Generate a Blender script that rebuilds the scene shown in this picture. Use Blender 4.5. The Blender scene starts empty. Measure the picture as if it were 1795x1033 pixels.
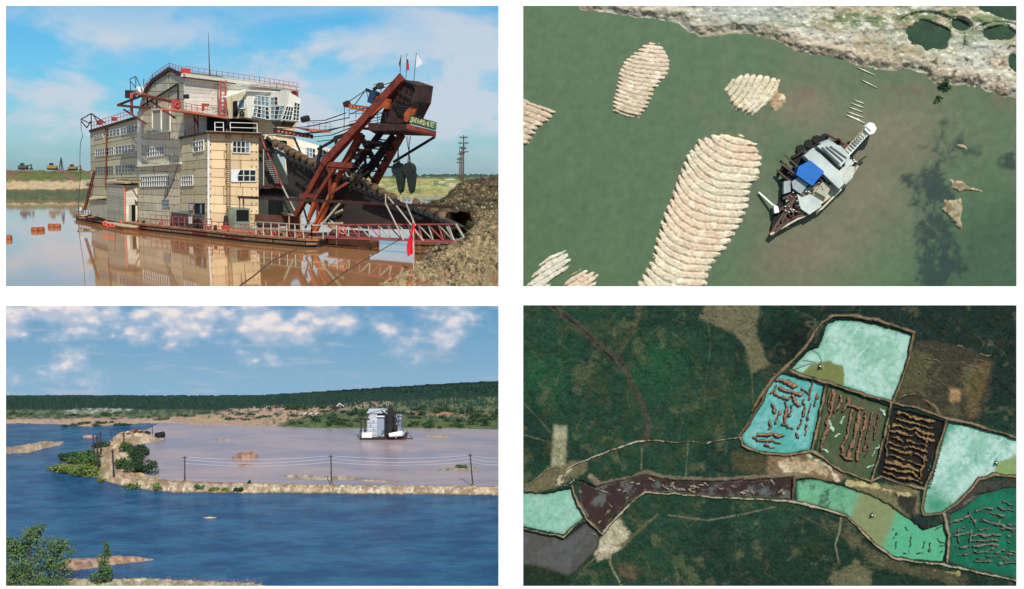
import bpy, math, random
import numpy as np
from mathutils import Vector, Matrix

# ------------------------------------------------------------------ camera, world, sun, exposure
SC = bpy.context.scene
COL = SC.collection
FPX = 2000.0
PITCH = math.atan(211.25 / FPX)
cam = bpy.data.cameras.new('camera')
cam.sensor_width = 36.0
cam.lens = 36.0 * FPX / 1795.0
cam.clip_start = 0.5
cam.clip_end = 9000
camo = bpy.data.objects.new('camera', cam)
camo.location = (0, 0, 11)
camo.rotation_euler = (math.pi / 2 - PITCH, 0, 0)
COL.objects.link(camo)
SC.camera = camo
SC.view_settings.view_transform = 'Standard'
SC.view_settings.look = 'None'
SC.view_settings.gamma = 1
SC.view_settings.exposure = 0.0
SC.view_settings.use_curve_mapping = False
SUN_EL = math.radians(45)
SUN_AZ = math.radians(18)          # to the right of straight behind the camera
sun_dir = Vector((math.sin(SUN_AZ) * math.cos(SUN_EL), -math.cos(SUN_AZ) * math.cos(SUN_EL), math.sin(SUN_EL)))
sl = bpy.data.lights.new('sun', 'SUN')
sl.energy = 4.8
sl.angle = math.radians(0.6)
sl.color = (1.0, 0.94, 0.86)
so = bpy.data.objects.new('sun', sl)
so.rotation_euler = sun_dir.to_track_quat('Z', 'Y').to_euler()
so.location = (30, -40, 60)
COL.objects.link(so)

world = bpy.data.worlds.new('World')
SC.world = world
world.use_nodes = True
wt = world.node_tree
wt.nodes.clear()


def N(nt, typ, **kw):
    n = nt.nodes.new(typ)
    for k, v in kw.items():
        setattr(n, k, v)
    return n


def mathn(nt, op, a, b=None, c=None, clamp=False):
    n = N(nt, 'ShaderNodeMath', operation=op)
    n.use_clamp = clamp
    for i, v in enumerate((a, b, c)):
        if v is None:
            continue
        if isinstance(v, (int, float)):
            n.inputs[i].default_value = v
        else:
            nt.links.new(v, n.inputs[i])
    return n.outputs[0]


def mixc(nt, fac, a, b, blend='MIX'):
    n = N(nt, 'ShaderNodeMix', data_type='RGBA', blend_type=blend)
    for sock, v in ((n.inputs[0], fac), (n.inputs[6], a), (n.inputs[7], b)):
        if isinstance(v, (int, float)):
            sock.default_value = v
        elif isinstance(v, (tuple, list)):
            sock.default_value = (v[0], v[1], v[2], 1)
        else:
            nt.links.new(v, sock)
    return n.outputs[2]


def noise(nt, vec, scale, detail=5, rough=0.55, dist=0.0):
    n = N(nt, 'ShaderNodeTexNoise')
    n.inputs['Scale'].default_value = scale
    n.inputs['Detail'].default_value = detail
    n.inputs['Roughness'].default_value = rough
    n.inputs['Distortion'].default_value = dist
    if vec is not None:
        nt.links.new(vec, n.inputs['Vector'])
    return n.outputs[0]


def mapping(nt, vec, scale=(1, 1, 1), loc=(0, 0, 0), rot=(0, 0, 0)):
    n = N(nt, 'ShaderNodeMapping')
    n.inputs['Scale'].default_value = scale
    n.inputs['Location'].default_value = loc
    n.inputs['Rotation'].default_value = rot
    nt.links.new(vec, n.inputs['Vector'])
    return n.outputs[0]


def ramp(nt, v, lo, hi):
    n = N(nt, 'ShaderNodeMapRange', interpolation_type='SMOOTHSTEP')
    n.inputs[1].default_value = lo
    n.inputs[2].default_value = hi
    nt.links.new(v, n.inputs[0])
    return n.outputs[0]


sky = N(wt, 'ShaderNodeTexSky', sky_type='NISHITA')
sky.sun_disc = False
sky.sun_elevation = SUN_EL
sky.sun_rotation = math.pi - SUN_AZ
sky.air_density = 1.0
sky.dust_density = 0.6
sky.ozone_density = 1.2
tc = N(wt, 'ShaderNodeTexCoord')
sep = N(wt, 'ShaderNodeSeparateXYZ')
wt.links.new(tc.outputs['Generated'], sep.inputs[0])
cv = mapping(wt, tc.outputs['Generated'], (9.0, 9.0, 19.0), (3.35, 0.4, 1.7))
c1 = noise(wt, cv, 1.0, 8, 0.56, 0.3)
c2 = noise(wt, mapping(wt, tc.outputs['Generated'], (4.0, 4.0, 16.0), (7.0, 2.0, 5.3)), 1.0, 6, 0.6, 0.7)
puff = ramp(wt, c1, 0.44, 0.62)
veil = ramp(wt, c2, 0.38, 0.66)
band = mathn(wt, 'MULTIPLY', ramp(wt, sep.outputs[2], 0.0, 0.05), ramp(wt, sep.outputs[2], 0.16, 0.09))
fac = mathn(wt, 'ADD', mathn(wt, 'MULTIPLY', mathn(wt, 'MULTIPLY', puff, mathn(wt, 'ADD', band, 0.15)), 0.9), mathn(wt, 'MULTIPLY', veil, 0.55), clamp=True)
hor = ramp(wt, sep.outputs[2], 0.17, -0.02)
tint = mixc(wt, 1.0, sky.outputs[0], mixc(wt, hor, (0.26, 0.84, 1.14), (0.46, 0.80, 1.12)), 'MULTIPLY')
skyc = mixc(wt, mathn(wt, 'MULTIPLY', fac, 0.9), tint, (6.2, 6.9, 7.8))
bg = N(wt, 'ShaderNodeBackground')
wt.links.new(skyc, bg.inputs[0])
bg.inputs[1].default_value = 0.095
wo = N(wt, 'ShaderNodeOutputWorld')
wt.links.new(bg.outputs[0], wo.inputs[0])

# ------------------------------------------------------------------ pixel rays of the survey photograph
CAM = np.array([0.0, 0.0, 11.0])
FV = np.array([0, math.cos(PITCH), -math.sin(PITCH)])
UV = np.array([0, math.sin(PITCH), math.cos(PITCH)])
XV = np.array([1.0, 0, 0])


def ray(px, py):
    px = np.asarray(px, float)
    py = np.asarray(py, float)
    u = (px - 897.5) / FPX
    v = (516.25 - py) / FPX
    return u[..., None] * XV + FV + v[..., None] * UV


def P(px, py, Y):
    """point seen at the pixel, on the vertical plane y = Y"""
    r = ray(px, py)
    t = np.asarray(Y, float) / r[..., 1]
    return CAM + r * t[..., None]


def G(px, py, z=0.0):
    """point seen at the pixel, on the level z"""
    r = ray(px, py)
    t = (np.asarray(z, float) - 11.0) / r[..., 2]
    return CAM + r * t[..., None]


def D(px, py, d):
    """point seen at the pixel, at camera depth d"""
    r = ray(px, py)
    return CAM + r * np.asarray(d, float)[..., None]


class Plane:
    def __init__(s, p, n):
        s.p = np.array(p, float)
        n = np.array(n, float)
        n /= np.linalg.norm(n)
        if np.dot(n, CAM - s.p) < 0:
            n = -n
        s.n = n

    def hit(s, px, py, off=0.0):
        r = ray(px, py)
        o = s.p + s.n * off
        t = np.dot(o - CAM, s.n) / (r @ s.n)
        return CAM + r * np.asarray(t)[..., None]

    def shift(s, off):
        return Plane(s.p + s.n * off, s.n)


def vplane(a, b):
    d = np.array(b) - np.array(a)
    return Plane(a, (-d[1], d[0], 0))


def plane3(a, b, c):
    a, b, c = np.array(a), np.array(b), np.array(c)
    return Plane(a, np.cross(b - a, c - a))


def lin(c):
    out = []
    for v in c:
        v = v / 255.0
        out.append(v / 12.92 if v <= 0.04045 else ((v + 0.055) / 1.055) ** 2.4)
    return tuple(out)


def linA(c):
    c = np.asarray(c, float) / 255.0
    return np.where(c <= 0.04045, c / 12.92, ((c + 0.055) / 1.055) ** 2.4)


# ------------------------------------------------------------------ noise in numpy
def vnoise(x, y, seed=0):
    xi = np.floor(x).astype(np.int64)
    yi = np.floor(y).astype(np.int64)
    xf = x - xi
    yf = y - yi
    xf = xf * xf * (3 - 2 * xf)
    yf = yf * yf * (3 - 2 * yf)

    def h(a, b):
        n = (a * 374761393 + b * 668265263 + seed * 1442695041) & 0x7fffffff
        n = ((n ^ (n >> 13)) * 1274126177) & 0x7fffffff
        return ((n ^ (n >> 16)) & 0xffff) / 65535.0
    return (h(xi, yi) * (1 - xf) + h(xi + 1, yi) * xf) * (1 - yf) + (h(xi, yi + 1) * (1 - xf) + h(xi + 1, yi + 1) * xf) * yf


def fbm(x, y, s=10.0, seed=0, oct=4, g=0.5):
    v = np.zeros_like(x, float)
    a = 1.0
    t = 0
    f = 1.0 / s
    for i in range(oct):
        v += a * vnoise(x * f + 13.7 * i, y * f + 7.1 * i, seed + i)
        t += a
        a *= g
        f *= 2.03
    return v / t


def smooth(x, a=0.0, b=1.0):
    t = np.clip((x - a) / (b - a), 0, 1)
    return t * t * (3 - 2 * t)


def sdpoly(X, Y, poly):
    """signed distance in pixels, positive inside"""
    p = np.array(poly, float)
    d = np.full(X.shape, 1e9)
    inside = np.zeros(X.shape, bool)
    n = len(p)
    for i in range(n):
        x0, y0 = p[i]
        x1, y1 = p[(i + 1) % n]
        ex, ey = x1 - x0, y1 - y0
        L = ex * ex + ey * ey + 1e-9
        t = np.clip(((X - x0) * ex + (Y - y0) * ey) / L, 0, 1)
        d = np.minimum(d, np.hypot(X - x0 - t * ex, Y - y0 - t * ey))
        c = ((y0 > Y) != (y1 > Y)) & (X < (x1 - x0) * (Y - y0) / (y1 - y0 + 1e-12) + x0)
        inside ^= c
    return np.where(inside, d, -d)


def dline(X, Y, pts):
    p = np.array(pts, float)
    d = np.full(X.shape, 1e9)
    for i in range(len(p) - 1):
        x0, y0 = p[i]
        x1, y1 = p[i + 1]
        ex, ey = x1 - x0, y1 - y0
        L = ex * ex + ey * ey + 1e-9
        t = np.clip(((X - x0) * ex + (Y - y0) * ey) / L, 0, 1)
        d = np.minimum(d, np.hypot(X - x0 - t * ex, Y - y0 - t * ey))
    return d


# ------------------------------------------------------------------ materials
MATS = {}


def mat(name, col, rough=0.7, var=0.25, nscale=1.0, bump=0.0, metal=0.0, col2=None, vary=(1, 1, 1), emit=None, spec=0.4):
    if name in MATS:
        return MATS[name]
    m = bpy.data.materials.new(name)
    m.use_nodes = True
    nt = m.node_tree
    b = nt.nodes['Principled BSDF']
    t = N(nt, 'ShaderNodeTexCoord')
    v = mapping(nt, t.outputs['Object'], vary)
    c = lin(col)
    n1 = noise(nt, v, nscale, 6, 0.62)
    n1s = ramp(nt, n1, 0.3, 0.7)
    d = lin(col2) if col2 else tuple(x * (1 - var) for x in c)
    li = c if col2 else tuple(min(1, x * (1 + var * 0.4)) for x in c)
    cc = mixc(nt, n1s, d, li)
    nt.links.new(cc, b.inputs['Base Color'])
    b.inputs['Roughness'].default_value = rough
    b.inputs['Metallic'].default_value = metal
    b.inputs['Specular IOR Level'].default_value = spec
    if bump:
        bn = N(nt, 'ShaderNodeBump')
        bn.inputs['Strength'].default_value = bump
        bn.inputs['Distance'].default_value = 0.1
        nt.links.new(noise(nt, v, nscale * 5, 4), bn.inputs['Height'])
        nt.links.new(bn.outputs[0], b.inputs['Normal'])
    if emit:
        b.inputs['Emission Strength'].default_value = emit
    MATS[name] = m
    return m


def vmat(name, rough=0.9, nscale=2.0, amt=0.3, bump=0.3, bdist=0.05, spec=0.2, wave=None, gain=1.0):
    """material that takes its colour from the 'Col' attribute and adds grain"""
    if name in MATS:
        return MATS[name]
    m = bpy.data.materials.new(name)
    m.use_nodes = True
    nt = m.node_tree
    b = nt.nodes['Principled BSDF']
    a = N(nt, 'ShaderNodeAttribute', attribute_name='Col')
    t = N(nt, 'ShaderNodeTexCoord')
    n1 = noise(nt, t.outputs['Object'], nscale, 6, 0.65)
    f = N(nt, 'ShaderNodeMapRange')
    f.inputs[1].default_value = 0.3
    f.inputs[2].default_value = 0.7
    f.inputs[3].default_value = (1 - amt) * gain
    f.inputs[4].default_value = (1 + amt) * gain
    nt.links.new(n1, f.inputs[0])
    cc = N(nt, 'ShaderNodeVectorMath', operation='SCALE')
    nt.links.new(a.outputs['Color'], cc.inputs[0])
    nt.links.new(f.outputs[0], cc.inputs['Scale'])
    nt.links.new(cc.outputs[0], b.inputs['Base Color'])
    b.inputs['Roughness'].default_value = rough
    b.inputs['Specular IOR Level'].default_value = spec
    if bump:
        bn = N(nt, 'ShaderNodeBump')
        bn.inputs['Strength'].default_value = bump
        bn.inputs['Distance'].default_value = bdist
        vec = t.outputs['Object'] if wave is None else mapping(nt, t.outputs['Object'], wave)
        nt.links.new(noise(nt, vec, nscale * 2.5, 4), bn.inputs['Height'])
        nt.links.new(bn.outputs[0], b.inputs['Normal'])
    MATS[name] = m
    return m


def streaked(name, col, dirt=(96, 84, 66), amount=0.55):
    """painted sheet metal with rain streaks and rust stains"""
    if name in MATS:
        return MATS[name]
    m = bpy.data.materials.new(name)
    m.use_nodes = True
    nt = m.node_tree
    b = nt.nodes['Principled BSDF']
    t = N(nt, 'ShaderNodeTexCoord')
    s1 = ramp(nt, noise(nt, mapping(nt, t.outputs['Object'], (1.6, 1.6, 0.12)), 1.0, 5, 0.65), 0.50, 0.74)
    s2 = ramp(nt, noise(nt, t.outputs['Object'], 0.35, 6, 0.6), 0.42, 0.75)
    s3 = ramp(nt, noise(nt, mapping(nt, t.outputs['Object'], (3, 3, 0.4)), 1.3, 5, 0.7), 0.62, 0.78)
    c = lin(col)
    cc = mixc(nt, mathn(nt, 'MULTIPLY', s1, amount), c, lin(dirt))
    cc = mixc(nt, mathn(nt, 'MULTIPLY', s2, amount * 0.5), cc, tuple(x * 0.62 for x in c))
    cc = mixc(nt, mathn(nt, 'MULTIPLY', s3, amount), cc, lin((120, 78, 52)))
    oi = N(nt, 'ShaderNodeObjectInfo')
    rr = N(nt, 'ShaderNodeMapRange')
    rr.inputs[3].default_value = 0.76
    rr.inputs[4].default_value = 1.08
    nt.links.new(oi.outputs['Random'], rr.inputs[0])
    sc = N(nt, 'ShaderNodeVectorMath', operation='SCALE')
    nt.links.new(cc, sc.inputs[0])
    nt.links.new(rr.outputs[0], sc.inputs['Scale'])
    nt.links.new(sc.outputs[0], b.inputs['Base Color'])
    b.inputs['Roughness'].default_value = 0.62
    MATS[name] = m
    return m


def water_mat(name, col, rough, wscale, strength, dist, vec=(1, 1, 1), col2=None, spec=0.5, wscale2=None):
    m = bpy.data.materials.new(name)
    m.use_nodes = True
    nt = m.node_tree
    b = nt.nodes['Principled BSDF']
    t = N(nt, 'ShaderNodeTexCoord')
    v = mapping(nt, t.outputs['Object'], vec)
    if col2:
        f = ramp(nt, noise(nt, v, wscale * 0.12, 9, 0.75), 0.38, 0.62)
        cc = mixc(nt, f, lin(col), lin(col2))
        nt.links.new(cc, b.inputs['Base Color'])
    else:
        b.inputs['Base Color'].default_value = (*lin(col), 1)
    b.inputs['Roughness'].default_value = rough
    b.inputs['IOR'].default_value = 1.33
    b.inputs['Specular IOR Level'].default_value = spec
    bn = N(nt, 'ShaderNodeBump')
    bn.inputs['Strength'].default_value = strength
    bn.inputs['Distance'].default_value = dist
    h = noise(nt, v, wscale, 5, 0.6, 0.2)
    if wscale2:
        h = mathn(nt, 'ADD', h, mathn(nt, 'MULTIPLY', noise(nt, v, wscale2, 3), 1.6))
    nt.links.new(h, bn.inputs['Height'])
    nt.links.new(bn.outputs[0], b.inputs['Normal'])
    MATS[name] = m
    return m


# ------------------------------------------------------------------ object helpers
def tag(o, label=None, cat=None, group=None, kind=None):
    if label:
        o['label'] = label
    if cat:
        o['category'] = cat
    if group:
        o['group'] = group
    if kind:
        o['kind'] = kind
    return o


def thing(name, label, cat, loc, group=None):
    o = bpy.data.objects.new(name, None)
    o.location = tuple(float(v) for v in loc)
    o.empty_display_size = 0.3
    COL.objects.link(o)
    return tag(o, label, cat, group)


def wloc(o):
    v = np.zeros(3)
    while o is not None:
        v += np.array(o.location)
        o = o.parent
    return v


def link_mesh(name, me, m, parent=None, origin=None):
    o = bpy.data.objects.new(name, me)
    if m is not None:
        me.materials.append(m)
    COL.objects.link(o)
    if parent is not None:
        o.parent = parent
    elif origin is not None:
        o.location = tuple(origin)
    return o


class MB:
    def __init__(s):
        s.v = []
        s.f = []

    def add(s, vs, fs):
        k = len(s.v)
        s.v.extend([tuple(float(c) for c in p) for p in vs])
        s.f.extend([tuple(i + k for i in f) for f in fs])
        return s

    def prism(s, pts, vec):
        pts = [np.array(p, float) for p in pts]
        vec = np.array(vec, float)
        n = len(pts)
        vs = pts + [p + vec for p in pts]
        fs = [tuple(range(n)), tuple(range(2 * n - 1, n - 1, -1))]
        fs += [(i, i + n, (i + 1) % n + n, (i + 1) % n) for i in range(n)]
        return s.add(vs, fs)

    def bar(s, a, b, w, h=None, up=(0, 0, 1)):
        a = np.array(a, float)
        b = np.array(b, float)
        h = h or w
        d = b - a
        L = np.linalg.norm(d)
        if L < 1e-6:
            return s
        d /= L
        u = np.array(up, float)
        if abs(np.dot(u, d)) > 0.95:
            u = np.array((0, 1.0, 0))
        x = np.cross(d, u)
        x /= np.linalg.norm(x)
        z = np.cross(x, d)
        x = x * w / 2
        z = z * h / 2
        vs = [a - x - z, a + x - z, a + x + z, a - x + z, b - x - z, b + x - z, b + x + z, b - x + z]
        return s.add(vs, [(0, 1, 2, 3), (7, 6, 5, 4), (0, 4, 5, 1), (1, 5, 6, 2), (2, 6, 7, 3), (3, 7, 4, 0)])

    def tube(s, a, b, r, r2=None, n=8):
        a = np.array(a, float)
        b = np.array(b, float)
        r2 = r if r2 is None else r2
        d = b - a
        d /= (np.linalg.norm(d) + 1e-9)
        u = np.array((0, 0, 1.0)) if abs(d[2]) < 0.9 else np.array((1.0, 0, 0))
        x = np.cross(d, u)
        x /= np.linalg.norm(x)
        y = np.cross(d, x)
        vs = []
        for c, rr in ((a, r), (b, r2)):
            for i in range(n):
                t = 2 * math.pi * i / n
                vs.append(c + rr * (math.cos(t) * x + math.sin(t) * y))
        fs = [tuple(range(n)), tuple(range(2 * n - 1, n - 1, -1))]
        fs += [(i, i + n, (i + 1) % n + n, (i + 1) % n) for i in range(n)]
        return s.add(vs, fs)

    def path(s, pts, w):
        for a, b in zip(pts[:-1], pts[1:]):
            s.bar(a, b, w)
        return s

    def torus(s, c, nrm, R, r, n=14, k=6):
        nrm = np.array(nrm, float)
        nrm /= np.linalg.norm(nrm)
        u = np.array((0, 0, 1.0)) if abs(nrm[2]) < 0.9 else np.array((1.0, 0, 0))
        x = np.cross(nrm, u)
        x /= np.linalg.norm(x)
        y = np.cross(nrm, x)
        vs, fs = [], []
        for i in range(n):
            t = 2 * math.pi * i / n
            rad = math.cos(t) * x + math.sin(t) * y
            for j in range(k):
                q = 2 * math.pi * j / k
                vs.append(np.array(c) + rad * (R + r * math.cos(q)) + nrm * r * math.sin(q))
        for i in range(n):
            for j in range(k):
                a = i * k + j
                b = i * k + (j + 1) % k
                c2 = ((i + 1) % n) * k + (j + 1) % k
                d = ((i + 1) % n) * k + j
                fs.append((a, d, c2, b))
        return s.add(vs, fs)

    def build(s, name, m, parent=None, smooth=False, origin=None, **props):
        if parent is not None:
            o0 = wloc(parent)
        elif origin is not None:
            o0 = np.array(origin, float)
        elif s.v:
            a = np.array(s.v)
            o0 = np.array([(a[:, 0].min() + a[:, 0].max()) / 2, (a[:, 1].min() + a[:, 1].max()) / 2, a[:, 2].min()])
        else:
            o0 = np.zeros(3)
        me = bpy.data.meshes.new(name)
        me.from_pydata([tuple(np.array(p) - o0) for p in s.v], [], s.f)
        me.update()
        fix_normals(me)
        if smooth:
            me.polygons.foreach_set('use_smooth', [True] * len(me.polygons))
        o = link_mesh(name, me, m, parent, None if parent is not None else o0)
        for k, v in props.items():
            o[k] = v
        return o


import bmesh


def fix_normals(me):
    if len(me.polygons) > 4000:
        return
    bm = bmesh.new()
    bm.from_mesh(me)
    bmesh.ops.recalc_face_normals(bm, faces=bm.faces)
    bm.to_mesh(me)
    bm.free()


def arrays_mesh(name, V, Q, cols=None, smooth=True):
    me = bpy.data.meshes.new(name)
    V = np.ascontiguousarray(V, np.float32)
    Q = np.ascontiguousarray(Q, np.int32)
    me.vertices.add(len(V))
    me.vertices.foreach_set('co', V.ravel())
    k = Q.shape[1]
    me.loops.add(Q.size)
    me.loops.foreach_set('vertex_index', Q.ravel())
    me.polygons.add(len(Q))
    me.polygons.foreach_set('loop_start', np.arange(0, Q.size, k, dtype=np.int32))
    me.polygons.foreach_set('use_smooth', np.full(len(Q), smooth))
    me.update(calc_edges=True)
    if cols is not None:
        at = me.color_attributes.new('Col', 'FLOAT_COLOR', 'POINT')
        c = np.ones((len(V), 4), np.float32)
        c[:, :3] = cols
        at.data.foreach_set('color', c.ravel())
    return me


def sub_mesh(name, V, Q, cols, keep, m, parent=None, origin=None, flip=True):
    q = Q[keep]
    if len(q) == 0:
        return None
    if flip:
        q = q[:, ::-1]
    used, inv = np.unique(q, return_inverse=True)
    o0 = wloc(parent) if parent is not None else (np.array(origin) if origin is not None else V[used].mean(0))
    me = arrays_mesh(name, V[used] - o0, inv.reshape(q.shape), None if cols is None else cols[used])
    return link_mesh(name, me, m, parent, None if parent is not None else o0)


def grid(bbox, step):
    x0, y0, x1, y1 = bbox
    nx = max(2, int(round((x1 - x0) / step)) + 1)
    ny = max(2, int(round((y1 - y0) / step)) + 1)
    X, Y = np.meshgrid(np.linspace(x0, x1, nx), np.linspace(y0, y1, ny))
    idx = np.arange(nx * ny).reshape(ny, nx)
    Q = np.stack([idx[:-1, :-1], idx[:-1, 1:], idx[1:, 1:], idx[1:, :-1]], -1).reshape(-1, 4)
    return X, Y, Q


def patch(name, sdf, bbox, step, mapf, hf, cf, m, cut=2.0, parent=None, origin=None):
    """terrain: sdf(X,Y) pixels inside, mapf(X,Y,h) -> points, hf(X,Y,sd) -> height, cf(X,Y,sd,h) -> linear colour"""
    X, Y, Q = grid(bbox, step)
    sd = sdf(X, Y) if sdf is not None else np.full(X.shape, 99.0)
    h = hf(X, Y, sd)
    V = mapf(X, Y, h).reshape(-1, 3)
    c = cf(X, Y, sd, h).reshape(-1, 3)
    s = sd.ravel()
    keep = s[Q].max(1) > -cut
    return sub_mesh(name, V, Q, c, keep, m, parent, origin)


def cmix(a, b, t):
    a = np.asarray(a, float)
    b = np.asarray(b, float)
    return a + (b - a) * t[..., None]


def bb(poly, pad=8):
    p = np.array(poly, float)
    return (p[:, 0].min() - pad, p[:, 1].min() - pad, p[:, 0].max() + pad, p[:, 1].max() + pad)


def polys(poly, jag=0.0, js=9.0, seed=1):
    def f(X, Y):
        d = sdpoly(X, Y, poly)
        if jag:
            d = d + (fbm(X, Y, js, seed, 4) - 0.5) * 2 * jag
        return d
    return f


def copy_tree(root, loc, label=None, group=None):
    r = root.copy()
    COL.objects.link(r)
    r.location = tuple(float(v) for v in loc)
    if label:
        r['label'] = label
    if group:
        r['group'] = group
    for ch in list(root.children):
        c = ch.copy()
        COL.objects.link(c)
        c.parent = r
        for g in list(ch.children):
            d = g.copy()
            COL.objects.link(d)
            d.parent = c
    return r
# ================================================================== PALETTE
cream = streaked('cream_sheet', (244, 216, 170), (160, 134, 100), 0.35)
white_sheet = streaked('white_sheet', (236, 231, 214), (150, 135, 110), 0.35)
dimmed_sheet = streaked('dimmed_sheet', (196, 188, 150), (128, 112, 90), 0.5)  # duller cream for left-facing walls: their shade is put into the colour
pale_sheet = streaked('pale_sheet', (212, 204, 172), (120, 98, 70), 0.7)
board_grey = streaked('board_grey', (176, 176, 156), (100, 88, 70), 0.5)
rust = mat('rust_red', (122, 52, 38), 0.75, 0.45, 0.9)
rust_or = mat('rust_orange', (176, 84, 44), 0.8, 0.4, 0.9)
rust_dk = mat('rust_dark', (66, 42, 36), 0.8, 0.4, 0.8)
salmon = mat('salmon_paint', (214, 120, 92), 0.7, 0.3, 0.8)
red = mat('red_paint', (214, 62, 48), 0.6, 0.2, 0.8)
pink = mat('pink_paint', (176, 84, 84), 0.7, 0.3, 0.8)
steel = mat('dark_steel', (34, 33, 34), 0.7, 0.4, 1.0)
plate = mat('dark_plate', (62, 52, 42), 0.8, 0.4, 0.35, col2=(40, 36, 32))
olive = mat('olive_plate', (66, 72, 62), 0.8, 0.3, 0.4)
glass = mat('window_glass', (36, 46, 50), 0.12, 0.5, 0.5, spec=0.6)
glass_l = mat('window_glass_light', (120, 150, 165), 0.15, 0.4, 0.9, spec=0.6)
black = mat('black_opening', (10, 11, 12), 0.9, 0.3, 1.0)
wframe = mat('white_window_frame', (226, 226, 218), 0.6, 0.15, 1.0)
wire = mat('wire', (58, 56, 56), 0.6, 0.1, 1.0)
wood = mat('weathered_wood', (130, 104, 78), 0.9, 0.4, 0.9)
timber = mat('pale_timber', (188, 168, 134), 0.9, 0.35, 1.2)
bucket_m = mat('bucket_steel', (138, 112, 84), 0.65, 0.4, 0.8)
rubber = mat('rubber', (26, 26, 28), 0.8, 0.2, 1.0)
conc = mat('painted_white', (232, 230, 224), 0.6, 0.1, 0.6)
pulley = mat('pulley_green', (36, 46, 42), 0.55, 0.3, 0.8)
yellow = mat('machine_yellow', (170, 124, 44), 0.6, 0.2, 0.8)
navy = mat('navy_sign', (32, 62, 92), 0.6, 0.1, 1.0)
green_sign = mat('green_sign', (26, 66, 62), 0.6, 0.2, 2.0)
letters = mat('yellow_letters', (236, 226, 140), 0.6, 0.1, 2.0)
redflag = mat('red_cloth', (222, 34, 62), 0.8, 0.2, 2.0)
whitecloth = mat('white_cloth', (236, 238, 240), 0.8, 0.1, 2.0)
darkcloth = mat('dark_green_cloth', (38, 66, 62), 0.8, 0.2, 2.0)
bluecloth = mat('blue_cloth', (44, 66, 120), 0.8, 0.2, 2.0)

# ================================================================== THE DISPLAY WALL (white divider with four openings)
wall_m = mat('white_wall_paint', (250, 250, 250), 0.9, 0.02, 0.2, spec=0.1)
LW = 30.0
frame = thing('display_wall', 'white painted divider wall with four large rectangular openings', 'wall', D(896, 1060, LW))


def wall_piece(name, x0, y0, x1, y1):
    pts = [D(x0, y0, LW), D(x1, y0, LW), D(x1, y1, LW), D(x0, y1, LW)]
    MB().prism(pts, FV * 0.02).build(name, wall_m, frame)


wall_piece('top_rail', -500, -22, 2300, 10)
wall_piece('bottom_rail', -500, 1027.5, 2300, 1300)
wall_piece('side_stile', -500, 10, 10, 1027.5)
wall_piece('side_stile', 1782, 10, 2300, 1027.5)
wall_piece('centre_stile', 874, 10, 917, 1027.5)
wall_piece('middle_rail', 10, 502, 874, 536)
wall_piece('middle_rail', 917, 502, 1782, 535)

# ================================================================== UPPER LEFT: muddy pond with the great dredge
pond_m = water_mat('muddy_pond_water', (178, 126, 82), 0.035, 0.35, 0.10, 0.02, (1, 0.55, 1), (172, 120, 76), 0.32)
m = MB()
xs = [G(-60, 515)[0], G(905, 515)[0]]
y0 = G(0, 514)[1]
# the sheet keeps inside the sight lines between the two columns of openings
a0, a1 = P(-80, 514, y0), P(903, 514, y0)
b0, b1 = P(-80, 330, 1400), P(903, 330, 1400)
m.add([(a0[0], y0, 0), (a1[0], y0, 0), (b1[0], 1400, 0), (b0[0], 1400, 0)], [(0, 1, 2, 3)])
pw = m.build('pond_water', pond_m)
tag(pw, 'brown muddy pond water mirroring the large dredge', kind='structure')
m = MB()
m.add([(a0[0], y0 + 1, -3), (a1[0], y0 + 1, -3), (b1[0], 2500, -3), (b0[0], 2500, -3)], [(0, 1, 2, 3)])
tag(m.build('ground', mat('deep_ground', (110, 90, 66))), 'brown earth bed under the muddy pond', kind='structure')

earth = vmat('earth_cover', 0.95, 0.9, 0.5, 0.9, 0.35)
earth_far = vmat('earth_far', 0.95, 0.15, 0.35, 0.4, 0.4)


# far left bank
def Yfar(X, Y):
    return 470 + (348 - Y) * 6.5


def m_far(X, Y, h):
    p = P(X, Y, Yfar(X, Y))
    p[..., 2] += h
    return p


def c_far(X, Y, sd, h):
    n = fbm(X, Y * 2.2, 16, 5)
    n2 = fbm(X, Y * 3, 6, 9)
    grass = linA((96, 104, 52))
    tan = linA((188, 162, 122))
    brown = linA((118, 92, 66))
    c = cmix(brown, grass, smooth(n, 0.42, 0.56))
    c = cmix(c, tan, smooth(Y + 7 * n2, 318, 324) * smooth(-Y, -334, -329))
    c = cmix(c, linA((84, 90, 60)), smooth(Y + 4 * n2, 332, 338))
    return c * (0.75 + 0.5 * n2)[..., None]


far_poly = [(-60, 299), (60, 298), (130, 299), (190, 300), (230, 301), (230, 341), (160, 346), (100, 343), (40, 345), (-60, 342)]
o = patch('far_bank', polys(far_poly, 1.5, 12, 3), (-60, 290, 232, 352), 1.6, m_far,
          lambda X, Y, sd: (fbm(X, Y, 8, 2) - 0.5) * 2.2 - 3.0 * smooth(-sd, 0, 3), c_far, earth_far, 2.5)
tag(o, 'grassy brown bank across the pond at far left', kind='structure')


# far right fields behind the gantry
def m_field(X, Y, h):
    p = P(X, Y, 236 + np.clip(400 - Y, 0, 200) ** 1.28 * 2.2)
    p[..., 2] += h
    return p


def c_field(X, Y, sd, h):
    n = fbm(X, Y * 2.0, 26, 15)
    n2 = fbm(X, Y * 2.5, 7, 19)
    c = cmix(linA((118, 124, 62)), linA((170, 158, 96)), smooth(n, 0.35, 0.62))
    c = cmix(c, linA((90, 108, 50)), smooth(n2, 0.45, 0.7) * 0.8)
    c = cmix(c, linA((196, 186, 150)), smooth(fbm(X, Y * 4, 18, 33), 0.58, 0.68) * smooth(-Y, -335, -318))
    c = cmix(c, linA((70, 84, 60)), smooth(-Y, -314, -310))
    return c * (0.72 + 0.5 * n2)[..., None]


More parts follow.
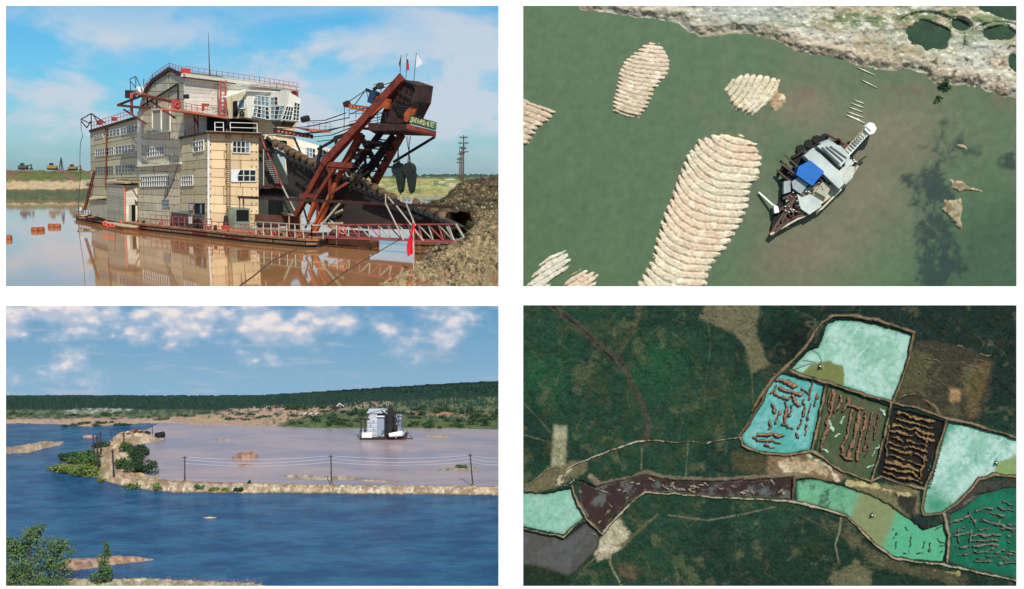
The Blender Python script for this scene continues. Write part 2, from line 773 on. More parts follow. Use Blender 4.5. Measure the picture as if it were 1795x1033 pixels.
o = patch('grass_field', polys([(230, 310), (560, 310), (680, 309), (760, 309.5), (830, 308.5), (912, 309), (912, 412), (560, 400), (230, 340)], 0.7, 10, 4),
          (230, 303, 912, 414), 2.0, m_field, lambda X, Y, sd: (fbm(X, Y, 10, 8) - 0.5) * 2.0 * smooth(Y, 305, 330) - 3 * smooth(-sd, 0, 3), c_field, earth_far, 2.5)
tag(o, 'yellow green grassy field stretching behind the dredge gantry', kind='structure')
# thin dark tree line on the horizon at the right
rng = random.Random(3)
m = MB()
for i in range(150):
    px = rng.uniform(690, 905)
    b = P(px, 309.5, 905)
    s = rng.uniform(0.6, 1.7)
    m.tube(b, b + np.array((0, 0, s * 1.3)), s * 1.6, s * 0.5, 6)
tag(m.build('tree_line', mat('far_trees', (52, 68, 52))), 'low dark line of trees on the far horizon', 'trees', kind='stuff')


# near right earth bank
bank_poly = [(630, 518), (660, 498), (690, 484), (722, 472), (730, 455), (742, 440), (768, 424), (800, 412), (806, 396), (796, 374), (762, 368), (732, 366), (735, 358),
             (765, 352), (786, 342), (797, 326), (812, 316), (840, 311), (912, 308), (912, 518)]


def m_bank(X, Y, h):
    sd = sdpoly(X, Y, bank_poly)
    yf = 11 * FPX / np.maximum(Y - 305, 2)
    cap = 112 + np.clip(502 - Y, -40, 300) * 0.56
    k = smooth(sd, 0, 26)
    yy = np.where(Y > 372, np.minimum(yf, cap * k + yf * (1 - k)), cap)
    p = P(X, Y, yy)
    p[..., 2] += h
    return p


def c_bank(X, Y, sd, h):
    n = fbm(X, Y, 22, 41)
    n2 = fbm(X, Y, 5, 42)
    c = cmix(linA((92, 76, 56)), linA((150, 128, 92)), smooth(n, 0.35, 0.65))
    c = cmix(c, linA((196, 170, 120)), smooth(n2, 0.5, 0.75) * 0.7)
    c = cmix(c, linA((64, 68, 40)), smooth(fbm(X, Y, 13, 47), 0.5, 0.62) * smooth(-Y, -420, -380))
    c = cmix(c, linA((66, 54, 40)), smooth(-Y, -420, -370) * 0.75)
    return c * (0.65 + 0.6 * n2)[..., None]


o = patch('earth_bank', polys(bank_poly, 4.0, 14, 5), (622, 300, 912, 515), 1.3, m_bank,
          lambda X, Y, sd: (fbm(X, Y, 16, 44, 5, 0.6) - 0.5) * 1.7 * smooth(sd, 0, 18) + (fbm(X, Y, 4, 46) - 0.5) * 0.6 - 1.2 * smooth(-sd, -1, 5), c_bank, earth, 6)
tag(o, 'rough gravelly earth bank rising at the right of the pond', kind='structure')
# loose stones on the bank
rng = random.Random(8)
m = MB()


def stone(m, c, r, rg):
    t = rg.uniform(0, 6.28)
    vs = []
    for sgn, k in ((-0.5, 5), (0.25, 5)):
        for i in range(5):
            a = t + i * 1.2566 + (0.5 if sgn > 0 else 0)
            rr = r * rg.uniform(0.7, 1.15) * (1 if sgn < 0 else 0.7)
            vs.append(c + np.array((math.cos(a) * rr, math.sin(a) * rr, sgn * r)))
    vs.append(c + np.array((0, 0, r * 0.6)))
    fs = [(i, (i + 1) % 5, 5 + (i + 1) % 5, 5 + i) for i in range(5)] + [(5 + i, 5 + (i + 1) % 5, 10) for i in range(5)]
    m.add(vs, fs)


for i in range(5200):
    px, py = rng.uniform(655, 905), 512 - 190 * rng.random() ** 1.5
    X, Y = np.array([[px]]), np.array([[py]])
    if sdpoly(X, Y, bank_poly)[0, 0] < 4:
        continue
    hh = (fbm(X, Y, 16, 44, 5, 0.6) - 0.5) * 1.7 * 0.9
    c = m_bank(X, Y, hh)[0, 0]
    stone(m, c, rng.uniform(0.06, 0.3) * (1.7 if rng.random() < 0.1 else 1), rng)
tag(m.build('bank_stones', mat('bank_stone', (168, 148, 108), 0.95, 0.5, 0.6, col2=(98, 84, 62)), kind='stuff'), 'loose stones strewn over the rough bank')
# scrub on top of the right bank
rng = random.Random(12)


def leafy(m, c, rx, ry, rz, n, s, rg, flat=0.0, blobs=7):
    cs = []
    for i in range(blobs):
        a, b = rg.uniform(0, 6.283), rg.uniform(-0.8, 0.9)
        k = rg.uniform(0.25, 0.72)
        cs.append((np.array((math.cos(a) * rx * k, math.sin(a) * ry * k, b * rz * 0.62)), rg.uniform(0.3, 0.55)))
    for i in range(n):
        o, k = cs[rg.randrange(blobs)]
        while True:
            d = np.array((rg.uniform(-1, 1), rg.uniform(-1, 1), rg.uniform(-1, 1)))
            L = np.linalg.norm(d)
            if 0.05 < L < 1:
                break
        d = d / L * (L ** 0.4)
        p = c + o + d * np.array((rx, ry, rz)) * k
        u = np.array((rg.gauss(0, 1), rg.gauss(0, 1), rg.gauss(0, 1)))
        u /= np.linalg.norm(u)
        w = np.cross(u, (rg.gauss(0, 1), rg.gauss(0, 1), rg.gauss(0, 1)))
        w /= np.linalg.norm(w) + 1e-6
        q = s * rg.uniform(0.6, 1.3)
        m.add([p - u * q, p + w * q * 0.6, p + u * q, p - w * q * 0.6], [(0, 1, 2, 3)])


leaf_scrub = mat('scrub_leaves', (88, 98, 50), 0.9, 0.5, 0.6, col2=(52, 60, 32))
m = MB()
for i in range(46):
    px, py = rng.uniform(735, 905), rng.uniform(322, 420)
    X, Y = np.array([[px]]), np.array([[py]])
    if sdpoly(X, Y, bank_poly)[0, 0] < 3:
        continue
    c = m_bank(X, Y, np.array([[0.3]]))[0, 0]
    r = rng.uniform(0.5, 1.3)
    leafy(m, c, r, r, r * 0.6, 110, 0.13, rng)
tag(m.build('bank_scrub', leaf_scrub, kind='stuff'), 'low green and brown scrub covering the earth bank')
# ------------------------------------------------------------------ the great dredge
A0, A1 = G(160, 382, 1.0), G(365, 404, 1.0)
SPL = vplane(A0, A1)                                  # long side
F1 = P(453, 404, A1[1] * 1.043)
FPL = vplane(A1, F1)                                  # short front of the lower block
fdir = F1 - A1
fdir[2] = 0
fdir /= np.linalg.norm(fdir)
SA = SPL.shift(-0.9)
b0 = SPL.hit(322.5, 235)
b1 = P(523, 160, b0[1] * 1.156)
b1[2] = b0[2]
FB = vplane(b0, b1)                                   # white upper front
fbdir = b1 - b0
fbdir[2] = 0
fbdir /= np.linalg.norm(fbdir)
sdir = A0 - A1
sdir[2] = 0
sdir /= np.linalg.norm(sdir)                          # away from the camera along the hull
UPV = np.array((0, 0, 1.0))
_a = SPL.shift(0.12).hit(365, 404)
FPL = plane3(_a, SPL.shift(0.12).hit(365, 232), _a + fdir * 5)
_a = SPL.hit(322.5, 240)
FB = plane3(_a, SPL.hit(322.5, 134), _a + fbdir * 5)

dr = thing('dredge', 'huge rusty bucket dredge with cream panelled house floating on the muddy pond', 'dredge', (A1[0], A1[1], 0))


def clip_poly(sub, clipper):
    """Sutherland-Hodgman, convex clipper in either winding"""
    area = sum(clipper[i][0] * clipper[(i + 1) % len(clipper)][1] - clipper[(i + 1) % len(clipper)][0] * clipper[i][1] for i in range(len(clipper)))
    sgn = 1 if area > 0 else -1
    out = list(sub)
    for i in range(len(clipper)):
        a, b = clipper[i], clipper[(i + 1) % len(clipper)]
        f = lambda p: sgn * ((b[0] - a[0]) * (p[1] - a[1]) - (b[1] - a[1]) * (p[0] - a[0]))
        src, out = out, []
        for j in range(len(src)):
            p, q = src[j], src[(j + 1) % len(src)]
            fp, fq = f(p), f(q)
            if fp >= 0:
                out.append(p)
            if (fp >= 0) != (fq >= 0):
                t = fp / (fp - fq)
                out.append((p[0] + t * (q[0] - p[0]), p[1] + t * (q[1] - p[1])))
        if len(out) < 3:
            return []
    return out


def lerp2(q, u, v):
    (ax, ay), (bx, by), (cx, cy), (dx, dy) = q        # tl tr br bl
    tx, ty = ax + (bx - ax) * u, ay + (by - ay) * u
    lx, ly = dx + (cx - dx) * u, dy + (cy - dy) * u
    return (tx + (lx - tx) * v, ty + (ly - ty) * v)


RND = random.Random(77)


def panels(parent, pl, quad, poly, cols, rows, m, name='panel', t=0.09, gap=0.03, jit=True, bolts=False):
    """sheet panels side by side on a wall, each its own piece"""
    for j in range(rows):
        us = [0] + [(i + (RND.uniform(-0.08, 0.08) if jit else 0)) / cols for i in range(1, cols) if RND.random() < 0.6] + [1]
        ncol = len(us) - 1
        for i in range(ncol):
            g = gap
            cell = [lerp2(quad, us[i] + (g / cols if i else 0), (j + g) / rows), lerp2(quad, us[i + 1] - (g / cols if i < ncol - 1 else 0), (j + g) / rows),
                    lerp2(quad, us[i + 1] - (g / cols if i < ncol - 1 else 0), (j + 1 - g) / rows), lerp2(quad, us[i] + (g / cols if i else 0), (j + 1 - g) / rows)]
            c = clip_poly(cell, poly) if poly else cell
            if len(c) < 3:
                continue
            ar = abs(sum(c[k][0] * c[(k + 1) % len(c)][1] - c[(k + 1) % len(c)][0] * c[k][1] for k in range(len(c)))) / 2
            if ar < 5:
                continue
            tt = t + RND.uniform(-0.015, 0.02)
            MB().prism([pl.hit(x, y, tt) for x, y in c], -pl.n * tt * 0.98).build(name, m, parent)


def volume(name, pl, poly, vec, m, parent):
    return MB().prism([pl.hit(x, y, -0.02) for x, y in poly], vec).build(name, m, parent)


def window(parent, pl, q, nx, ny, off=0.12, gm=None, fm=None, bw=0.14, mid=True, name='window', broken=False):
    fm = fm or wframe
    gm = gm or glass
    pt = lambda u, v, o: pl.hit(*lerp2(q, u, v), o)
    f = MB()
    w = bw
    for a, b in (((0, 0), (1, 0)), ((1, 0), (1, 1)), ((1, 1), (0, 1)), ((0, 1), (0, 0))):
        f.bar(pt(*a, off + 0.06), pt(*b, off + 0.06), w, w, pl.n)
    for i in range(1, nx):
        f.bar(pt(i / nx, 0, off + 0.06), pt(i / nx, 1, off + 0.06), w * 0.8, w * 0.8, pl.n)
    for j in range(1, ny):
        f.bar(pt(0, j / ny, off + 0.06), pt(1, j / ny, off + 0.06), w * 0.8, w * 0.8, pl.n)
    fo = f.build(name, fm, parent)
    for i in range(nx if nx <= 4 else 1):
        n_ = nx if nx <= 4 else 1
        g = gm
        if nx <= 4 and RND.random() < 0.22:
            g = glass_l
        MB().prism([pt(i / n_, 0, off), pt((i + 1) / n_, 0, off), pt((i + 1) / n_, 1, off), pt(i / n_, 1, off)], -pl.n * 0.04).build('pane', g, fo)
    return fo


def rail(parent, pts, hgt, m, sp=2.2, r=0.07, name='railing', bars=2):
    """pts: 3-D points along the foot of the railing"""
    f = MB()
    for a, b in zip(pts[:-1], pts[1:]):
        a, b = np.array(a), np.array(b)
        L = np.linalg.norm(b - a)
        n = max(1, int(round(L / sp)))
        for i in range(n + 1):
            p = a + (b - a) * i / n
            f.bar(p, p + UPV * hgt, r, r)
        for k in range(bars):
            z = hgt * (1 - k / max(1, bars)) if bars > 1 else hgt
            f.bar(a + UPV * z, b + UPV * z, r * 0.9)
    return f.build(name, m, parent)


# hull
wl = [(133, 384), (183, 393), (240, 402.5), (340, 413.5), (430, 424), (540, 433.5), (560, 433.5), (577, 428)]
base = [G(x, y, 0.0) for x, y in wl]
V15 = np.array((15.0, 4.0, 0))
foot = [p + UPV * -0.8 for p in base] + [base[-1] + V15 * 0.35 - UPV * 0.8] + [base[0] + V15 * 0.9 - UPV * 0.8]
MB().prism(foot, UPV * 1.75).build('hull', mat('hull_tar', (44, 34, 28), 0.7, 0.5, 0.6), dr)
foot = [p + UPV * 0.951 + (np.array((-0.15, -0.25, 0))) for p in base] + [base[-1] + V15 * 0.35 + UPV * 0.951] + [base[0] + V15 * 0.9 + UPV * 0.951]
MB().prism(foot, UPV * 0.28).build('deck', mat('deck_boards', (172, 122, 84), 0.9, 0.5, 0.5, col2=(110, 72, 50)), dr)
# fender beams bolted along the hull side
for a, b in zip(base[:-1], base[1:]):
    d = b - a
    L = np.linalg.norm(d)
    n = max(1, int(L / 7))
    for i in range(n):
        p0, p1 = a + d * (i + 0.04) / n, a + d * (i + 0.96) / n
        off = np.array((-0.3, -0.42, 0.55))
        MB().bar(p0 + off, p1 + off, 0.22, 0.34).build('fender_beam', rust if RND.random() < 0.5 else wood, dr)

# rear block (three window rows)
pA = [(158, 228), (237, 205), (243, 204), (243, 400), (160, 384)]
seam = mat('wall_seam', (96, 90, 76), 0.9, 0.3, 0.5)
volume('rear_house', SA, pA, fdir * 11, seam, dr)
panels(dr, SA, ((158, 228), (243, 203.5), (243, 400), (160, 384)), None, 3, 11, dimmed_sheet)
volume('rear_roof', SA.shift(0.5), [(155.5, 228), (243, 202), (243, 206), (156, 232)], fdir * 11.3, rust_dk, dr)
for q, nx in ((((164, 238.5), (180, 235), (180, 240.5), (164, 244)), 3), (((185.5, 230), (210, 225), (210, 237), (185.5, 241)), 4), (((211, 225), (236, 219.5), (236, 232), (211, 237)), 5),
              (((167, 262), (199, 257), (199, 271), (167, 274.5)), 8), (((202, 257), (235, 252.5), (235, 267), (202, 270.5)), 6),
              (((167, 293), (199, 291), (199, 303), (167, 304)), 7), (((202, 290.5), (235, 289), (235, 302.5), (202, 303)), 6)):
    window(dr, SA, q, nx, 2, 0.12, bw=0.1, fm=wframe if q[0][1] < 280 else board_grey)
MB().path([SA.hit(x, y, 0.3) for x, y in ((187, 225), (186, 290), (185, 325))], 0.28).build('drain_pipe', rust, dr)

# gable block
pB = [(243, 190), (250, 167), (268, 142), (297, 122), (322.5, 134), (322.5, 402), (243, 398)]
volume('gable_house', SPL, pB, fbdir * 15 + sdir * 0.2, seam, dr)
panels(dr, SPL, ((243, 118), (322.5, 118), (322.5, 402), (243, 396)), pB, 3, 20, pale_sheet)
for a, b in (((248, 168), (268, 141)), ((268, 141), (297, 121)), ((297, 121), (324, 134))):
    MB().bar(SPL.hit(*a, 0.25), SPL.hit(*b, 0.25), 0.7, 0.35, SPL.n).build('roof_edge', rust_dk, dr)
MB().path([SPL.hit(x, y, 0.35) for x, y in ((249, 186), (312, 147), (312, 185))], 0.28).build('trim_strip', steel, dr)
volume('corner_strip', SPL.shift(0.25), [(240.5, 196), (248, 192), (248, 292), (240.5, 291)], fdir * 0.5, white_sheet, dr)
volume('sill_ledge', SPL.shift(0.6), [(240, 289), (316, 284), (316, 287.5), (240, 292.5)], fdir * 0.6, white_sheet, dr)
# tall hoist doors on the gable
for q in (((267, 193), (282, 191), (282, 232), (267, 234)), ((283, 190.5), (298, 188), (298, 230), (283, 232))):
    fo = MB()
    c = [SPL.hit(x, y, 0.3) for x, y in q]
    for i in range(4):
        fo.bar(c[i], c[(i + 1) % 4], 0.2, 0.2, SPL.n)
    fo = fo.build('hoist_door', wframe, dr)
    MB().prism([SPL.hit(x, y, 0.22) for x, y in q], -SPL.n * 0.1).build('door_leaf', board_grey, fo)
window(dr, SPL, ((258.5, 259), (288, 256), (288, 271.5), (258.5, 275.5)), 7, 2, 0.14, bw=0.17)
window(dr, SPL, ((246, 309.5), (298, 307), (298, 325.5), (246, 327)), 13, 2, 0.14, bw=0.17)
window(dr, SPL, ((284, 351), (297, 350), (297, 363), (284, 364)), 2, 2, 0.14, bw=0.1, fm=board_grey)
MB().path([SPL.hit(x, y, 0.6) for x, y in ((313, 280), (309, 298), (303, 318), (297, 334), (290, 348))], 0.1).build('hanging_cable', wire, dr)

# white upper front wall
pW = [(323, 135), (400, 146), (523, 160), (523, 214), (455, 236), (323, 242)]
volume('upper_house', FB, [(324, 136), (400, 146.5), (523, 160), (523, 214), (455, 236), (324, 241)], sdir * 7 + fbdir * 2.0, white_sheet, dr)
panels(dr, FB, ((323, 134), (523, 159), (523, 214), (323, 242)), pW, 4, 15, white_sheet, name='siding_board', t=0.06)
for k, (dy, mm, th) in enumerate(((-2.0, white_sheet, 0.5), (-5.0, dimmed_sheet, 0.22))):
    MB().bar(FB.hit(321, 134 + dy, 0.5), FB.hit(525, 159 + dy, 0.5), 1.0 - 0.3 * k, th).build('roof_edge', mm, dr)
MB().path([FB.hit(x, y, 0.4) for x, y in ((382, 146), (383, 240))], 0.2).build('drain_pipe', wood, dr)
# roof rails, antenna and red roof boxes
rail(dr, [FB.hit(326, 129, -1), FB.hit(380, 137, -1), FB.hit(455, 147, -1), FB.hit(522, 157, -1)], 1.35, pink, 1.7, 0.08)
rail(dr, [SPL.hit(250, 164, -0.8), SPL.hit(268, 139, -0.8), SPL.hit(297, 120, -0.8), SPL.hit(324, 128, -0.8)], 1.0, pink, 1.7, 0.08)
a = FB.hit(367.5, 135, -3)
an = MB().tube(a, a + UPV * 8.2, 0.12, 0.04, 6).build('antenna_mast', wire, dr)
for q, mm in (((324, 120, 334, 133), red), ((256, 146, 263, 153), red)):
    pl = FB if q[0] > 300 else SPL
    MB().prism([pl.hit(q[0], q[1], -0.3), pl.hit(q[2], q[1], -0.3), pl.hit(q[2], q[3], -0.3), pl.hit(q[0], q[3], -0.3)], -pl.n * 1.0).build('roof_box', mm, dr)
MB().prism([FB.hit(516, 160, 0.5), FB.hit(521.5, 161, 0.5), FB.hit(521.5, 172, 0.5), FB.hit(516, 171, 0.5)], -FB.n * 0.6).build('roof_box', red, dr)

# front lower block
_c0 = FPL.hit(365, 404)
pCs = [(315, 241), (365, 232), (365, 404), (315, 399)]
volume('front_house', SPL.shift(0.12), pCs, fdir * float(np.linalg.norm(FPL.hit(453, 404) - _c0)), mat('cream_seam', (150, 124, 88), 0.9, 0.3, 0.5), dr)
SPC = SPL.shift(0.12)
panels(dr, SPC, ((315, 241), (365, 232), (365, 404), (315, 399)), None, 2, 11, dimmed_sheet)
panels(dr, FPL, ((365, 232), (453, 235), (453, 408), (365, 404)), None, 3, 11, cream)
volume('front_roof', SPC.shift(0.5), [(312.5, 240), (366, 230), (366, 233), (313, 243.5)], fdir * (0.6 + float(np.linalg.norm(FPL.hit(453, 404) - _c0))), rust_dk, dr)
MB().bar(FPL.hit(364, 231, 0.4), FPL.hit(455, 234, 0.4), 0.9, 0.28).build('roof_edge', cream, dr)
MB().bar(FPL.hit(366, 233, 0.15), FPL.hit(366, 404, 0.15), 0.35, 0.35).build('corner_strip', wframe, dr)
window(dr, SPC, ((338.5, 249), (357, 245.5), (357, 264), (338.5, 267)), 4, 2, 0.14, bw=0.17)
window(dr, SPC, ((318, 309), (338, 308), (338, 325), (318, 326)), 5, 2, 0.14, bw=0.17)
window(dr, SPC, ((341.5, 357), (358.5, 356.5), (358.5, 375), (341.5, 374)), 4, 1, 0.14, bw=0.1, fm=steel, gm=black)
sg = MB().prism([SPC.hit(x, y, 0.26) for x, y in ((330.5, 357), (339, 356.5), (339, 368.5), (330.5, 369))], -SPC.n * 0.06).build('notice_board', navy, dr)
f = MB()
for k in range(4):
    f.prism([SPC.hit(x, y, 0.3) for x, y in ((331.5, 358.4 + 2.7 * k), (338, 358.0 + 2.7 * k), (338, 359.6 + 2.7 * k), (331.5, 360 + 2.7 * k))], -SPC.n * 0.03)
f.build('notice_text', wframe, sg)
window(dr, FPL, ((407.5, 247.5), (437.5, 248.5), (437.5, 268.5), (407.5, 267.5)), 4, 2, 0.14, bw=0.16)
window(dr, FPL, ((405.5, 297), (448.5, 298), (448.5, 318), (405.5, 318)), 4, 2, 0.14, bw=0.16)
MB().prism([FPL.hit(x, y, 0.32) for x, y in ((406.5, 297.5), (421, 298), (415, 311), (418.5, 319), (406.5, 319))], -FPL.n * 0.05).build('window_cover', whitecloth, dr)
# bolts that dot the panel seams
f = MB()
for px in (369, 396, 441, 449):
    for py in range(240, 398, 13):
        c = FPL.hit(px, py, 0.1)
        f.tube(c, c + FPL.n * 0.08, 0.12, 0.1, 6)
for px in (318, 340, 362):
    for py in range(246, 396, 13):
        c = SPC.hit(px, py, 0.1)
        f.tube(c, c + SPC.n * 0.08, 0.12, 0.1, 6)
for px in (250, 290, 306):
    for py in range(240, 396, 15):
        c = SPL.hit(px, py, 0.1)
        f.tube(c, c + SPL.n * 0.08, 0.11, 0.1, 6)
f.build('bolt_heads', steel, dr, kind='stuff')
# long ladder on the front
f = MB()
for x in (397.5, 403.5):
    f.bar(FPL.hit(x, 226, 0.6), FPL.hit(x, 393, 0.6), 0.12)
for k in range(46):
    y = 229 + k * 3.6
    f.bar(FPL.hit(397.5, y, 0.6), FPL.hit(403.5, y, 0.6), 0.07)
f.build('ladder', wood, dr)
# railing round the flat roof of the front block
rail(dr, [FPL.hit(404, 232, -0.3), FPL.hit(451, 233, -0.3)], 1.75, wframe, 4.6, 0.12)
rail(dr, [FPL.hit(377, 232, -0.3), FPL.hit(392, 232, -0.3)], 1.75, wframe, 1.5, 0.12)
rail(dr, [SPC.hit(320, 240, -0.4), FPL.hit(346, 232, -1.5)], 1.1, rust, 2.5, 0.1)
# black slab standing in for the shade in the gap under the control cabin
volume('gap_shade_slab', FB.shift(1.2), [(371, 206), (452, 208), (452, 232), (371, 232)], -FB.n * 1.1, black, dr)

# gangway platform round the upper house
PF = FB.shift(3.2)
MB().prism([PF.hit(305, 190), PF.hit(400, 205), PF.hit(400, 208.5), PF.hit(305, 194)], -PF.n * 3.0).build('platform', salmon, dr)
rail(dr, [PF.hit(307, 189), PF.hit(400, 204)], 1.15, rust, 1.55, 0.08)
MB().prism([PF.hit(305, 174), PF.hit(316, 176), PF.hit(316, 191), PF.hit(305, 189)], -PF.n * 0.6).build('winch_frame', pink, dr)
MB().torus(PF.hit(310.5, 184, 0.1), PF.n, 0.42, 0.13).build('life_ring', red, dr)
for a, b in (((340, 201), (342, 240)), ((347, 202), (347, 236)), ((340, 204), (348, 222))):
    MB().bar(PF.hit(*a, -0.4), PF.hit(*b, -2.2), 0.22).build('support_strut', rust, dr)
MB().prism([PF.hit(355, 181), PF.hit(367, 182), PF.hit(367, 186), PF.hit(358.5, 186), PF.hit(358.5, 194), PF.hit(355, 194)], -PF.n * 0.2).build('hose_cabinet', rust_or, dr)
MB().prism([PF.hit(360, 193), PF.hit(376, 194), PF.hit(376, 199), PF.hit(360, 198)], -PF.n * 0.15).build('name_board', wframe, dr)
# red ladder frame beside the cabin
f = MB()
for x in (386.5, 395.5):
    f.bar(PF.hit(x, 141, -1.0), PF.hit(x, 203, -1.0), 0.3)
for k in range(9):
    f.bar(PF.hit(386.5, 145 + 7 * k, -1), PF.hit(395.5, 146 + 7 * k, -1), 0.14)
f.build('ladder', pink, dr)
# outrigger cranes on the left shoulder
g1 = SPL.shift(2.5)
for a, b, w, mm in (((252, 167), (309, 180), 0.75, rust), ((208, 184.5), (260, 190), 0.75, rust), ((207, 184), (253, 166), 0.5, rust_dk), ((262, 176), (307, 207), 0.35, rust),
                    ((217, 192), (257, 217), 0.35, rust), ((230, 163), (231, 200), 0.5, pink), ((258, 167), (258, 192), 0.3, steel), ((275, 168), (275, 190), 0.25, steel)):
    MB().bar(g1.hit(*a), g1.hit(*b), w * 0.6, w, SPL.n).build('crane_beam', mm, dr)
MB().prism([g1.hit(x, y, -1) for x, y in ((219, 158), (229, 158), (229, 172), (219, 172))], fdir * 1.2).build('winch_box', rust_dk, dr)
MB().prism([g1.hit(x, y, -1) for x, y in ((232, 161), (246, 163), (246, 168), (232, 167))], fdir * 1.2).build('winch_frame', salmon, dr)
MB().tube(g1.hit(243, 157), g1.hit(247, 157), 0.6, 0.6, 10).build('cable_drum', wframe, dr)
f = MB()
for a, b in (((228, 138), (238, 134)), ((228, 138), (229, 160)), ((238, 134), (238, 158)), ((238, 134), (250, 160)), ((228, 142), (240, 156)), ((252, 138), (252, 150))):
    f.bar(g1.hit(*a), g1.hit(*b), 0.12)
f.build('signal_frame', wire, dr)
MB().prism([SPL.hit(x, y, 1.0) for x, y in ((321, 166), (326, 165), (326, 173), (321, 173))], -SPL.n * 0.6).build('lamp_housing', steel, dr)
# rear roof railing and stern outrigger
rail(dr, [SA.hit(160, 227, 0.1), SA.hit(196, 216, 0.1), SA.hit(228, 206, 0.1)], 1.5, pink, 2.2, 0.08)
f = MB()
for a, b in (((160, 227), (160, 199)), ((160, 199), (185, 216)), ((142, 209), (160, 217)), ((142, 209), (160, 199)), ((142, 212), (152, 224)), ((152, 224), (159, 213)), ((163, 200), (172, 216))):
    f.bar(SA.hit(*a, 0.5), SA.hit(*b, 0.5), 0.18)
f.build('stern_outrigger', steel, dr)
MB().path([SA.hit(x, y, 0.5) for x, y in ((142, 209), (142, 225), (145, 238), (141, 250), (140, 275), (141, 310), (138, 345), (137, 380))], 0.1).build('hanging_cable', wire, dr)
for q in ((170, 211, 177, 219), (196, 205, 201, 212)):
    MB().prism([SA.hit(q[0], q[1], -1), SA.hit(q[2], q[1], -1), SA.hit(q[2], q[3], -1), SA.hit(q[0], q[3], -1)], fdir * 0.6).build('roof_box', red, dr)

# control cabin
CP = FB.shift(4.6)
_q = CP.hit(433, 200)
_w = FB.shift(0.6).hit(397, 200)
_w[2] = _q[2]
CL = vplane(_q, _w)
MB().prism([CP.hit(433.5, 160), CP.hit(470, 161), CP.hit(470, 214), CP.hit(433.5, 206)], -CP.n * 4.5).build('cabin_body', white_sheet, dr)
MB().prism([CL.hit(397, 170), CL.hit(433, 159.5), CL.hit(433, 206), CL.hit(400, 208)], -CL.n * 4.0).build('cabin_body', dimmed_sheet, dr)
volume('cabin_roof', CP.shift(0.5), [(395, 170), (432, 157), (503, 161), (503, 163.5), (432, 160), (396, 172.5)], -CP.n * 0.6, white_sheet, dr)
window(dr, CL, ((417.5, 176), (429, 173.5), (429, 190), (417.5, 190)), 1, 1, 0.14, bw=0.18, gm=glass_l)
MB().prism([CL.hit(x, y, 0.15) for x, y in ((408, 178), (416, 176), (416, 204), (408, 204))], -CL.n * 0.1).build('cabin_door', black, dr)
MB().torus(CL.hit(424, 199, 0.5), CL.n, 0.36, 0.2).build('spare_tyre', rubber, dr)
# angled glass bay of the cabin
CB1 = vplane(CP.hit(434, 200), P(473, 200, CP.hit(473, 200)[1] - 0.6))
e = CB1.hit(473, 200)
CB2 = vplane(e, P(501, 200, e[1] - 2.2))
g_ = CB2.hit(501, 200)
CB3 = vplane(g_, P(527, 200, g_[1] + 3.0))
for pl, poly in ((CB1, [(442, 160), (473, 164), (474, 213), (441, 206)]), (CB2, [(473, 164), (501, 158), (501, 213), (474, 213)]), (CB3, [(501, 158), (527, 173), (525, 214), (501, 213)])):
    volume('cabin_bay', pl, poly, -pl.n * 1.5, white_sheet, dr)
window(dr, CB1, ((444, 167), (471.5, 170), (471.5, 188), (444, 184.5)), 4, 2, 0.1, bw=0.12, gm=glass_l)
window(dr, CB1, ((446, 183), (471, 187.5), (472.5, 210), (442, 203.5)), 4, 3, 0.1, bw=0.13)
window(dr, CB2, ((474, 171), (487, 169.5), (487, 184), (474, 185)), 2, 2, 0.1, bw=0.1)
window(dr, CB2, ((474, 187), (500, 185), (492, 209), (474, 209)), 3, 3, 0.1, bw=0.12)
window(dr, CB3, ((502, 186), (515, 188), (511, 211), (494, 209.5)), 3, 3, 0.1, bw=0.12)
window(dr, CB3, ((516, 179), (526, 182), (524, 212), (513, 211)), 2, 5, 0.12, bw=0.12)
MB().prism([CB2.hit(474, 213), CB2.hit(501, 212), CB2.hit(494, 222), CB2.hit(482, 222)], -CB2.n * 3).build('bay_bracket', plate, dr)
volume('lower_cladding', FB.shift(2.4), [(452, 208), (480, 214), (520, 214), (520, 226), (505, 235), (452, 236)], -FB.n * 2, cream, dr)
rail(dr, [CP.hit(440, 160, -2), CP.hit(485, 158, -2), CP.hit(520, 164, -2)], 1.3, pink, 2.0, 0.08)

# machinery house and conveyors right of the front block
MP = FPL.shift(-1.2)
volume('machine_house', MP, [(453, 236), (470, 238), (508, 318), (526, 330), (526, 404), (453, 408)], -MP.n * 5, olive, dr)
volume('machine_opening', MP.shift(0.3), [(472, 346), (497, 346), (497, 380), (472, 380)], -MP.n * 0.25, black, dr)
volume('machine_opening', MP.shift(0.3), [(455, 331), (500, 331), (500, 341), (455, 341)], -MP.n * 0.25, black, dr)
MB().bar(MP.hit(452, 326, 1), MP.hit(535, 326, 1), 0.5, 0.7).build('walkway_beam', rust_dk, dr)
EP = Plane(P(540, 270, 226), (0.12, -1, 0))
volume('side_house', EP, [(500, 238), (583, 262), (583, 300), (500, 300)], -EP.n * 4, cream, dr)
panels(dr, EP, ((515, 242), (583, 262), (583, 300), (515, 300)), None, 3, 4, white_sheet)
window(dr, EP, ((537, 258), (553, 261), (553, 277), (537, 274)), 3, 2, 0.14, bw=0.14)
window(dr, EP, ((559, 262), (580, 266), (580, 279), (559, 276)), 3, 2, 0.14, bw=0.14)
f = MB()
f.prism([MP.hit(484, 224, 2), MP.hit(549, 236, 2), MP.hit(549, 243, 2), MP.hit(484, 233, 2)], -MP.n * 0.8)
f.build('conveyor_beam', rust_dk, dr)
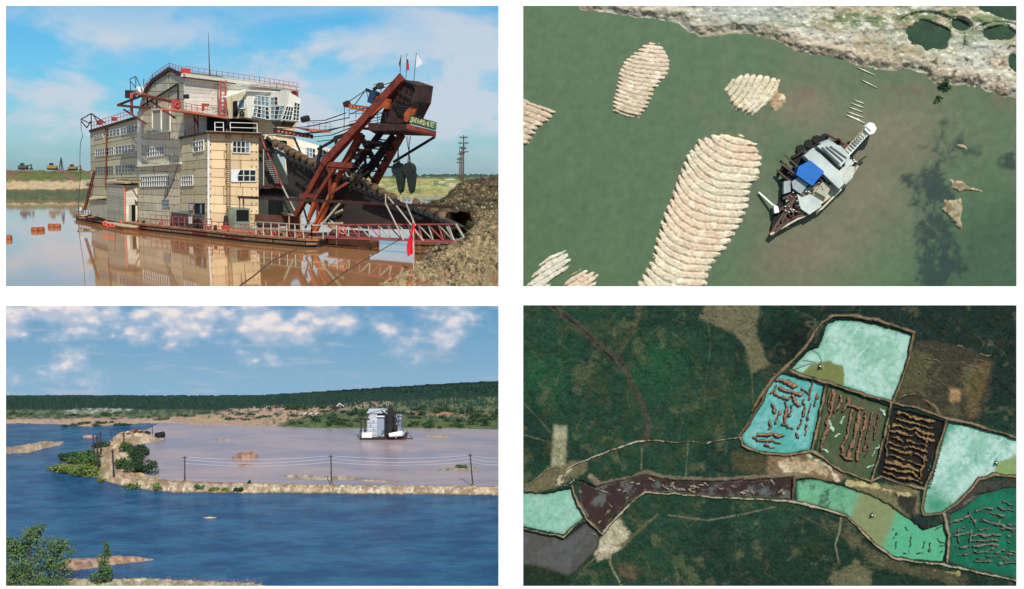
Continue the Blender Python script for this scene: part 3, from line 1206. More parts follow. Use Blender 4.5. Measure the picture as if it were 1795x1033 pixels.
for k in range(9):
    x, y = 487 + 6.7 * k, 227.8 + 1.25 * k
    MB().prism([MP.hit(x, y, 2.1), MP.hit(x + 3.2, y + 0.6, 2.1), MP.hit(x + 3.2, y + 4.4, 2.1), MP.hit(x, y + 3.8, 2.1)], -MP.n * 0.08).build('idler_plate', salmon, dr)
volume('hopper', MP.shift(1.5), [(475, 237), (515, 239), (515, 246), (472, 244)], -MP.n * 2, cream, dr)
volume('hopper_mouth', MP.shift(1.0), [(474, 245), (503, 247), (503, 258), (478, 256)], -MP.n * 1, black, dr)
MB().prism([MP.hit(524, 224, 3), MP.hit(581, 228, 3), MP.hit(580, 233, 3), MP.hit(558, 233, 3)], -MP.n * 1.5).build('walkway', salmon, dr)
rail(dr, [MP.hit(540, 225, 3), MP.hit(580, 228, 3)], 1.2, rust, 1.5, 0.08)
for a, b, w, mm in (((456, 241), (494, 326), 0.32, pink), ((515, 240), (531, 277), 0.3, rust_dk), ((460, 262), (482, 322), 0.2, olive), ((494, 326), (524, 385), 0.3, board_grey),
                    ((453, 262), (472, 262), 0.4, rust_dk), ((467, 240), (478, 250), 0.5, steel), ((462, 325), (462, 262), 0.2, board_grey)):
    MB().bar(MP.hit(*a, 1.2), MP.hit(*b, 1.8), w).build('brace', mm, dr)
f = MB()
for s in (0, 10):
    f.bar(MP.hit(465 + s, 282, 1.6), MP.hit(482 + s, 322, 1.6), 0.12)
for k in range(12):
    f.bar(MP.hit(465 + 1.42 * k, 282 + 3.4 * k, 1.6), MP.hit(475 + 1.42 * k, 282 + 3.4 * k, 1.6), 0.3, 0.08)
f.build('stairway', board_grey, dr)
# deck house bits below the front block
MB().prism([FPL.hit(x, y, 2.5) for x, y in ((412, 365), (438, 365), (438, 408), (412, 408))], -FPL.n * 2.2).build('deck_hut', mat('faded_green', (132, 146, 124), 0.8, 0.3, 0.5), dr)
volume('hut_window', FPL.shift(2.55), [(414.5, 368), (436, 368), (436, 388), (414.5, 388)], -FPL.n * 0.04, black, dr)
MB().prism([FPL.hit(x, y, 2.6) for x, y in ((394, 396), (403, 396), (403, 410), (394, 410))], -FPL.n * 1).build('drum', red, dr)
MB().tube(FPL.hit(396, 378, 1), FPL.hit(396, 396, 1), 0.3, 0.55, 10).build('gas_cylinder', steel, dr)
for x in (445, 496):
    c = MP.hit(x, 413, 4.5)
    MB().tube(c, c + UPV * 1.7, 0.75, 0.75, 14).build('drum', mat('pale_green_paint', (150, 172, 156), 0.6, 0.3, 0.8), dr)
MB().prism([MP.hit(x, y, 3.0) for x, y in ((453, 376), (528, 380), (528, 412), (453, 408))], -MP.n * 1).build('engine_cover', mat('engine_brown', (92, 58, 46), 0.8, 0.4, 0.5), dr)
MB().prism([MP.hit(x, y, 3.6) for x, y in ((455, 394), (488, 396), (488, 410), (455, 409))], -MP.n * 0.8).build('engine_block', steel, dr)
MB().prism([MP.hit(x, y, 5) for x, y in ((504, 374), (534, 378), (532, 381), (506, 377))], -MP.n * 2).build('canopy', timber, dr)
for x in (507, 527):
    MB().bar(MP.hit(x, 376, 4.8), MP.hit(x, 412, 4.8), 0.2).build('canopy_post', timber, dr)
HP = [b + UPV * 1.23 + np.array((0.5, 0.6, 0)) for b in base]
rail(dr, [HP[4] * 0.88 + HP[5] * 0.12, HP[5], HP[6]], 2.1, board_grey, 2.3, 0.14)
rail(dr, [HP[2] * 0.8 + HP[3] * 0.2, HP[3], HP[3] * 0.7 + HP[4] * 0.3], 1.9, pink, 3.0, 0.12)
rail(dr, [HP[3] * 0.7 + HP[4] * 0.3, HP[4] * 0.88 + HP[5] * 0.12], 1.5, pink, 3.0, 0.1)
rail(dr, [HP[0], HP[1]], 1.4, rust, 3.0, 0.1)
for i in range(26):
    k = RND.uniform(1.7, 4.9)
    j = int(k)
    p = HP[j] + (HP[j + 1] - HP[j]) * (k - j) + np.array((0.5, RND.uniform(0.2, 1.0), 0))
    s = RND.uniform(0.25, 0.75)
    mm = RND.choice([rust, wood, steel, rust_or, board_grey, pink])
    if RND.random() < 0.5:
        MB().bar(p, p + UPV * s * 1.3, s * 1.5, s).build('deck_crate', mm, dr)
    else:
        MB().tube(p, p + UPV * s * 1.5, s * 0.6, s * 0.5, 9).build('deck_drum', mm, dr)
# grey tarpaulins beside the wall
for q in (((300, 372), (330, 375), (330, 400), (298, 397)), ((338, 377), (353, 379), (352, 403), (337, 402))):
    MB().prism([SPL.hit(x, y, 0.9) for x, y in q], -SPL.n * 0.5).build('tarpaulin', mat('tarp', (84, 76, 72), 0.8, 0.4, 0.7), dr)
MB().prism([SPL.hit(x, y, 1.6) for x, y in ((330.5, 380), (336, 380), (336, 392), (330.5, 392))], -SPL.n * 0.05).build('notice_board', wframe, dr)

# deck shed
SH = SPL.shift(2.0)
sa = SH.hit(218.5, 390)
SF = plane3(sa, SH.hit(218.5, 325), sa + fdir * 5)
MB().prism([SH.hit(187, 322), SH.hit(218.5, 325), SH.hit(218.5, 391.5), SH.hit(187, 385)], fdir * 4.0).build('deck_shed', board_grey, dr)
panels(dr, SH, ((187, 322), (218.5, 325), (218.5, 391.5), (187, 385)), None, 1, 13, board_grey, name='plank')  # left face greyer than the front: its shade painted into the boards
panels(dr, SF, ((218.5, 325), (257, 324), (256, 392), (218.5, 391.5)), None, 1, 13, white_sheet, name='plank')
MB().prism([SF.hit(x, y, 0.18) for x, y in ((226.5, 359), (237.5, 359), (237.5, 389), (226.5, 389))], -SF.n * 0.1).build('shed_door', black, dr)
MB().prism([SF.hit(226, 359, 0.2), SF.hit(230, 359.5, 0.9), SF.hit(230, 389, 0.9), SF.hit(226, 388, 0.2)], (0.06, 0.02, 0)).build('door_leaf', board_grey, dr)
MB().prism([SH.hit(185, 320, 0.4), SH.hit(219, 322, 0.4), SF.hit(259, 319, 0.4), SF.hit(259, 317, -3), SH.hit(190, 318, -2)], UPV * 0.35).build('shed_roof', timber, dr)
MB().bar(SF.hit(218.5, 325, 0.2), SF.hit(219.5, 391, 0.2), 0.28).build('corner_strip', salmon, dr)
MB().bar(SF.hit(237, 354, 0.4), SF.hit(258, 354, 0.4), 0.4, 0.15).build('door_hood', wood, dr)
for i in range(6):
    x = 205 + i * 6
    MB().bar(SH.hit(x, 318 - RND.random() * 2, -1), SH.hit(x + 14, 317 - RND.random() * 3, -2), 0.22).build('roof_plank', wood, dr)
MB().prism([SH.hit(157, 352, -1), SH.hit(187, 350, -1), SH.hit(187, 384, -1), SH.hit(160, 377, -1)], fdir * 2).build('lean_to', board_grey, dr)
MB().prism([SH.hit(155, 351, -0.6), SH.hit(188, 348, -0.6), SH.hit(188, 345, -3), SH.hit(160, 346, -3)], UPV * 0.25).build('lean_to_roof', timber, dr)
# stern mast, drum and life rings
f = MB()
for s in (0, 3):
    f.bar(SPL.hit(164 + s, 300, 4), SPL.hit(147 + s, 368, 4), 0.22)
for k in range(10):
    f.bar(SPL.hit(164 - 1.7 * k, 300 + 6.8 * k, 4), SPL.hit(167 - 1.7 * k - 1.2, 300 + 6.8 * k + 5, 4), 0.12)
f.build('stern_mast', rust, dr)
MB().tube(SPL.hit(148, 321, 2), SPL.hit(158, 321, 0), 0.5, 0.85, 12).build('tank', board_grey, dr)
for px, py in ((141, 367), (212, 390)):
    MB().torus(SPL.hit(px, py, 3.2), SPL.n, 0.36, 0.14).build('life_ring', salmon if px > 200 else wframe, dr)
for i in range(16):
    p = G(134 + RND.uniform(0, 26), 379 + RND.uniform(-2, 3), 1.5)
    MB().bar(p, p + np.array((RND.uniform(0.6, 2.2), RND.uniform(-0.5, 0.5), RND.uniform(-0.1, 0.4))), 0.28).build('deck_timber', RND.choice([wood, rust_dk, board_grey]), dr)

# ------------------------------------------------------------------ bucket ladder and gantry of the dredge
la, lb = P(480, 300, 188), P(800, 300, 168)
LP = vplane(la, lb)


def lbar(a, b, w, m, off=0.0, off2=None, name='strut', h=None):
    return MB().bar(LP.hit(*a, off), LP.hit(*b, off if off2 is None else off2), w, h or w, LP.n).build(name, m, dr)


MB().prism([LP.hit(x, y, -0.6) for x, y in ((500, 268), (565, 297), (640, 326), (700, 357), (772, 382), (806, 398), (790, 404), (712, 402), (650, 402), (600, 398), (560, 372), (505, 325))],
           -LP.n * 1.6).build('ladder_boom', plate, dr)
for (a, b) in (((480, 262), (560, 305)), ((560, 305), (690, 357)), ((690, 352), (795, 396)), ((500, 325), (600, 396)), ((640, 345), (740, 384))):
    lbar(a, b, 0.45, steel, 0.3, name='boom_chord')
# one bucket, then copies along the chain
nb = 10


def bucket(px, py, s, rot):
    f = MB()
    c = LP.hit(px, py, -0.2)
    R, r, H = 0.62 * s, 0.42 * s, 1.1 * s
    ax = np.array((math.cos(rot) * (lb - la)[0], math.cos(rot) * (lb - la)[1], 0))
    ax = (lb - la) / np.linalg.norm(lb - la) * math.sin(rot) + UPV * math.cos(rot)
    vs, n = [], 12
    x = LP.n
    y = np.cross(ax, x)
    prof = [(0, r * 0.6), (0, r), (H * 0.55, R * 0.95), (H, R), (H, R * 0.86), (H * 0.4, R * 0.7)]
    for t, rr in prof:
        for i in range(n):
            q = 2 * math.pi * i / n
            vs.append(c + ax * t + rr * (math.cos(q) * x + math.sin(q) * y))
    fs = [tuple(range(n))]
    for j in range(len(prof) - 1):
        fs += [(j * n + i, j * n + (i + 1) % n, (j + 1) * n + (i + 1) % n, (j + 1) * n + i) for i in range(n)]
    fs.append(tuple(range((len(prof) - 1) * n, len(prof) * n)))
    f.add(vs, fs)
    return f.build('bucket', bucket_m, dr, smooth=False)


proto = bucket(481, 257, 1.0, 0.55)
p0 = LP.hit(481, 257)
spots = [(491, 262), (501, 267.5), (511, 273), (521, 278), (532, 284), (543, 290), (554, 295), (565, 300), (629, 322), (641, 329), (655, 336), (667, 343), (676, 350), (617, 316), (686, 352),
         (727, 362), (741, 369), (757, 376)]
for i, (x, y) in enumerate(spots):
    o = proto.copy()
    COL.objects.link(o)
    o.parent = dr
    o.location = Vector(tuple(LP.hit(x, y) - p0))
    if i < 0:
        pass
bucket(774, 386, 1.05, 0.1)
# long pin links under the buckets
f = MB()
for i in range(34):
    t = i / 33
    x, y = 484 + 300 * t, 268 + 122 * t
    f.tube(LP.hit(x, y, 0.6), LP.hit(x, y, -1.4), 0.34, 0.34, 7)
f.build('chain_links', steel, dr, kind='stuff')

GA = 2.6     # near frame of the gantry
GB = -3.2    # far frame
for a, b, w, mm, o1, o2, nm in (
        ((705, 137), (569, 287), 1.15, rust, GA, GA, 'gantry_leg'), ((569, 287), (519, 378), 0.8, rust, GA, GA, 'gantry_leg'),
        ((634, 235), (598, 300), 0.95, rust, 0.6, 0.9, 'gantry_leg'), ((598, 300), (547, 420), 0.6, rust_or, 0.9, GA, 'gantry_leg'),
        ((640, 290), (567, 392), 0.7, steel, -1, -1, 'gantry_leg'), ((578, 292), (578, 342), 0.34, rust, GA, GA, 'strut'),
        ((590, 290), (553, 348), 0.55, rust, GA, GA, 'strut'), ((553, 348), (541, 385), 0.5, rust_or, GA, GA, 'strut'),
        ((610, 320), (576, 342), 0.4, rust, 1.5, GA, 'strut'), ((548, 343), (527, 343), 0.6, rust, GA, GA, 'strut'),
        ((704, 236), (652, 328), 0.95, rust, GB, GB, 'gantry_leg'), ((690, 240), (630, 318), 0.95, steel, GB, GB, 'gantry_leg'),
        ((668, 232), (612, 306), 0.75, steel, -1, -1, 'gantry_leg'), ((654, 326), (636, 356), 0.5, rust, GB, GB, 'strut'),
        ((633, 240), (662, 292), 0.65, steel, GB, GB, 'strut'), ((618, 277), (645, 260), 0.45, steel, GB, GB, 'strut'),
        ((645, 260), (690, 246), 0.45, steel, GB, GB, 'strut'), ((640, 290), (640, 262), 0.3, rust_dk, -1, -1, 'strut'),
        ((762, 240), (690, 284), 0.34, steel, GB, GB, 'strut'), ((672, 292), (702, 294), 0.3, rust, GB, GB, 'strut'),
        ((574, 287), (615, 290), 0.75, rust, GA, GA, 'cross_beam'), ((576, 294), (612, 296), 0.4, rust, GA, GA, 'cross_beam'),
        ((621, 248), (668, 250), 0.5, rust_dk, 0.5, 0.5, 'cross_beam'), ((621, 224), (648, 226), 0.4, rust, 1, 1, 'cross_beam'),
        ((577, 342), (540, 418), 0.35, rust_or, GA, GA, 'strut'), ((561, 350), (561, 395), 0.3, steel, 1, 1, 'strut'),
        ((556, 352), (556, 395), 0.24, rust, 2, 2, 'strut'), ((600, 352), (566, 392), 0.28, board_grey, 2, 3, 'strut'), ((575, 350), (590, 392), 0.4, steel, 1, 1, 'strut'),
        ((563, 255), (556, 290), 0.4, steel, 1, 1, 'strut'), ((557, 262), (610, 232), 0.35, steel, 1, 1, 'strut'), ((540, 392), (600, 392), 0.45, timber, 2, 2, 'strut'),
        ((590, 252), (587, 240), 0.4, steel, 1, 1, 'strut'), ((587, 240), (610, 234), 0.3, steel, 1, 1, 'strut'), ((548, 395), (600, 368), 0.3, timber, 0, 0, 'strut')):
    lbar(a, b, w, mm, o1, o2, nm)
# lattice holes on the legs: cover plates standing proud, light showing between them
for k in range(6):
    t = k / 5
    lbar((628 - 32 * t, 262 + 60 * t), (633 - 32 * t, 268 + 60 * t), 0.5, steel, 0.3, name='gusset_plate')
    lbar((680 - 40 * t, 262 + 56 * t), (674 - 40 * t, 262 + 56 * t), 0.45, steel, GB + 0.4, name='gusset_plate')
for k in range(9):
    t, t2 = k / 9, (k + 1) / 9
    A_ = lambda t: (628 - 82 * t, 246 + 150 * t)
    B_ = lambda t: (648 - 84 * t, 262 + 134 * t)
    lbar(A_(t) if k % 2 else B_(t), B_(t2) if k % 2 else A_(t2), 0.26, steel if k % 3 else rust, 0.9, -0.4, name='lattice_bar')
    C_l = lambda t: (684 - 56 * t, 238 + 80 * t)
    D_l = lambda t: (702 - 52 * t, 244 + 84 * t)
    lbar(C_l(t) if k % 2 else D_l(t), D_l(t2) if k % 2 else C_l(t2), 0.24, steel, GB + 0.5, GB + 0.5, name='lattice_bar')
    E_l = lambda t: (664 - 50 * t, 236 + 72 * t)
    F_l = lambda t: (680 - 52 * t, 246 + 70 * t)
    lbar(E_l(t) if k % 2 else F_l(t), F_l(t2) if k % 2 else E_l(t2), 0.22, steel, -0.6, -0.6, name='lattice_bar')
for a, b, w in (((600, 300), (572, 340), 0.22), ((563, 345), (535, 400), 0.22), ((540, 392), (528, 350), 0.2), ((565, 360), (580, 392), 0.22), ((620, 300), (648, 330), 0.25), ((646, 300), (612, 330), 0.25), ((520, 300), (560, 330), 0.25), ((524, 330), (560, 306), 0.2)):
    lbar(a, b, w, steel, 0.6, name='brace')
# head of the gantry: tumbler housing, cheeks, platform
MB().prism([LP.hit(x, y, 1.9) for x, y in ((702, 139), (728, 148), (724, 178), (712, 202), (708, 216), (666, 216), (670, 196), (688, 166))], -LP.n * 4.4).build('tumbler_housing', rust_dk, dr)
for k in range(6):
    x = 705 + 4 * k
    lbar((x, 141 + 1.6 * k), (x - 9, 176 + 1.6 * k), 0.28, steel if k % 2 else rust_dk, 2.05, name='housing_rib')
for k in range(4):
    lbar((690 + 3 * k, 184 + 5 * k), (716, 188 + 5 * k), 0.3, steel, 2.05, name='housing_rib')
lbar((706, 137), (681, 166), 0.62, rust, GA + 0.1, name='cheek_girder')
MB().prism([LP.hit(x, y, GA + 0.5) for x, y in ((660, 169), (683, 174), (679, 191), (668, 189), (650, 204), (643, 200), (655, 180))], -LP.n * 0.5).build('gusset_plate', rust_or, dr)
MB().prism([LP.hit(x, y, 2.3) for x, y in ((713, 192), (722, 187), (730, 189), (724, 202), (714, 214), (708, 212), (708, 200))], -LP.n * 0.5).build('gusset_plate', rust_or, dr)
MB().prism([LP.hit(x, y, 3.0) for x, y in ((645, 215), (713, 218), (713, 229), (646, 229))], -LP.n * 0.3).build('platform_beam', rust_dk, dr)
pa, pb_ = LP.hit(713, 223, 3.0), LP.hit(764, 235, -1.5)
PR = vplane(pa, pb_)
MB().prism([PR.hit(713, 217), PR.hit(765, 230), PR.hit(764, 240), PR.hit(713, 228.5)], -PR.n * 0.35).build('platform_beam', rust, dr)
MB().prism([PR.hit(713, 228), PR.hit(763, 239), LP.hit(740, 238, -4), LP.hit(660, 236, -4), LP.hit(646, 228, 2.9)], UPV * 0.2).build('platform_floor', steel, dr)
# railing with the painted banner
sn = MB().prism([PR.hit(x, y, 0.12) for x, y in ((719, 202.5), (763.5, 213.5), (763, 228.5), (717, 216.5))], -PR.n * 0.1).build('banner_board', green_sign, dr)
cu = bpy.data.curves.new('banner_text', 'FONT')
cu.body = 'ДРАГА №201 45 ЛЕТ'
cu.extrude = 0.0
to = bpy.data.objects.new('banner_text', cu)
COL.objects.link(to)
dg = bpy.context.evaluated_depsgraph_get()
me = bpy.data.meshes.new_from_object(to.evaluated_get(dg))
bpy.data.objects.remove(to)
co = np.zeros(len(me.vertices) * 3)
me.vertices.foreach_get('co', co)
co = co.reshape(-1, 3)
x0, x1, yy0, yy1 = co[:, 0].min(), co[:, 0].max(), co[:, 1].min(), co[:, 1].max()
bq = ((720.5, 204.8), (762, 215), (761.5, 226.5), (718.5, 215))
lead = wloc(dr)
for i in range(len(co)):
    u = (co[i, 0] - x0) / (x1 - x0)
    v = 1 - (co[i, 1] - yy0) / (yy1 - yy0)
    co[i] = PR.hit(*lerp2(bq, u, v), 0.16) - lead
me.vertices.foreach_set('co', co.ravel())
me.update()
t_o = link_mesh('banner_text', me, letters, sn)
f = MB()
for x, y in ((719, 216), (741, 222), (764, 228)):
    f.bar(PR.hit(x, y, 0), PR.hit(x + 0.5, y - 14, 0), 0.12)
f.build('railing', steel, dr)
rail(dr, [LP.hit(648, 215, 2.8), LP.hit(690, 216, 2.8)], 1.5, steel, 1.6, 0.09)
rail(dr, [LP.hit(612, 208, 2.0), LP.hit(648, 206, 2.0)], 1.4, steel, 1.6, 0.08)
for k in range(5):
    lbar((612, 214 + 4 * k), (680, 196 + 5 * k), 0.08, wire, 2.2, name='rope')
# small jib, spars, booms of the head
for a, b, w, mm in (((608, 183), (655, 190), 0.3, rust_or), ((608, 187), (655, 198), 0.3, rust_or), ((604, 184), (612, 180), 0.7, rust_dk), ((642, 157), (670, 170), 0.42, steel),
                    ((652, 181), (658, 160), 1.1, navy), ((655, 157), (668, 148), 0.4, steel), ((663, 152), (670, 149), 0.8, wire), ((722, 183), (744, 174), 0.35, steel), ((722, 185), (737, 184), 0.3, steel),
                    ((737, 178), (743, 175), 0.7, steel), ((700, 130), (704, 138), 0.35, steel), ((704, 139), (728, 150), 0.3, steel)):
    lbar(a, b, w, mm, 2.4, name='jib')
for k in range(7):
    lbar((611 + 6 * k, 183.5 + 0.8 * k), (614 + 6 * k, 189 + 1.2 * k), 0.16, rust_or, 2.4, name='jib_brace')
f = MB()
for a, b in (((604, 183), (643, 157)), ((620, 186), (641, 158)), ((604, 184), (603, 228)), ((668, 150), (690, 143)), ((690, 155), (722, 172)), ((722, 172), (740, 178)), ((655, 148), (690, 157)), ((642, 158), (646, 176)),
             ((668, 150), (668, 168)), ((640, 190), (612, 200))):
    f.bar(LP.hit(*a, 2.5), LP.hit(*b, 2.5), 0.1)
f.build('stay_cables', wire, dr)
# hawsers from the house to the head
f = MB()
hz_ = lambda x, y: MP.hit(x, y, 2.5)
for a, b in (((540, 212), (606, 198)), ((470, 238), (650, 213)), ((478, 226), (612, 206)), ((520, 236), (630, 214)), ((548, 240), (620, 222)), ((556, 248), (612, 230))):
    p, q = hz_(*a), LP.hit(*b, 1.5)
    mid = (p + q) / 2 - UPV * 0.5
    f.bar(p, mid, 0.13).bar(mid, q, 0.13)
f.build('hawsers', steel, dr)
MB().tube(MP.hit(534, 205, 4), MP.hit(536, 212, 4), 0.9, 0.9, 12).build('cable_drum', steel, dr)
# pulley blocks slung from the platform
for x in (698.5, 717.5):
    c = LP.hit(x, 297, -1.0)
    pbk = MB().tube(c + LP.n * 0.5, c - LP.n * 0.5, 1.0, 1.0, 16).build('pulley_block', pulley, dr)
    MB().prism([LP.hit(x + dx, y, -0.3) for dx, y in ((-7, 303), (7, 303), (6, 318), (4, 334), (1, 338), (-1, 334), (-4, 318))], -LP.n * 0.9).build('block_body', pulley, pbk)
    MB().bar(LP.hit(x, 283, -1), LP.hit(x, 292, -1), 0.55).build('block_neck', pulley, pbk)
    MB().bar(LP.hit(x + 3, 334, -1), LP.hit(x + 5.5, 358, -1), 0.24).build('hanger_rod', timber, pbk)
    f = MB()
    for dx, ex in ((-3, -5), (-1, -2), (1, 4), (3, 9)):
        f.bar(LP.hit(x + dx, 286, -1), LP.hit(x + dx - ex, 239, -1), 0.08)
    f.build('hoist_rope', wire, dr)
# the long horizontal boom, gangway truss and props
bm0, bm1 = P(418, 345.5, 186), P(795, 363, 158)
MB().bar(bm0, bm1, 0.3, 0.42).build('long_boom', rust_dk, dr)
for x in (420, 427):
    MB().bar(P(x, 346, 186), P(x, 368, 186), 0.18).build('boom_post', wood, dr)
GP = vplane(P(575, 400, 174), P(812, 400, 150))
gang = MB()
tc_, bc_ = [], []
for k in range(13):
    t = k / 12
    tc_.append(GP.hit(575 + 211 * t, 394.2 + 0.0 * t))
    bc_.append(GP.hit(575 + 221 * t, 414 + 9 * t))
gw = MB().bar(GP.hit(575, 394), GP.hit(799, 393), 0.2).bar(GP.hit(575, 414), GP.hit(797, 423), 0.26).bar(GP.hit(575, 417, 0.8), GP.hit(797, 425, 0.8), 0.9, 0.12).build('gangway', pink, dr)
for k in range(13):
    MB().bar(tc_[k], bc_[k], 0.14).build('gangway_post', pink if k % 2 else board_grey, dr)
    if k < 12:
        MB().bar(tc_[k], bc_[k + 1], 0.13).build('gangway_brace', board_grey if k % 2 else pink, dr)
MB().bar(GP.hit(799, 393), GP.hit(813, 416), 0.2).bar(GP.hit(783, 397), GP.hit(797, 423), 0.2).bar(GP.hit(813, 416), GP.hit(797, 423), 0.2).build('gangway_end', board_grey, dr)
for a, b in (((676, 357), (708, 422)), ((695, 361), (742, 422)), ((712, 358), (728, 396)), ((676, 340), (676, 358)), ((680, 345), (690, 357)), ((590, 395), (590, 430))):
    MB().bar(GP.hit(*a, 0.4), GP.hit(*b, 0.4), 0.15).build('prop', board_grey, dr)
# bow pontoon
MB().prism([G(577, 431, -0.3), G(652, 440, -0.3), G(665, 436, -0.3), G(650, 425, -0.3), G(590, 420, -0.3)], UPV * 1.2).build('bow_pontoon', mat('pontoon_brown', (104, 74, 48), 0.6, 0.4, 0.6), dr)
MB().prism([G(575, 427, 0.2), G(648, 433, 0.2), G(648, 422, 0.2), G(585, 418, 0.2)], UPV * 1.6).build('bow_pontoon', mat('pontoon_rust', (96, 60, 42), 0.7, 0.4, 0.6), dr)
MB().torus(P(601, 404, 170), (0, -1, 0), 0.5, 0.12).build('life_ring', salmon, dr)
# water hoses / mooring lines lying in the pond
f = MB()
pts = [G(x, y, 0.03) for x, y in ((520, 437), (480, 455), (440, 487), (400, 515))]
f.path(pts, 0.09)
pts = [P(700, 420, 150), G(640, 455, 0.03), G(600, 480, 0.03), G(560, 510, 0.03)]
f.path(pts, 0.09)
f.build('mooring_line', wire, dr)

# ---- flags on the head: things of their own
for (x0_, y0_, x1_, y1_), mm, lab, pts in (
        ((701, 137, 703, 96), darkcloth, 'dark green flag hanging limp, leftmost of three on the gantry head', [(703, 98), (701.4, 108), (700.6, 118), (699, 112), (701, 104)]),
        ((711.5, 140, 713.5, 94), redflag, 'red white and blue flag in the middle on the gantry head', [(713.3, 106), (716.5, 112), (717, 122), (714, 124), (712, 118)]),
        ((725, 146, 730, 93), whitecloth, 'white flag blowing right from the rightmost pole on the gantry head', [(730, 95), (734, 101), (741.5, 111), (735, 116), (728.5, 119)])):
    t_ = thing('flag', lab, 'flag', LP.hit(x0_, y0_, 0.5), 'flags on the gantry head')
    MB().bar(LP.hit(x0_, y0_, 0.5), LP.hit(x1_, y1_, 0.5), 0.09).build('pole', wire, t_)
    MB().prism([LP.hit(x, y, 0.5) for x, y in pts], -LP.n * 0.05).build('cloth', mm, t_)
    if mm is redflag:
        MB().prism([LP.hit(x, y, 0.5) for x, y in ((713.3, 95), (714.5, 98), (715, 104), (712.8, 103))], -LP.n * 0.05).build('cloth', whitecloth, t_)
        MB().prism([LP.hit(x, y, 0.5) for x, y in ((712.8, 103), (715, 104), (716, 110), (712.4, 109))], -LP.n * 0.05).build('cloth', bluecloth, t_)
# red flag on the bank in front
t_ = thing('bank_flag', 'bright red flag hanging on a thin pole at the pond edge', 'flag', P(725, 470, 132))
MB().bar(P(725, 472, 132), P(724, 383, 132), 0.13).build('pole', timber, t_)
nx_, ny_ = 7, 14
q = [(721.5, 391), (726.5, 391), (724, 444), (713.5, 450)]
X, Y, Q = grid((0, 0, 1, 1), 0.07)
pp = np.zeros(X.shape + (3,))
for i in range(X.shape[0]):
    for j in range(X.shape[1]):
        u, v = X[i, j], Y[i, j]
        px, py = lerp2(q, u, v)
        w = 5.0 * math.sin(v * 3.0)
        pp[i, j] = P(px + 1.5 * math.sin(v * 7) - w * 0.3 * (1 - u), py, 132 + 0.25 * math.sin(u * 9 + v * 4))
sub_mesh('cloth', pp.reshape(-1, 3), Q, None, np.ones(len(Q), bool), redflag, t_)

# ---- moored work boat by the shed
wb = thing('work_boat', 'small rusty flat work boat moored below the deck shed', 'boat', G(228, 405, 0))
p = [G(180, 396.5, 0.0), G(215, 404, 0), G(240, 406.5, 0), G(246, 403, 0), G(232, 398, 0), G(190, 392, 0)]
MB().prism([v - UPV * 0.2 for v in p], UPV * 0.9).build('hull', mat('boat_ochre', (160, 104, 60), 0.8, 0.4, 0.6), wb)
MB().prism([v + UPV * 0.7 + np.array((-0.1, -0.1, 0)) for v in p], UPV * 0.15).build('gunwale', timber, wb)
for x, y in ((184, 391), (190, 393.5), (197, 394)):
    MB().torus(G(x, y + 1, 1.2), (0.3, -1, 0.4), 0.32, 0.13).build('life_ring', red, wb)
MB().bar(G(200, 397, 2.2), G(202, 405, 0.1), 0.12).build('mooring_post', board_grey, wb)

# ---- floats on the water
fl_m = mat('float_rust', (150, 84, 52), 0.7, 0.4, 1.2)
for k, (x, y, lab) in enumerate(((61, 405, 'pair of rusty drum floats bound together, nearer the middle of the left water'), (72, 404.5, None), (90, 398.5, 'pair of rusty drum floats bound together, nearest the dredge'), (101, 398.5, None),
                                 (14, 420, 'rusty drum float drifting at the left edge of the pond'))):
    if lab:
        fl = thing('drum_float', lab, 'float', G(x, y, 0), 'rusty drum floats on the muddy pond')
    c = G(x, y, 0.0)
    w = 0.62
    f = MB()
    prof = [(-1, 0.45), (-0.85, 0.95), (-0.4, 1.0), (0.4, 1.0), (0.85, 0.95), (1, 0.45)]
    n = 14
    vs = []
    for t, rr in prof:
        for i in range(n):
            qq = 2 * math.pi * i / n
            vs.append(c + np.array((t * w, math.cos(qq) * rr * 0.55, 0.25 + math.sin(qq) * rr * 0.55)))
    fs = [tuple(range(n)), tuple(range(5 * n, 6 * n))]
    for j in range(5):
        fs += [(j * n + i, j * n + (i + 1) % n, (j + 1) * n + (i + 1) % n, (j + 1) * n + i) for i in range(n)]
    f.add(vs, fs)
    f.build('drum', fl_m, fl, smooth=True)

# ---- far machines on the left bank
YF = 760


def far_machine(px, py, s, body, lab, name, cat, boom=False):
    c = P(px, py, YF)
    t_ = thing(name, lab, cat, c)
    for dy in (-1.2, 1.2):
        MB().bar(c + np.array((-3 * s, dy, 0.6)), c + np.array((3 * s, dy, 0.6)), 0.9, 1.1).build('track', rubber, t_)
    MB().prism([c + np.array((x * s, -1.3, z * s)) for x, z in ((-3.2, 1.1), (3.0, 1.1), (3.0, 2.6), (1, 3.0), (-3.2, 3.0))], (0, 2.6, 0)).build('body', body, t_)
    MB().prism([c + np.array((x * s, -1.0, z * s)) for x, z in ((-1.8, 3.0), (0.6, 3.0), (0.4, 4.6), (-1.6, 4.6))], (0, 2.0, 0)).build('cab', glass, t_)
    if boom:
        MB().bar(c + np.array((1.5 * s, 0, 2.4 * s)), c + np.array((6 * s, 0, 3.4 * s)), 0.8).bar(c + np.array((6 * s, 0, 3.4 * s)), c + np.array((5.4 * s, 0, 0.9 * s)), 0.6).build('arm', body, t_)
        MB().prism([c + np.array((x * s, -0.8, z * s)) for x, z in ((4.6, 0), (6.4, 0), (6.2, 1.2), (4.8, 1.2))], (0, 1.6, 0)).build('shovel', rust_dk, t_)
    return t_


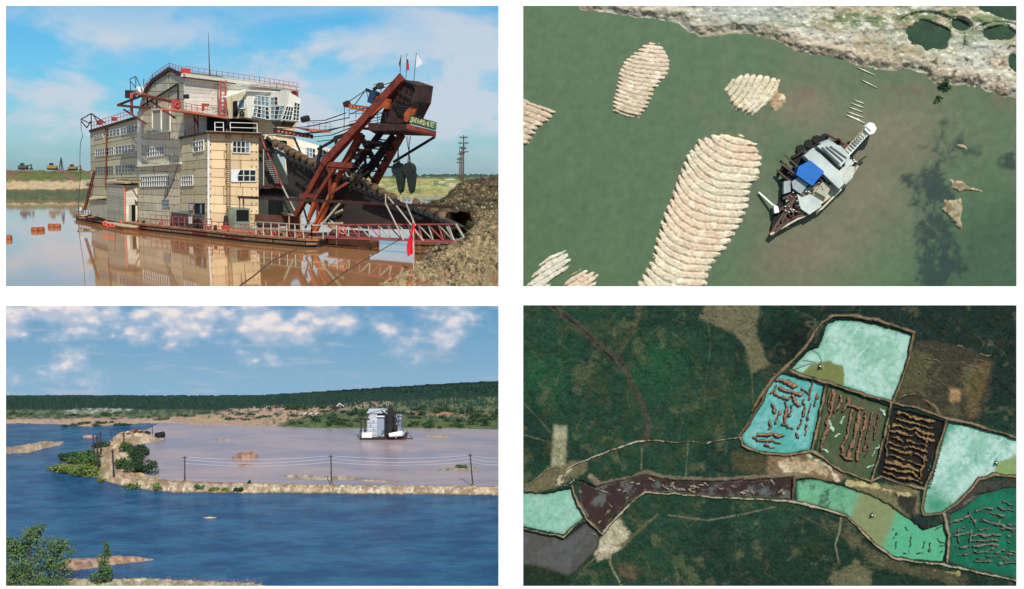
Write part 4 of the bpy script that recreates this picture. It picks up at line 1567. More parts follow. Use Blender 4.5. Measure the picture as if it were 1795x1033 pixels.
far_machine(41, 297.5, 0.95, mat('machine_brown', (84, 76, 60)), 'brown excavator with lowered arm on the far bank, leftmost machine', 'excavator', 'excavator', True)
far_machine(92, 298, 1.0, yellow, 'bright yellow boxy loader in the middle of the far bank', 'loader', 'loader')
far_machine(128, 299, 0.9, mat('machine_ochre', (140, 118, 66)), 'yellow bulldozer on the far bank right of the derrick', 'bulldozer', 'bulldozer', True)
t_ = thing('derrick', 'thin dark tripod derrick standing on the far bank', 'derrick', P(107, 298.5, YF))
for a, b in (((107, 276), (103, 298.5)), ((107, 276), (111, 298.5)), ((107, 276), (107.5, 298))):
    MB().bar(P(*a, YF), P(*b, YF + (2 if b[0] == 107.5 else 0)), 0.45).build('leg', wire, t_)
MB().bar(P(104.5, 290, YF), P(109.5, 290, YF), 0.3).build('cross_bar', wire, t_)

# ---- power poles at the right
tpole = mat('pole_wood', (92, 76, 64), 0.9, 0.3, 1.0)
for k, (px, top, bot, Y_, lab) in enumerate(((812, 237, 324, 330, 'tallest wooden power pole with several crossarms above the earth bank'),
                                              (809, 256, 318, 430, 'second power pole in the row right behind the tallest one'),
                                              (806.5, 268, 316, 560, 'third smaller power pole in the row above the bank'),
                                              (804.5, 278, 314, 720, 'smallest and farthest power pole in the row above the bank'))):
    t_ = thing('power_pole', lab, 'power pole', P(px, bot, Y_), 'row of power poles above the earth bank')
    sc_ = Y_ / 330
    MB().tube(P(px, bot, Y_), P(px + 0.8, top, Y_), 0.26, 0.16, 8).build('post', tpole, t_)
    H = bot - top
    for j, (fr, w) in enumerate(((0.06, 7), (0.2, 9), (0.34, 5), (0.42, 8)) if k == 0 else ((0.05, 5), (0.2, 5))):
        y = top + fr * H * (0.8 if k == 0 else 1)
        MB().bar(P(px - w + 0.8, y, Y_ - 0.3), P(px + w + 0.8, y, Y_ - 0.3), 0.28 * sc_).build('crossarm', tpole, t_)
        f = MB()
        for s in (-1, -0.5, 0.5, 1):
            f.bar(P(px + 0.8 + s * w * 0.9, y, Y_ - 0.3), P(px + 0.8 + s * w * 0.9, y - 2, Y_ - 0.3), 0.2)
        f.build('insulators', wire, t_)
f = MB()
for s in (-5, 5):
    f.path([P(812 + s, 246, 330), P(809 + s * 0.7, 268, 380), P(809 + s * 0.7, 262, 430)], 0.07)
tag(f.build('power_lines', wire), 'thin sagging power lines strung between the wooden poles', 'power lines')
# ================================================================== UPPER RIGHT: green reservoir seen from above (upright relief)
DT = 230.0


def mT(X, Y, h):
    return D(X, Y, DT - np.asarray(h, float))


pT = DT / FPX
twater = vmat('reservoir_water', 0.45, 0.5, 0.10, 0.12, 0.08, 0.15, gain=0.88)
tland = vmat('gravel_land', 0.95, 0.35, 0.16, 0.5, 0.12)


def gs(X, Y, cx, cy, rx, ry, a=0.0):
    ca, sa = math.cos(a), math.sin(a)
    u = ((X - cx) * ca + (Y - cy) * sa) / rx
    v = (-(X - cx) * sa + (Y - cy) * ca) / ry
    return np.exp(-(u * u + v * v))


def c_tw(X, Y, sd, h):
    n = fbm(X, Y, 60, 61)
    n2 = fbm(X, Y, 9, 62)
    c = np.zeros(X.shape + (3,)) + linA((86, 108, 78))
    c = cmix(c, linA((96, 108, 82)), smooth(n, 0.4, 0.7) * smooth(X, 1150, 1250))
    b = gs(X, Y, 1430, 440, 110, 70, -0.5) + gs(X, Y, 1560, 230, 120, 60) + gs(X, Y, 1400, 185, 55, 40) + gs(X, Y, 1520, 330, 60, 60)
    b = b + gs(X, Y, 1450, 120, 60, 20, 0.2) * 0.3
    c = cmix(c, linA((118, 112, 90)), np.clip(b * (0.55 + 0.9 * fbm(X, Y, 34, 66, 6, 0.66)), 0, 1) * 0.95)
    c = cmix(c, linA((120, 104, 84)), np.clip(gs(X, Y, 1410, 165, 30, 16) + gs(X, Y, 1380, 440, 60, 35, -0.6), 0, 1) * 0.6)
    g = np.clip(smooth(X + 0.35 * Y, 1720, 1880) * smooth(Y, 260, 420), 0, 1)
    c = cmix(c, linA((62, 88, 64)), g * 0.85)
    wz = np.clip(gs(X, Y, 1648, 395, 40, 95, -0.15) + gs(X, Y, 1668, 255, 50, 34, 0.6) + gs(X, Y, 1640, 460, 40, 60) + gs(X, Y, 1610, 330, 40, 40) + gs(X, Y, 1770, 280, 20, 16), 0, 1.1)
    wk = smooth(wz, 0.12, 0.4) * smooth(wz * 0.75 + (fbm(X, Y, 26, 65, 7, 0.72) - 0.5) * 2.6, 0.25, 0.85)
    c = cmix(c, linA((44, 60, 58)), wk * 0.85)
    sh = gs(X, Y, 1600, 160, 60, 12, 0.1) + gs(X, Y, 1750, 175, 40, 16, 0.4)
    c = cmix(c, linA((112, 96, 76)), np.clip(sh, 0, 1) * smooth(n2, 0.35, 0.6) * 0.7)
    return c * (0.86 + 0.28 * n2)[..., None]


o = patch('reservoir_water', None, (876, -45, 1850, 520), 3.0, mT, lambda X, Y, sd: 0 * X, c_tw, twater)
tag(o, 'murky green reservoir water seen from above with brown silt plumes', kind='structure')

shore = [(985, -60), (1000, 4), (1020, 18), (1060, 22), (1100, 31), (1150, 34), (1190, 42), (1208, 58), (1225, 64), (1250, 62), (1290, 58), (1340, 66), (1372, 74), (1395, 92), (1440, 99), (1480, 106),
         (1505, 118), (1560, 125), (1595, 122), (1620, 130), (1640, 150), (1680, 150), (1715, 155), (1750, 166), (1800, 178), (1855, 195), (1855, -60)]
holes = [((1630, 62), 38, 24, 0.15), ((1752, 58), 28, 12, 0.0), ((1683, 44), 14, 9, 0.3), ((1790, 115), 30, 14, 0.7), ((1770, 20), 50, 14, 0.2)]


def h_shore(X, Y, sd):
    h = 1.0 * smooth(sd, 0, 20) + (fbm(X, Y, 9, 71, 4, 0.6) - 0.4) * 0.7 * smooth(sd, 0, 6) - 1.0 * smooth(-sd, 0, 4)
    h += 0.7 * (fbm(X, Y * 3.0, 30, 72, 5, 0.6) - 0.5) * smooth(sd, 6, 25)
    for (cx, cy), rx, ry, a in holes:
        h = np.where(gs(X, Y, cx, cy, rx * 1.3, ry * 1.4, a) > 0.2, h * 0.55, h) - 1.7 * smooth(gs(X, Y, cx, cy, rx, ry, a) + 0.5 * (fbm(X, Y, 14, 75) - 0.5), 0.22, 0.6)
    return h


def c_shore(X, Y, sd, h):
    n = fbm(X, Y * 1.8, 40, 73)
    n2 = fbm(X, Y * 1.6, 8, 74, 5, 0.62)
    c = cmix(linA((170, 156, 130)), linA((190, 186, 170)), smooth(n, 0.4, 0.6))
    c = cmix(c, linA((184, 166, 140)), smooth(-np.abs(sd - 16), -22, -4) * 0.7)
    c = cmix(c, linA((164, 170, 160)), gs(X, Y, 1300, 22, 110, 24) + 0.8 * gs(X, Y, 1710, 75, 40, 30))
    gz = np.clip(gs(X, Y, 1480, 35, 110, 18) + gs(X, Y, 1640, 40, 120, 60) * 0.9 + gs(X, Y, 1790, 30, 80, 30), 0, 1)
    c = cmix(c, linA((96, 114, 72)), gz * smooth(fbm(X, Y * 2, 22, 77), 0.36, 0.56) * 0.9)
    c = cmix(c, linA((232, 222, 196)), smooth(n2, 0.62, 0.76) * 0.8)
    c = cmix(c, linA((118, 98, 74)), smooth(-n2, -0.40, -0.26) * 0.75)
    c = cmix(c, linA((150, 142, 122)), smooth(np.sin((Y + 0.1 * X) * 0.55 + 9 * fbm(X, Y, 60, 79)), 0.2, 1.0) * 0.35)
    c = cmix(c, linA((84, 72, 56)), smooth(fbm(X, Y, 11, 78), 0.64, 0.7) * smooth(Y, 95, 105) * smooth(X, 1580, 1600) * 0.8)
    return c


sdf_sh = polys(shore, 5, 16, 7)
o = patch('shore_land', sdf_sh, (980, -45, 1852, 200), 1.5, mT, h_shore, c_shore, tland, 4)
tag(o, 'pale sandy mined shore land along the top of the reservoir', kind='structure')
PLAB = ['largest dark green pool in the sandy shore land', 'flat dark green pool right of the largest one', 'smallest dark green pool, up and right of the largest one', 'dark green pool cut by the right edge', 'dark green pool in the upper right corner']
for ((cx, cy), rx, ry, a), plab in zip(holes, PLAB):
    pts = [(cx + math.cos(t) * rx * 1.1 * math.cos(a) - math.sin(t) * ry * 1.1 * math.sin(a), cy + math.cos(t) * rx * 1.1 * math.sin(a) + math.sin(t) * ry * 1.1 * math.cos(a)) for t in np.linspace(0, 6.283, 25)[:-1]]
    f = MB()
    f.add([mT(x, y, 0.12) for x, y in pts], [tuple(range(len(pts) - 1, -1, -1))])
    tag(f.build('pool_water', mat('dark_pool', (40, 74, 48), 0.8, 0.4, 0.3, col2=(24, 50, 34))), plab, kind='structure')
f = MB()
rg = random.Random(4)
tag(o, kind='structure')


# gravel heaps with ridges
def heap(name, lab, poly, phase, hgt=1.2, jag=2.5, seed=3, tint=(196, 182, 152), tint2=None, comb=3.0):
    x0_, y0_, x1_, y1_ = bb(poly, 6)
    X, Y, Q = grid((x0_, y0_, x1_, y1_), 1.15)
    ph = phase(X, Y) + 0.5 * (fbm(X, Y, 30, seed + 40) - 0.5)
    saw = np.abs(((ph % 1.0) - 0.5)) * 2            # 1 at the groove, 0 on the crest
    sd = sdpoly(X, Y, poly) + (fbm(X, Y, 6, seed, 5, 0.65) - 0.5) * 3.4 * jag - comb * 1.3 * smooth(saw, 0.35, 1.0) * (0.2 + 1.4 * fbm(X, Y, 18, seed + 3)) + comb * 0.5
    n2 = fbm(X, Y, 6, seed + 1)
    h = hgt * 0.36 * smooth(sd, 0, 6) * (0.82 + 0.18 * (1 - smooth(saw, 0.5, 1.0)) - 0.05 * smooth(-(ph % 1.0), -0.4, 0)) + 0.35 * (fbm(X, Y, 5, seed + 11, 5, 0.65) - 0.5) * smooth(sd, 0, 4) - 0.7 * smooth(-sd, -0.3, 3) + 0.05
    c = cmix(np.zeros(X.shape + (3,)) + linA(tint), linA(tint2 or tint), smooth(fbm(X, Y, 45, seed + 5), 0.35, 0.65))
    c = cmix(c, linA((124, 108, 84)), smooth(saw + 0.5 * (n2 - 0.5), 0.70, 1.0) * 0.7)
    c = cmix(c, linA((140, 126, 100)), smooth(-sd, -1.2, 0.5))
    c = cmix(c, linA((222, 212, 188)), smooth(fbm(X, Y, 9, seed + 21, 5, 0.65), 0.55, 0.7) * 0.6)
    c = c * (0.72 + 0.56 * fbm(X, Y, 3.0, seed + 9, 4, 0.65))[..., None]
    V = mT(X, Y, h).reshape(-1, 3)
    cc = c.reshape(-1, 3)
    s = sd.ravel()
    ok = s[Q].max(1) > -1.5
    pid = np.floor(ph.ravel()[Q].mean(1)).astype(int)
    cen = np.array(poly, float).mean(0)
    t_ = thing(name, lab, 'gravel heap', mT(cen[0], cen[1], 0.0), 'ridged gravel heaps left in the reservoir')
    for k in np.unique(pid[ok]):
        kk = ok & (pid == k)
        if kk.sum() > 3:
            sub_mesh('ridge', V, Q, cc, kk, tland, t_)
    return t_


I1 = [(1128, 80), (1142, 76), (1155, 78), (1166, 90), (1173, 108), (1170, 128), (1155, 148), (1146, 158), (1142, 172), (1135, 185), (1120, 206), (1098, 203), (1075, 196), (1075, 180), (1080, 160), (1086, 130), (1094, 108), (1110, 96)]
heap('gravel_heap', 'tall tongue shaped ridged gravel heap with rounded top, standing alone upper left', I1, lambda X, Y: (Y - 0.0022 * (X - 1145) ** 2 * -1 - 0.10 * (X - 1120)) / 7.6, 1.2, 1.6, 11, (196, 178, 150), (204, 184, 160))
I2 = [(1270, 158), (1285, 140), (1308, 130), (1340, 133), (1367, 140), (1362, 156), (1356, 168), (1340, 188), (1322, 203), (1302, 197), (1284, 187), (1276, 170)]
heap('gravel_heap', 'small fan shaped ridged gravel heap north west of the floating dredge', I2, lambda X, Y: (X * 0.86 + Y * 0.62 + 0.004 * (Y - 165) ** 2) / 10.5, 1.2, 1.6, 12, (206, 192, 160), (196, 184, 156))
I2b = [(1345, 172), (1362, 158), (1374, 165), (1376, 180), (1364, 196), (1352, 190)]
heap('gravel_heap', 'brown low gravel spit joined to the fan shaped heap', I2b, lambda X, Y: (X + Y) / 30.0, 0.7, 2.5, 18, (164, 138, 106))
I3 = [(1226, 246), (1255, 237), (1298, 238), (1324, 254), (1333, 280), (1328, 312), (1312, 330), (1310, 358), (1298, 392), (1275, 428), (1252, 458), (1240, 476), (1236, 500), (1230, 525), (1104, 525), (1126, 488), (1146, 452), (1150, 425),
      (1163, 385), (1178, 345), (1190, 312), (1204, 276)]


def ph3(X, Y):
    cxl = 1285 - (Y - 240) * 0.42
    return (Y - 0.0032 * (X - cxl - 55) ** 2 * 0.0 - 26 * smooth(-(X - cxl), -40, 75) ** 1.0 * -1 * -1 + 0.06 * (X - cxl)) / 12.4


def ph3(X, Y):
    cxl = 1285 - (Y - 240) * 0.45
    u = (X - cxl)
    return (Y + 0.0045 * np.clip(28 - u, 0, 200) ** 2 * 1.15 - 0.06 * u + 2.5 * fbm(X, Y, 40, 5)) / 12.2


heap('gravel_heap', 'largest gravel heap, a long slanting tongue of many curved ridges', I3, ph3, 1.7, 2.0, 13, (204, 192, 164), (210, 184, 156), 4.5)
I4 = [(880, 176), (918, 170), (932, 182), (972, 196), (962, 208), (940, 226), (926, 250), (880, 275)]
heap('gravel_heap', 'brown ridged gravel heap cut by the left edge', I4, lambda X, Y: (Y - 0.34 * (X - 910)) / 10.0, 1.1, 2.0, 14, (186, 164, 138), None, 5)
I5 = [(925, 505), (940, 474), (962, 452), (992, 442), (998, 458), (990, 476), (965, 494), (950, 520), (928, 522)]
heap('gravel_heap', 'pale gravel heap of slanting slivers at the lower left corner', I5, lambda X, Y: (Y + 0.62 * (X - 910)) / 12.0, 1.1, 1.6, 15, (200, 196, 176), None, 6)
I6 = [(985, 512), (1000, 485), (1022, 474), (1046, 482), (1040, 500), (1024, 522), (985, 522)]
heap('gravel_heap', 'pinkish gravel heap beside the pale slivers at the bottom', I6, lambda X, Y: (Y + 0.6 * (X - 910)) / 11.0, 1.0, 1.6, 16, (206, 182, 156), None, 6)
slv = [((1498, 176), (1513, 180)), ((1494, 182), (1512, 187)), ((1490, 189), (1511, 195)), ((1487, 197), (1511, 204)), ((1486, 203), (1514, 214)), ((1504, 119), (1532, 130)), ((1512, 141), (1535, 152))]
labs = ['thin pale gravel sliver, topmost of the stack north of the dredge boom', 'second thin gravel sliver from the top, north of the dredge boom', 'third thin gravel sliver from the top, north of the dredge boom',
        'fourth thin gravel sliver from the top, north of the dredge boom', 'wide greyish gravel sliver just above the dredge boom tip', 'pale gravel sliver closest to the sandy shore', 'short pale gravel sliver between shore and sliver stack']
for (a, b), lb_ in zip(slv, labs):
    f = MB()
    n = 9
    w = 3.4 if lb_.startswith('wide') else 1.7
    a, b = (a[0] - 2, a[1] - 1), (b[0] + 2, b[1] + 2)
    vs, top = [], []
    for i in range(n + 1):
        t = i / n
        x, y = a[0] + (b[0] - a[0]) * t, a[1] + (b[1] - a[1]) * t
        ww = w * math.sin(math.pi * min(max(t, 0.06), 0.94)) ** 0.6 * rg.uniform(0.75, 1.2)
        vs += [mT(x, y - ww, -0.05), mT(x, y, 0.22), mT(x, y + ww, -0.05)]
    fs = []
    for i in range(n):
        k = i * 3
        fs += [(k, k + 1, k + 4, k + 3), (k + 1, k + 2, k + 5, k + 4)]
    f.add(vs, fs)
    tag(f.build('gravel_sliver', mat('sliver_gravel', (210, 206, 182), 0.9, 0.3, 0.5)), lb_, 'gravel sliver', 'gravel slivers north of the dredge')
for poly, seed, lab in (([(1664, 314), (1690, 318), (1702, 328), (1720, 332), (1724, 338), (1700, 336), (1682, 338), (1668, 330)], 31, 'small brown silt islet among dark weeds'),
                        ([(1655, 350), (1685, 348), (1688, 362), (1684, 385), (1690, 402), (1680, 404), (1665, 384), (1650, 368)], 32, 'pale brown silt islet with a narrow tail'),
                        ([(1672, 252), (1690, 250), (1696, 262), (1684, 260)], 34, 'tiny pale silt islet near the top of the dark weeds')):
    o = patch('silt_islet', polys(poly, 2.5, 6, seed), bb(poly, 6), 1.5, mT, lambda X, Y, sd: 0.5 * smooth(sd, -1, 5) - 0.15 - 0.4 * smooth(-sd, 0, 3),
              lambda X, Y, sd, h: cmix(linA((124, 110, 84)), linA((164, 150, 120)), smooth(fbm(X, Y, 6, seed), 0.4, 0.65)), tland, 3)
    tag(o, lab, 'islet', 'silt islets among the weeds')
# bush at the shore
f = MB()
for cx, cy in ((1652, 150), (1661, 151), (1657, 147), (1645, 172)):
    leafy(f, mT(cx, cy, 0.5), 0.9, 0.7, 0.6, 120, 0.2, rg)
tag(f.build('shore_bush', mat('shore_leaves', (58, 92, 58), 0.9, 0.4, 0.5)), 'dark green bush growing at the sandy water edge', 'bush')

# ---- the dredge seen from above
td = thing('anchored_dredge', 'grey and blue roofed dredge with a long white boom seen from above', 'dredge', mT(1425, 315, 0))
roofg = mat('roof_grey', (190, 198, 190), 0.8, 0.2, 0.25)
roofd = mat('roof_darker', (150, 162, 158), 0.8, 0.2, 0.3)
bluer = mat('roof_blue', (10, 100, 178), 0.6, 0.12, 0.3)
dkh = mat('hull_and_shadow_black', (22, 20, 20), 0.8, 0.3, 0.5)
brn = mat('tail_brown', (92, 70, 58), 0.85, 0.4, 0.5)


def tbox(name, poly, h0, h1, m_, par=td):
    f = MB()
    f.prism([mT(x, y, h1) for x, y in poly], FV * (h1 - h0))
    return f.build(name, m_, par)


tbox('hull', [(1352, 398), (1358, 372), (1372, 338), (1378, 312), (1402, 276), (1440, 243), (1478, 250), (1500, 284), (1484, 318), (1452, 346), (1424, 372), (1398, 382), (1372, 394), (1356, 410)], -0.3, 0.9, dkh)
tbox('deck_plate', [(1394, 352), (1412, 330), (1438, 318), (1468, 300), (1500, 288), (1496, 306), (1476, 330), (1448, 352), (1420, 372), (1396, 376)], 0.9, 1.25, mat('deck_pale', (200, 190, 166), 0.85, 0.3, 0.6))
tbox('main_roof', [(1410, 273), (1426, 259), (1438, 268), (1470, 298), (1480, 322), (1471, 331), (1446, 307), (1428, 291)], 0.9, 3.4, roofg)
tbox('aft_roof', [(1470, 300), (1482, 290), (1497, 292), (1495, 311), (1482, 324)], 0.9, 2.8, mat('roof_warm', (192, 192, 180), 0.8, 0.25, 0.35))
for q, (x, y, r) in enumerate(((1404, 262, 9), (1418, 252, 8), (1432, 244, 8), (1446, 240, 7), (1394, 278, 8), (1380, 300, 7), (1372, 318, 6), (1376, 290, 4), (1366, 304, 3))):
    tbox('shadow_lump', [(x + r * math.cos(a_) * (0.8 + 0.3 * rg.random()), y + r * math.sin(a_) * (0.8 + 0.3 * rg.random())) for a_ in np.linspace(0, 6.283, 9)[:-1]], -0.2, 0.6 + 0.02 * q, dkh)  # black lumps added to imitate the dredge's cast shadow on its upper left
for a, b in (((1368, 286), (1392, 304)), ((1362, 298), (1384, 318)), ((1374, 270), (1398, 292))):
    MB().bar(mT(*a, 1.4), mT(*b, 1.8), 0.3, 0.3, -FV).build('outrigger', brn, td)
tbox('upper_roof', [(1432, 256), (1450, 248), (1474, 256), (1490, 274), (1474, 292), (1452, 270)], 0.9, 4.2, roofg)
tbox('side_roof', [(1474, 276), (1488, 272), (1497, 286), (1486, 296)], 0.9, 2.4, roofg)
tbox('front_roof', [(1436, 250), (1452, 244), (1466, 252), (1450, 258)], 0.9, 3.0, roofd)
for k in range(3):
    a, b = (1441 + 7 * k, 258 - 1.0 * k), (1472 + 6 * k, 287 - 5 * k)
    MB().bar(mT(a[0], a[1], 4.3), mT(b[0], b[1], 4.3), 0.22, 0.25).build('roof_seam', mat('seam_dark', (96, 104, 100)), td)
tbox('blue_roof', [(1420, 281), (1445, 301), (1424, 326), (1396, 306), (1400, 292)], 0.9, 3.7, bluer)
tbox('stern_roof', [(1388, 318), (1404, 308), (1418, 322), (1404, 340), (1390, 330)], 0.9, 2.8, roofd)
tbox('stern_roof', [(1374, 318), (1386, 316), (1386, 336), (1374, 340)], 0.9, 2.2, roofd)
tbox('stern_roof', [(1397, 340), (1408, 345), (1420, 340), (1436, 350), (1440, 362), (1428, 370), (1419, 376), (1404, 366)], 1.2, 2.4, roofg)
tbox('stern_roof', [(1442, 318), (1458, 326), (1448, 346), (1430, 336)], 1.2, 2.2, mat('roof_tan', (176, 172, 148), 0.85, 0.2, 0.4))
for i in range(190):
    t = rg.random()
    x = 1378 + 116 * t + rg.uniform(-8, 10)
    y = 374 - 84 * t + rg.uniform(-26, 8)
    s = rg.uniform(1.2, 3.4)
    tbox('deck_gear', [(x, y), (x + s, y + s * 0.4), (x + s * 0.6, y + s), (x - s * 0.4, y + s * 0.6)], 1.2, 1.6 + rg.random(), rg.choice([conc, dkh, roofg, roofd, rust_dk, timber, conc, rust]))
# boom
q0, q1 = (1482, 270), (1522, 226)
MB().bar(mT(*q0, 3.0), mT(*q1, 2.4), 1.1, 0.5, -FV).build('boom', mat('boom_white', (226, 216, 196), 0.8, 0.2, 0.6), td)
for s in (-1, 1):
    MB().bar(mT(q0[0] + 4.2 * s, q0[1] + 3.8 * s, 3.2), mT(q1[0] + 4.2 * s, q1[1] + 3.8 * s, 2.7), 0.22, 0.6, -FV).build('boom_rail', conc if s > 0 else timber, td)
for k in range(11):
    t = k / 10
    x, y = q0[0] + 40 * t, q0[1] - 44 * t
    MB().bar(mT(x - 4, y - 4, 3.3), mT(x + 4, y + 4, 3.3), 0.16, 0.3, -FV).build('boom_rung', roofd, td)
for k in range(14):
    x, y = rg.uniform(1466, 1496), rg.uniform(240, 268)
    tbox('bow_gear', [(x, y), (x + 4, y + 1), (x + 3, y + 4), (x - 1, y + 3)], 0.3, 1.4 + rg.random(), rg.choice([brn, rust_dk, dkh, rust]))
tbox('boom_head', [(1517, 221), (1524, 214), (1532, 216), (1537, 225), (1532, 234), (1524, 236), (1516, 229)], 1.2, 3.3, conc)
tbox('boom_base', [(1470, 262), (1484, 250), (1494, 262), (1480, 276)], 0.9, 2.6, mat('boom_base_brown', (96, 70, 62), 0.85, 0.4, 0.7))
# tail trusses
for a, b, w in (((1350, 411), (1402, 330), 0.5), ((1352, 412), (1384, 384), 0.7), ((1384, 384), (1430, 370), 0.5), ((1362, 372), (1394, 348), 0.45), ((1372, 348), (1400, 336), 0.5), ((1370, 390), (1398, 340), 0.4), ((1366, 366), (1404, 372), 0.35)):
    MB().bar(mT(*a, 1.4), mT(*b, 1.7), w, 0.4, -FV).build('tail_truss', brn, td)
for k in range(9):
    t = k / 8
    MB().bar(mT(1353 + 44 * t, 405 - 62 * t, 1.5), mT(1356 + 48 * t, 407 - 34 * t, 1.4), 0.28, 0.3, -FV).build('tail_rung', rust_dk if k % 2 else brn, td)
for a, b in (((1350, 411), (1398, 384)), ((1398, 384), (1440, 366)), ((1440, 366), (1484, 322)), ((1484, 322), (1504, 290))):
    MB().bar(mT(*a, 1.5), mT(*b, 1.5), 0.35, 0.3, -FV).build('deck_rim', mat('rim_pale', (206, 190, 164), 0.85, 0.3, 0.6), td)
MB().bar(mT(1330, 337, 0.4), mT(1362, 366, 1.6), 0.3, 0.3, -FV).build('anchor_beam', conc, td)
tbox('anchor_winch', [(1356, 358), (1364, 362), (1366, 372), (1358, 374)], 0.6, 1.8, conc)
for a, b in (((1384, 296), (1372, 288)), ((1380, 318), (1364, 300)), ((1496, 290), (1518, 274)), ((1500, 296), (1490, 310)), ((1468, 246), (1450, 236)), ((1412, 262), (1390, 276))):
    MB().bar(mT(*a, 1.3), mT(*b, 1.2), 0.35, 0.3, -FV).build('outrigger', rust_dk, td)
# ================================================================== LOWER RIGHT: mine ponds and forest from high above (upright relief)
DB = 106.0


def mB(X, Y, h):
    return D(X, Y, DB - np.asarray(h, float))


P1 = [(1440, 600), (1450, 570), (1466, 562), (1500, 563), (1540, 571), (1599, 587), (1594, 625), (1580, 662), (1563, 704), (1530, 694), (1478, 676), (1436, 664), (1388, 648), (1402, 632), (1420, 614), (1434, 610)]
P2 = [(1358, 652), (1396, 662), (1444, 674), (1438, 705), (1428, 755), (1420, 787), (1385, 795), (1350, 793), (1312, 785), (1300, 768), (1308, 742), (1328, 712), (1344, 684)]
P3 = [(1452, 678), (1482, 686), (1520, 700), (1556, 712), (1548, 760), (1538, 808), (1526, 840), (1500, 834), (1472, 822), (1452, 806), (1432, 788), (1438, 740)]
P4 = [(1566, 716), (1600, 724), (1654, 739), (1643, 790), (1626, 852), (1600, 850), (1568, 842), (1537, 830), (1550, 780)]
P5 = [(1664, 740), (1700, 747), (1740, 758), (1784, 770), (1850, 790), (1850, 842), (1782, 838), (1742, 833), (1716, 842), (1696, 862), (1672, 884), (1650, 898), (1620, 903), (1617, 880), (1628, 845), (1642, 795)]
P6 = [(1664, 902), (1690, 890), (1720, 866), (1760, 856), (1850, 852), (1850, 1015), (1782, 1014), (1740, 1004), (1700, 996), (1662, 982), (1668, 950)]
P7 = [(1396, 842), (1430, 840), (1470, 850), (1520, 866), (1556, 884), (1590, 908), (1620, 930), (1640, 924), (1656, 918), (1660, 950), (1652, 983), (1600, 980), (1562, 972), (1534, 952), (1510, 925), (1482, 902), (1440, 888), (1396, 880)]
P8 = [(890, 864), (960, 866), (1002, 856), (1010, 880), (1025, 905), (1008, 918), (988, 936), (950, 930), (890, 914)]
P9 = [(1015, 842), (1046, 854), (1080, 845), (1110, 838), (1130, 832), (1160, 840), (1250, 845), (1330, 841), (1392, 837), (1392, 874), (1340, 871), (1250, 868), (1180, 862), (1130, 861), (1100, 880), (1075, 905), (1055, 930), (1038, 918), (1018, 885)]
P10 = [(890, 922), (960, 938), (992, 944), (1028, 916), (1052, 934), (1046, 962), (1010, 1000), (994, 1010), (960, 996), (890, 984)]
PONDS = [P1, P2, P3, P4, P5, P6, P7, P8, P9, P10]


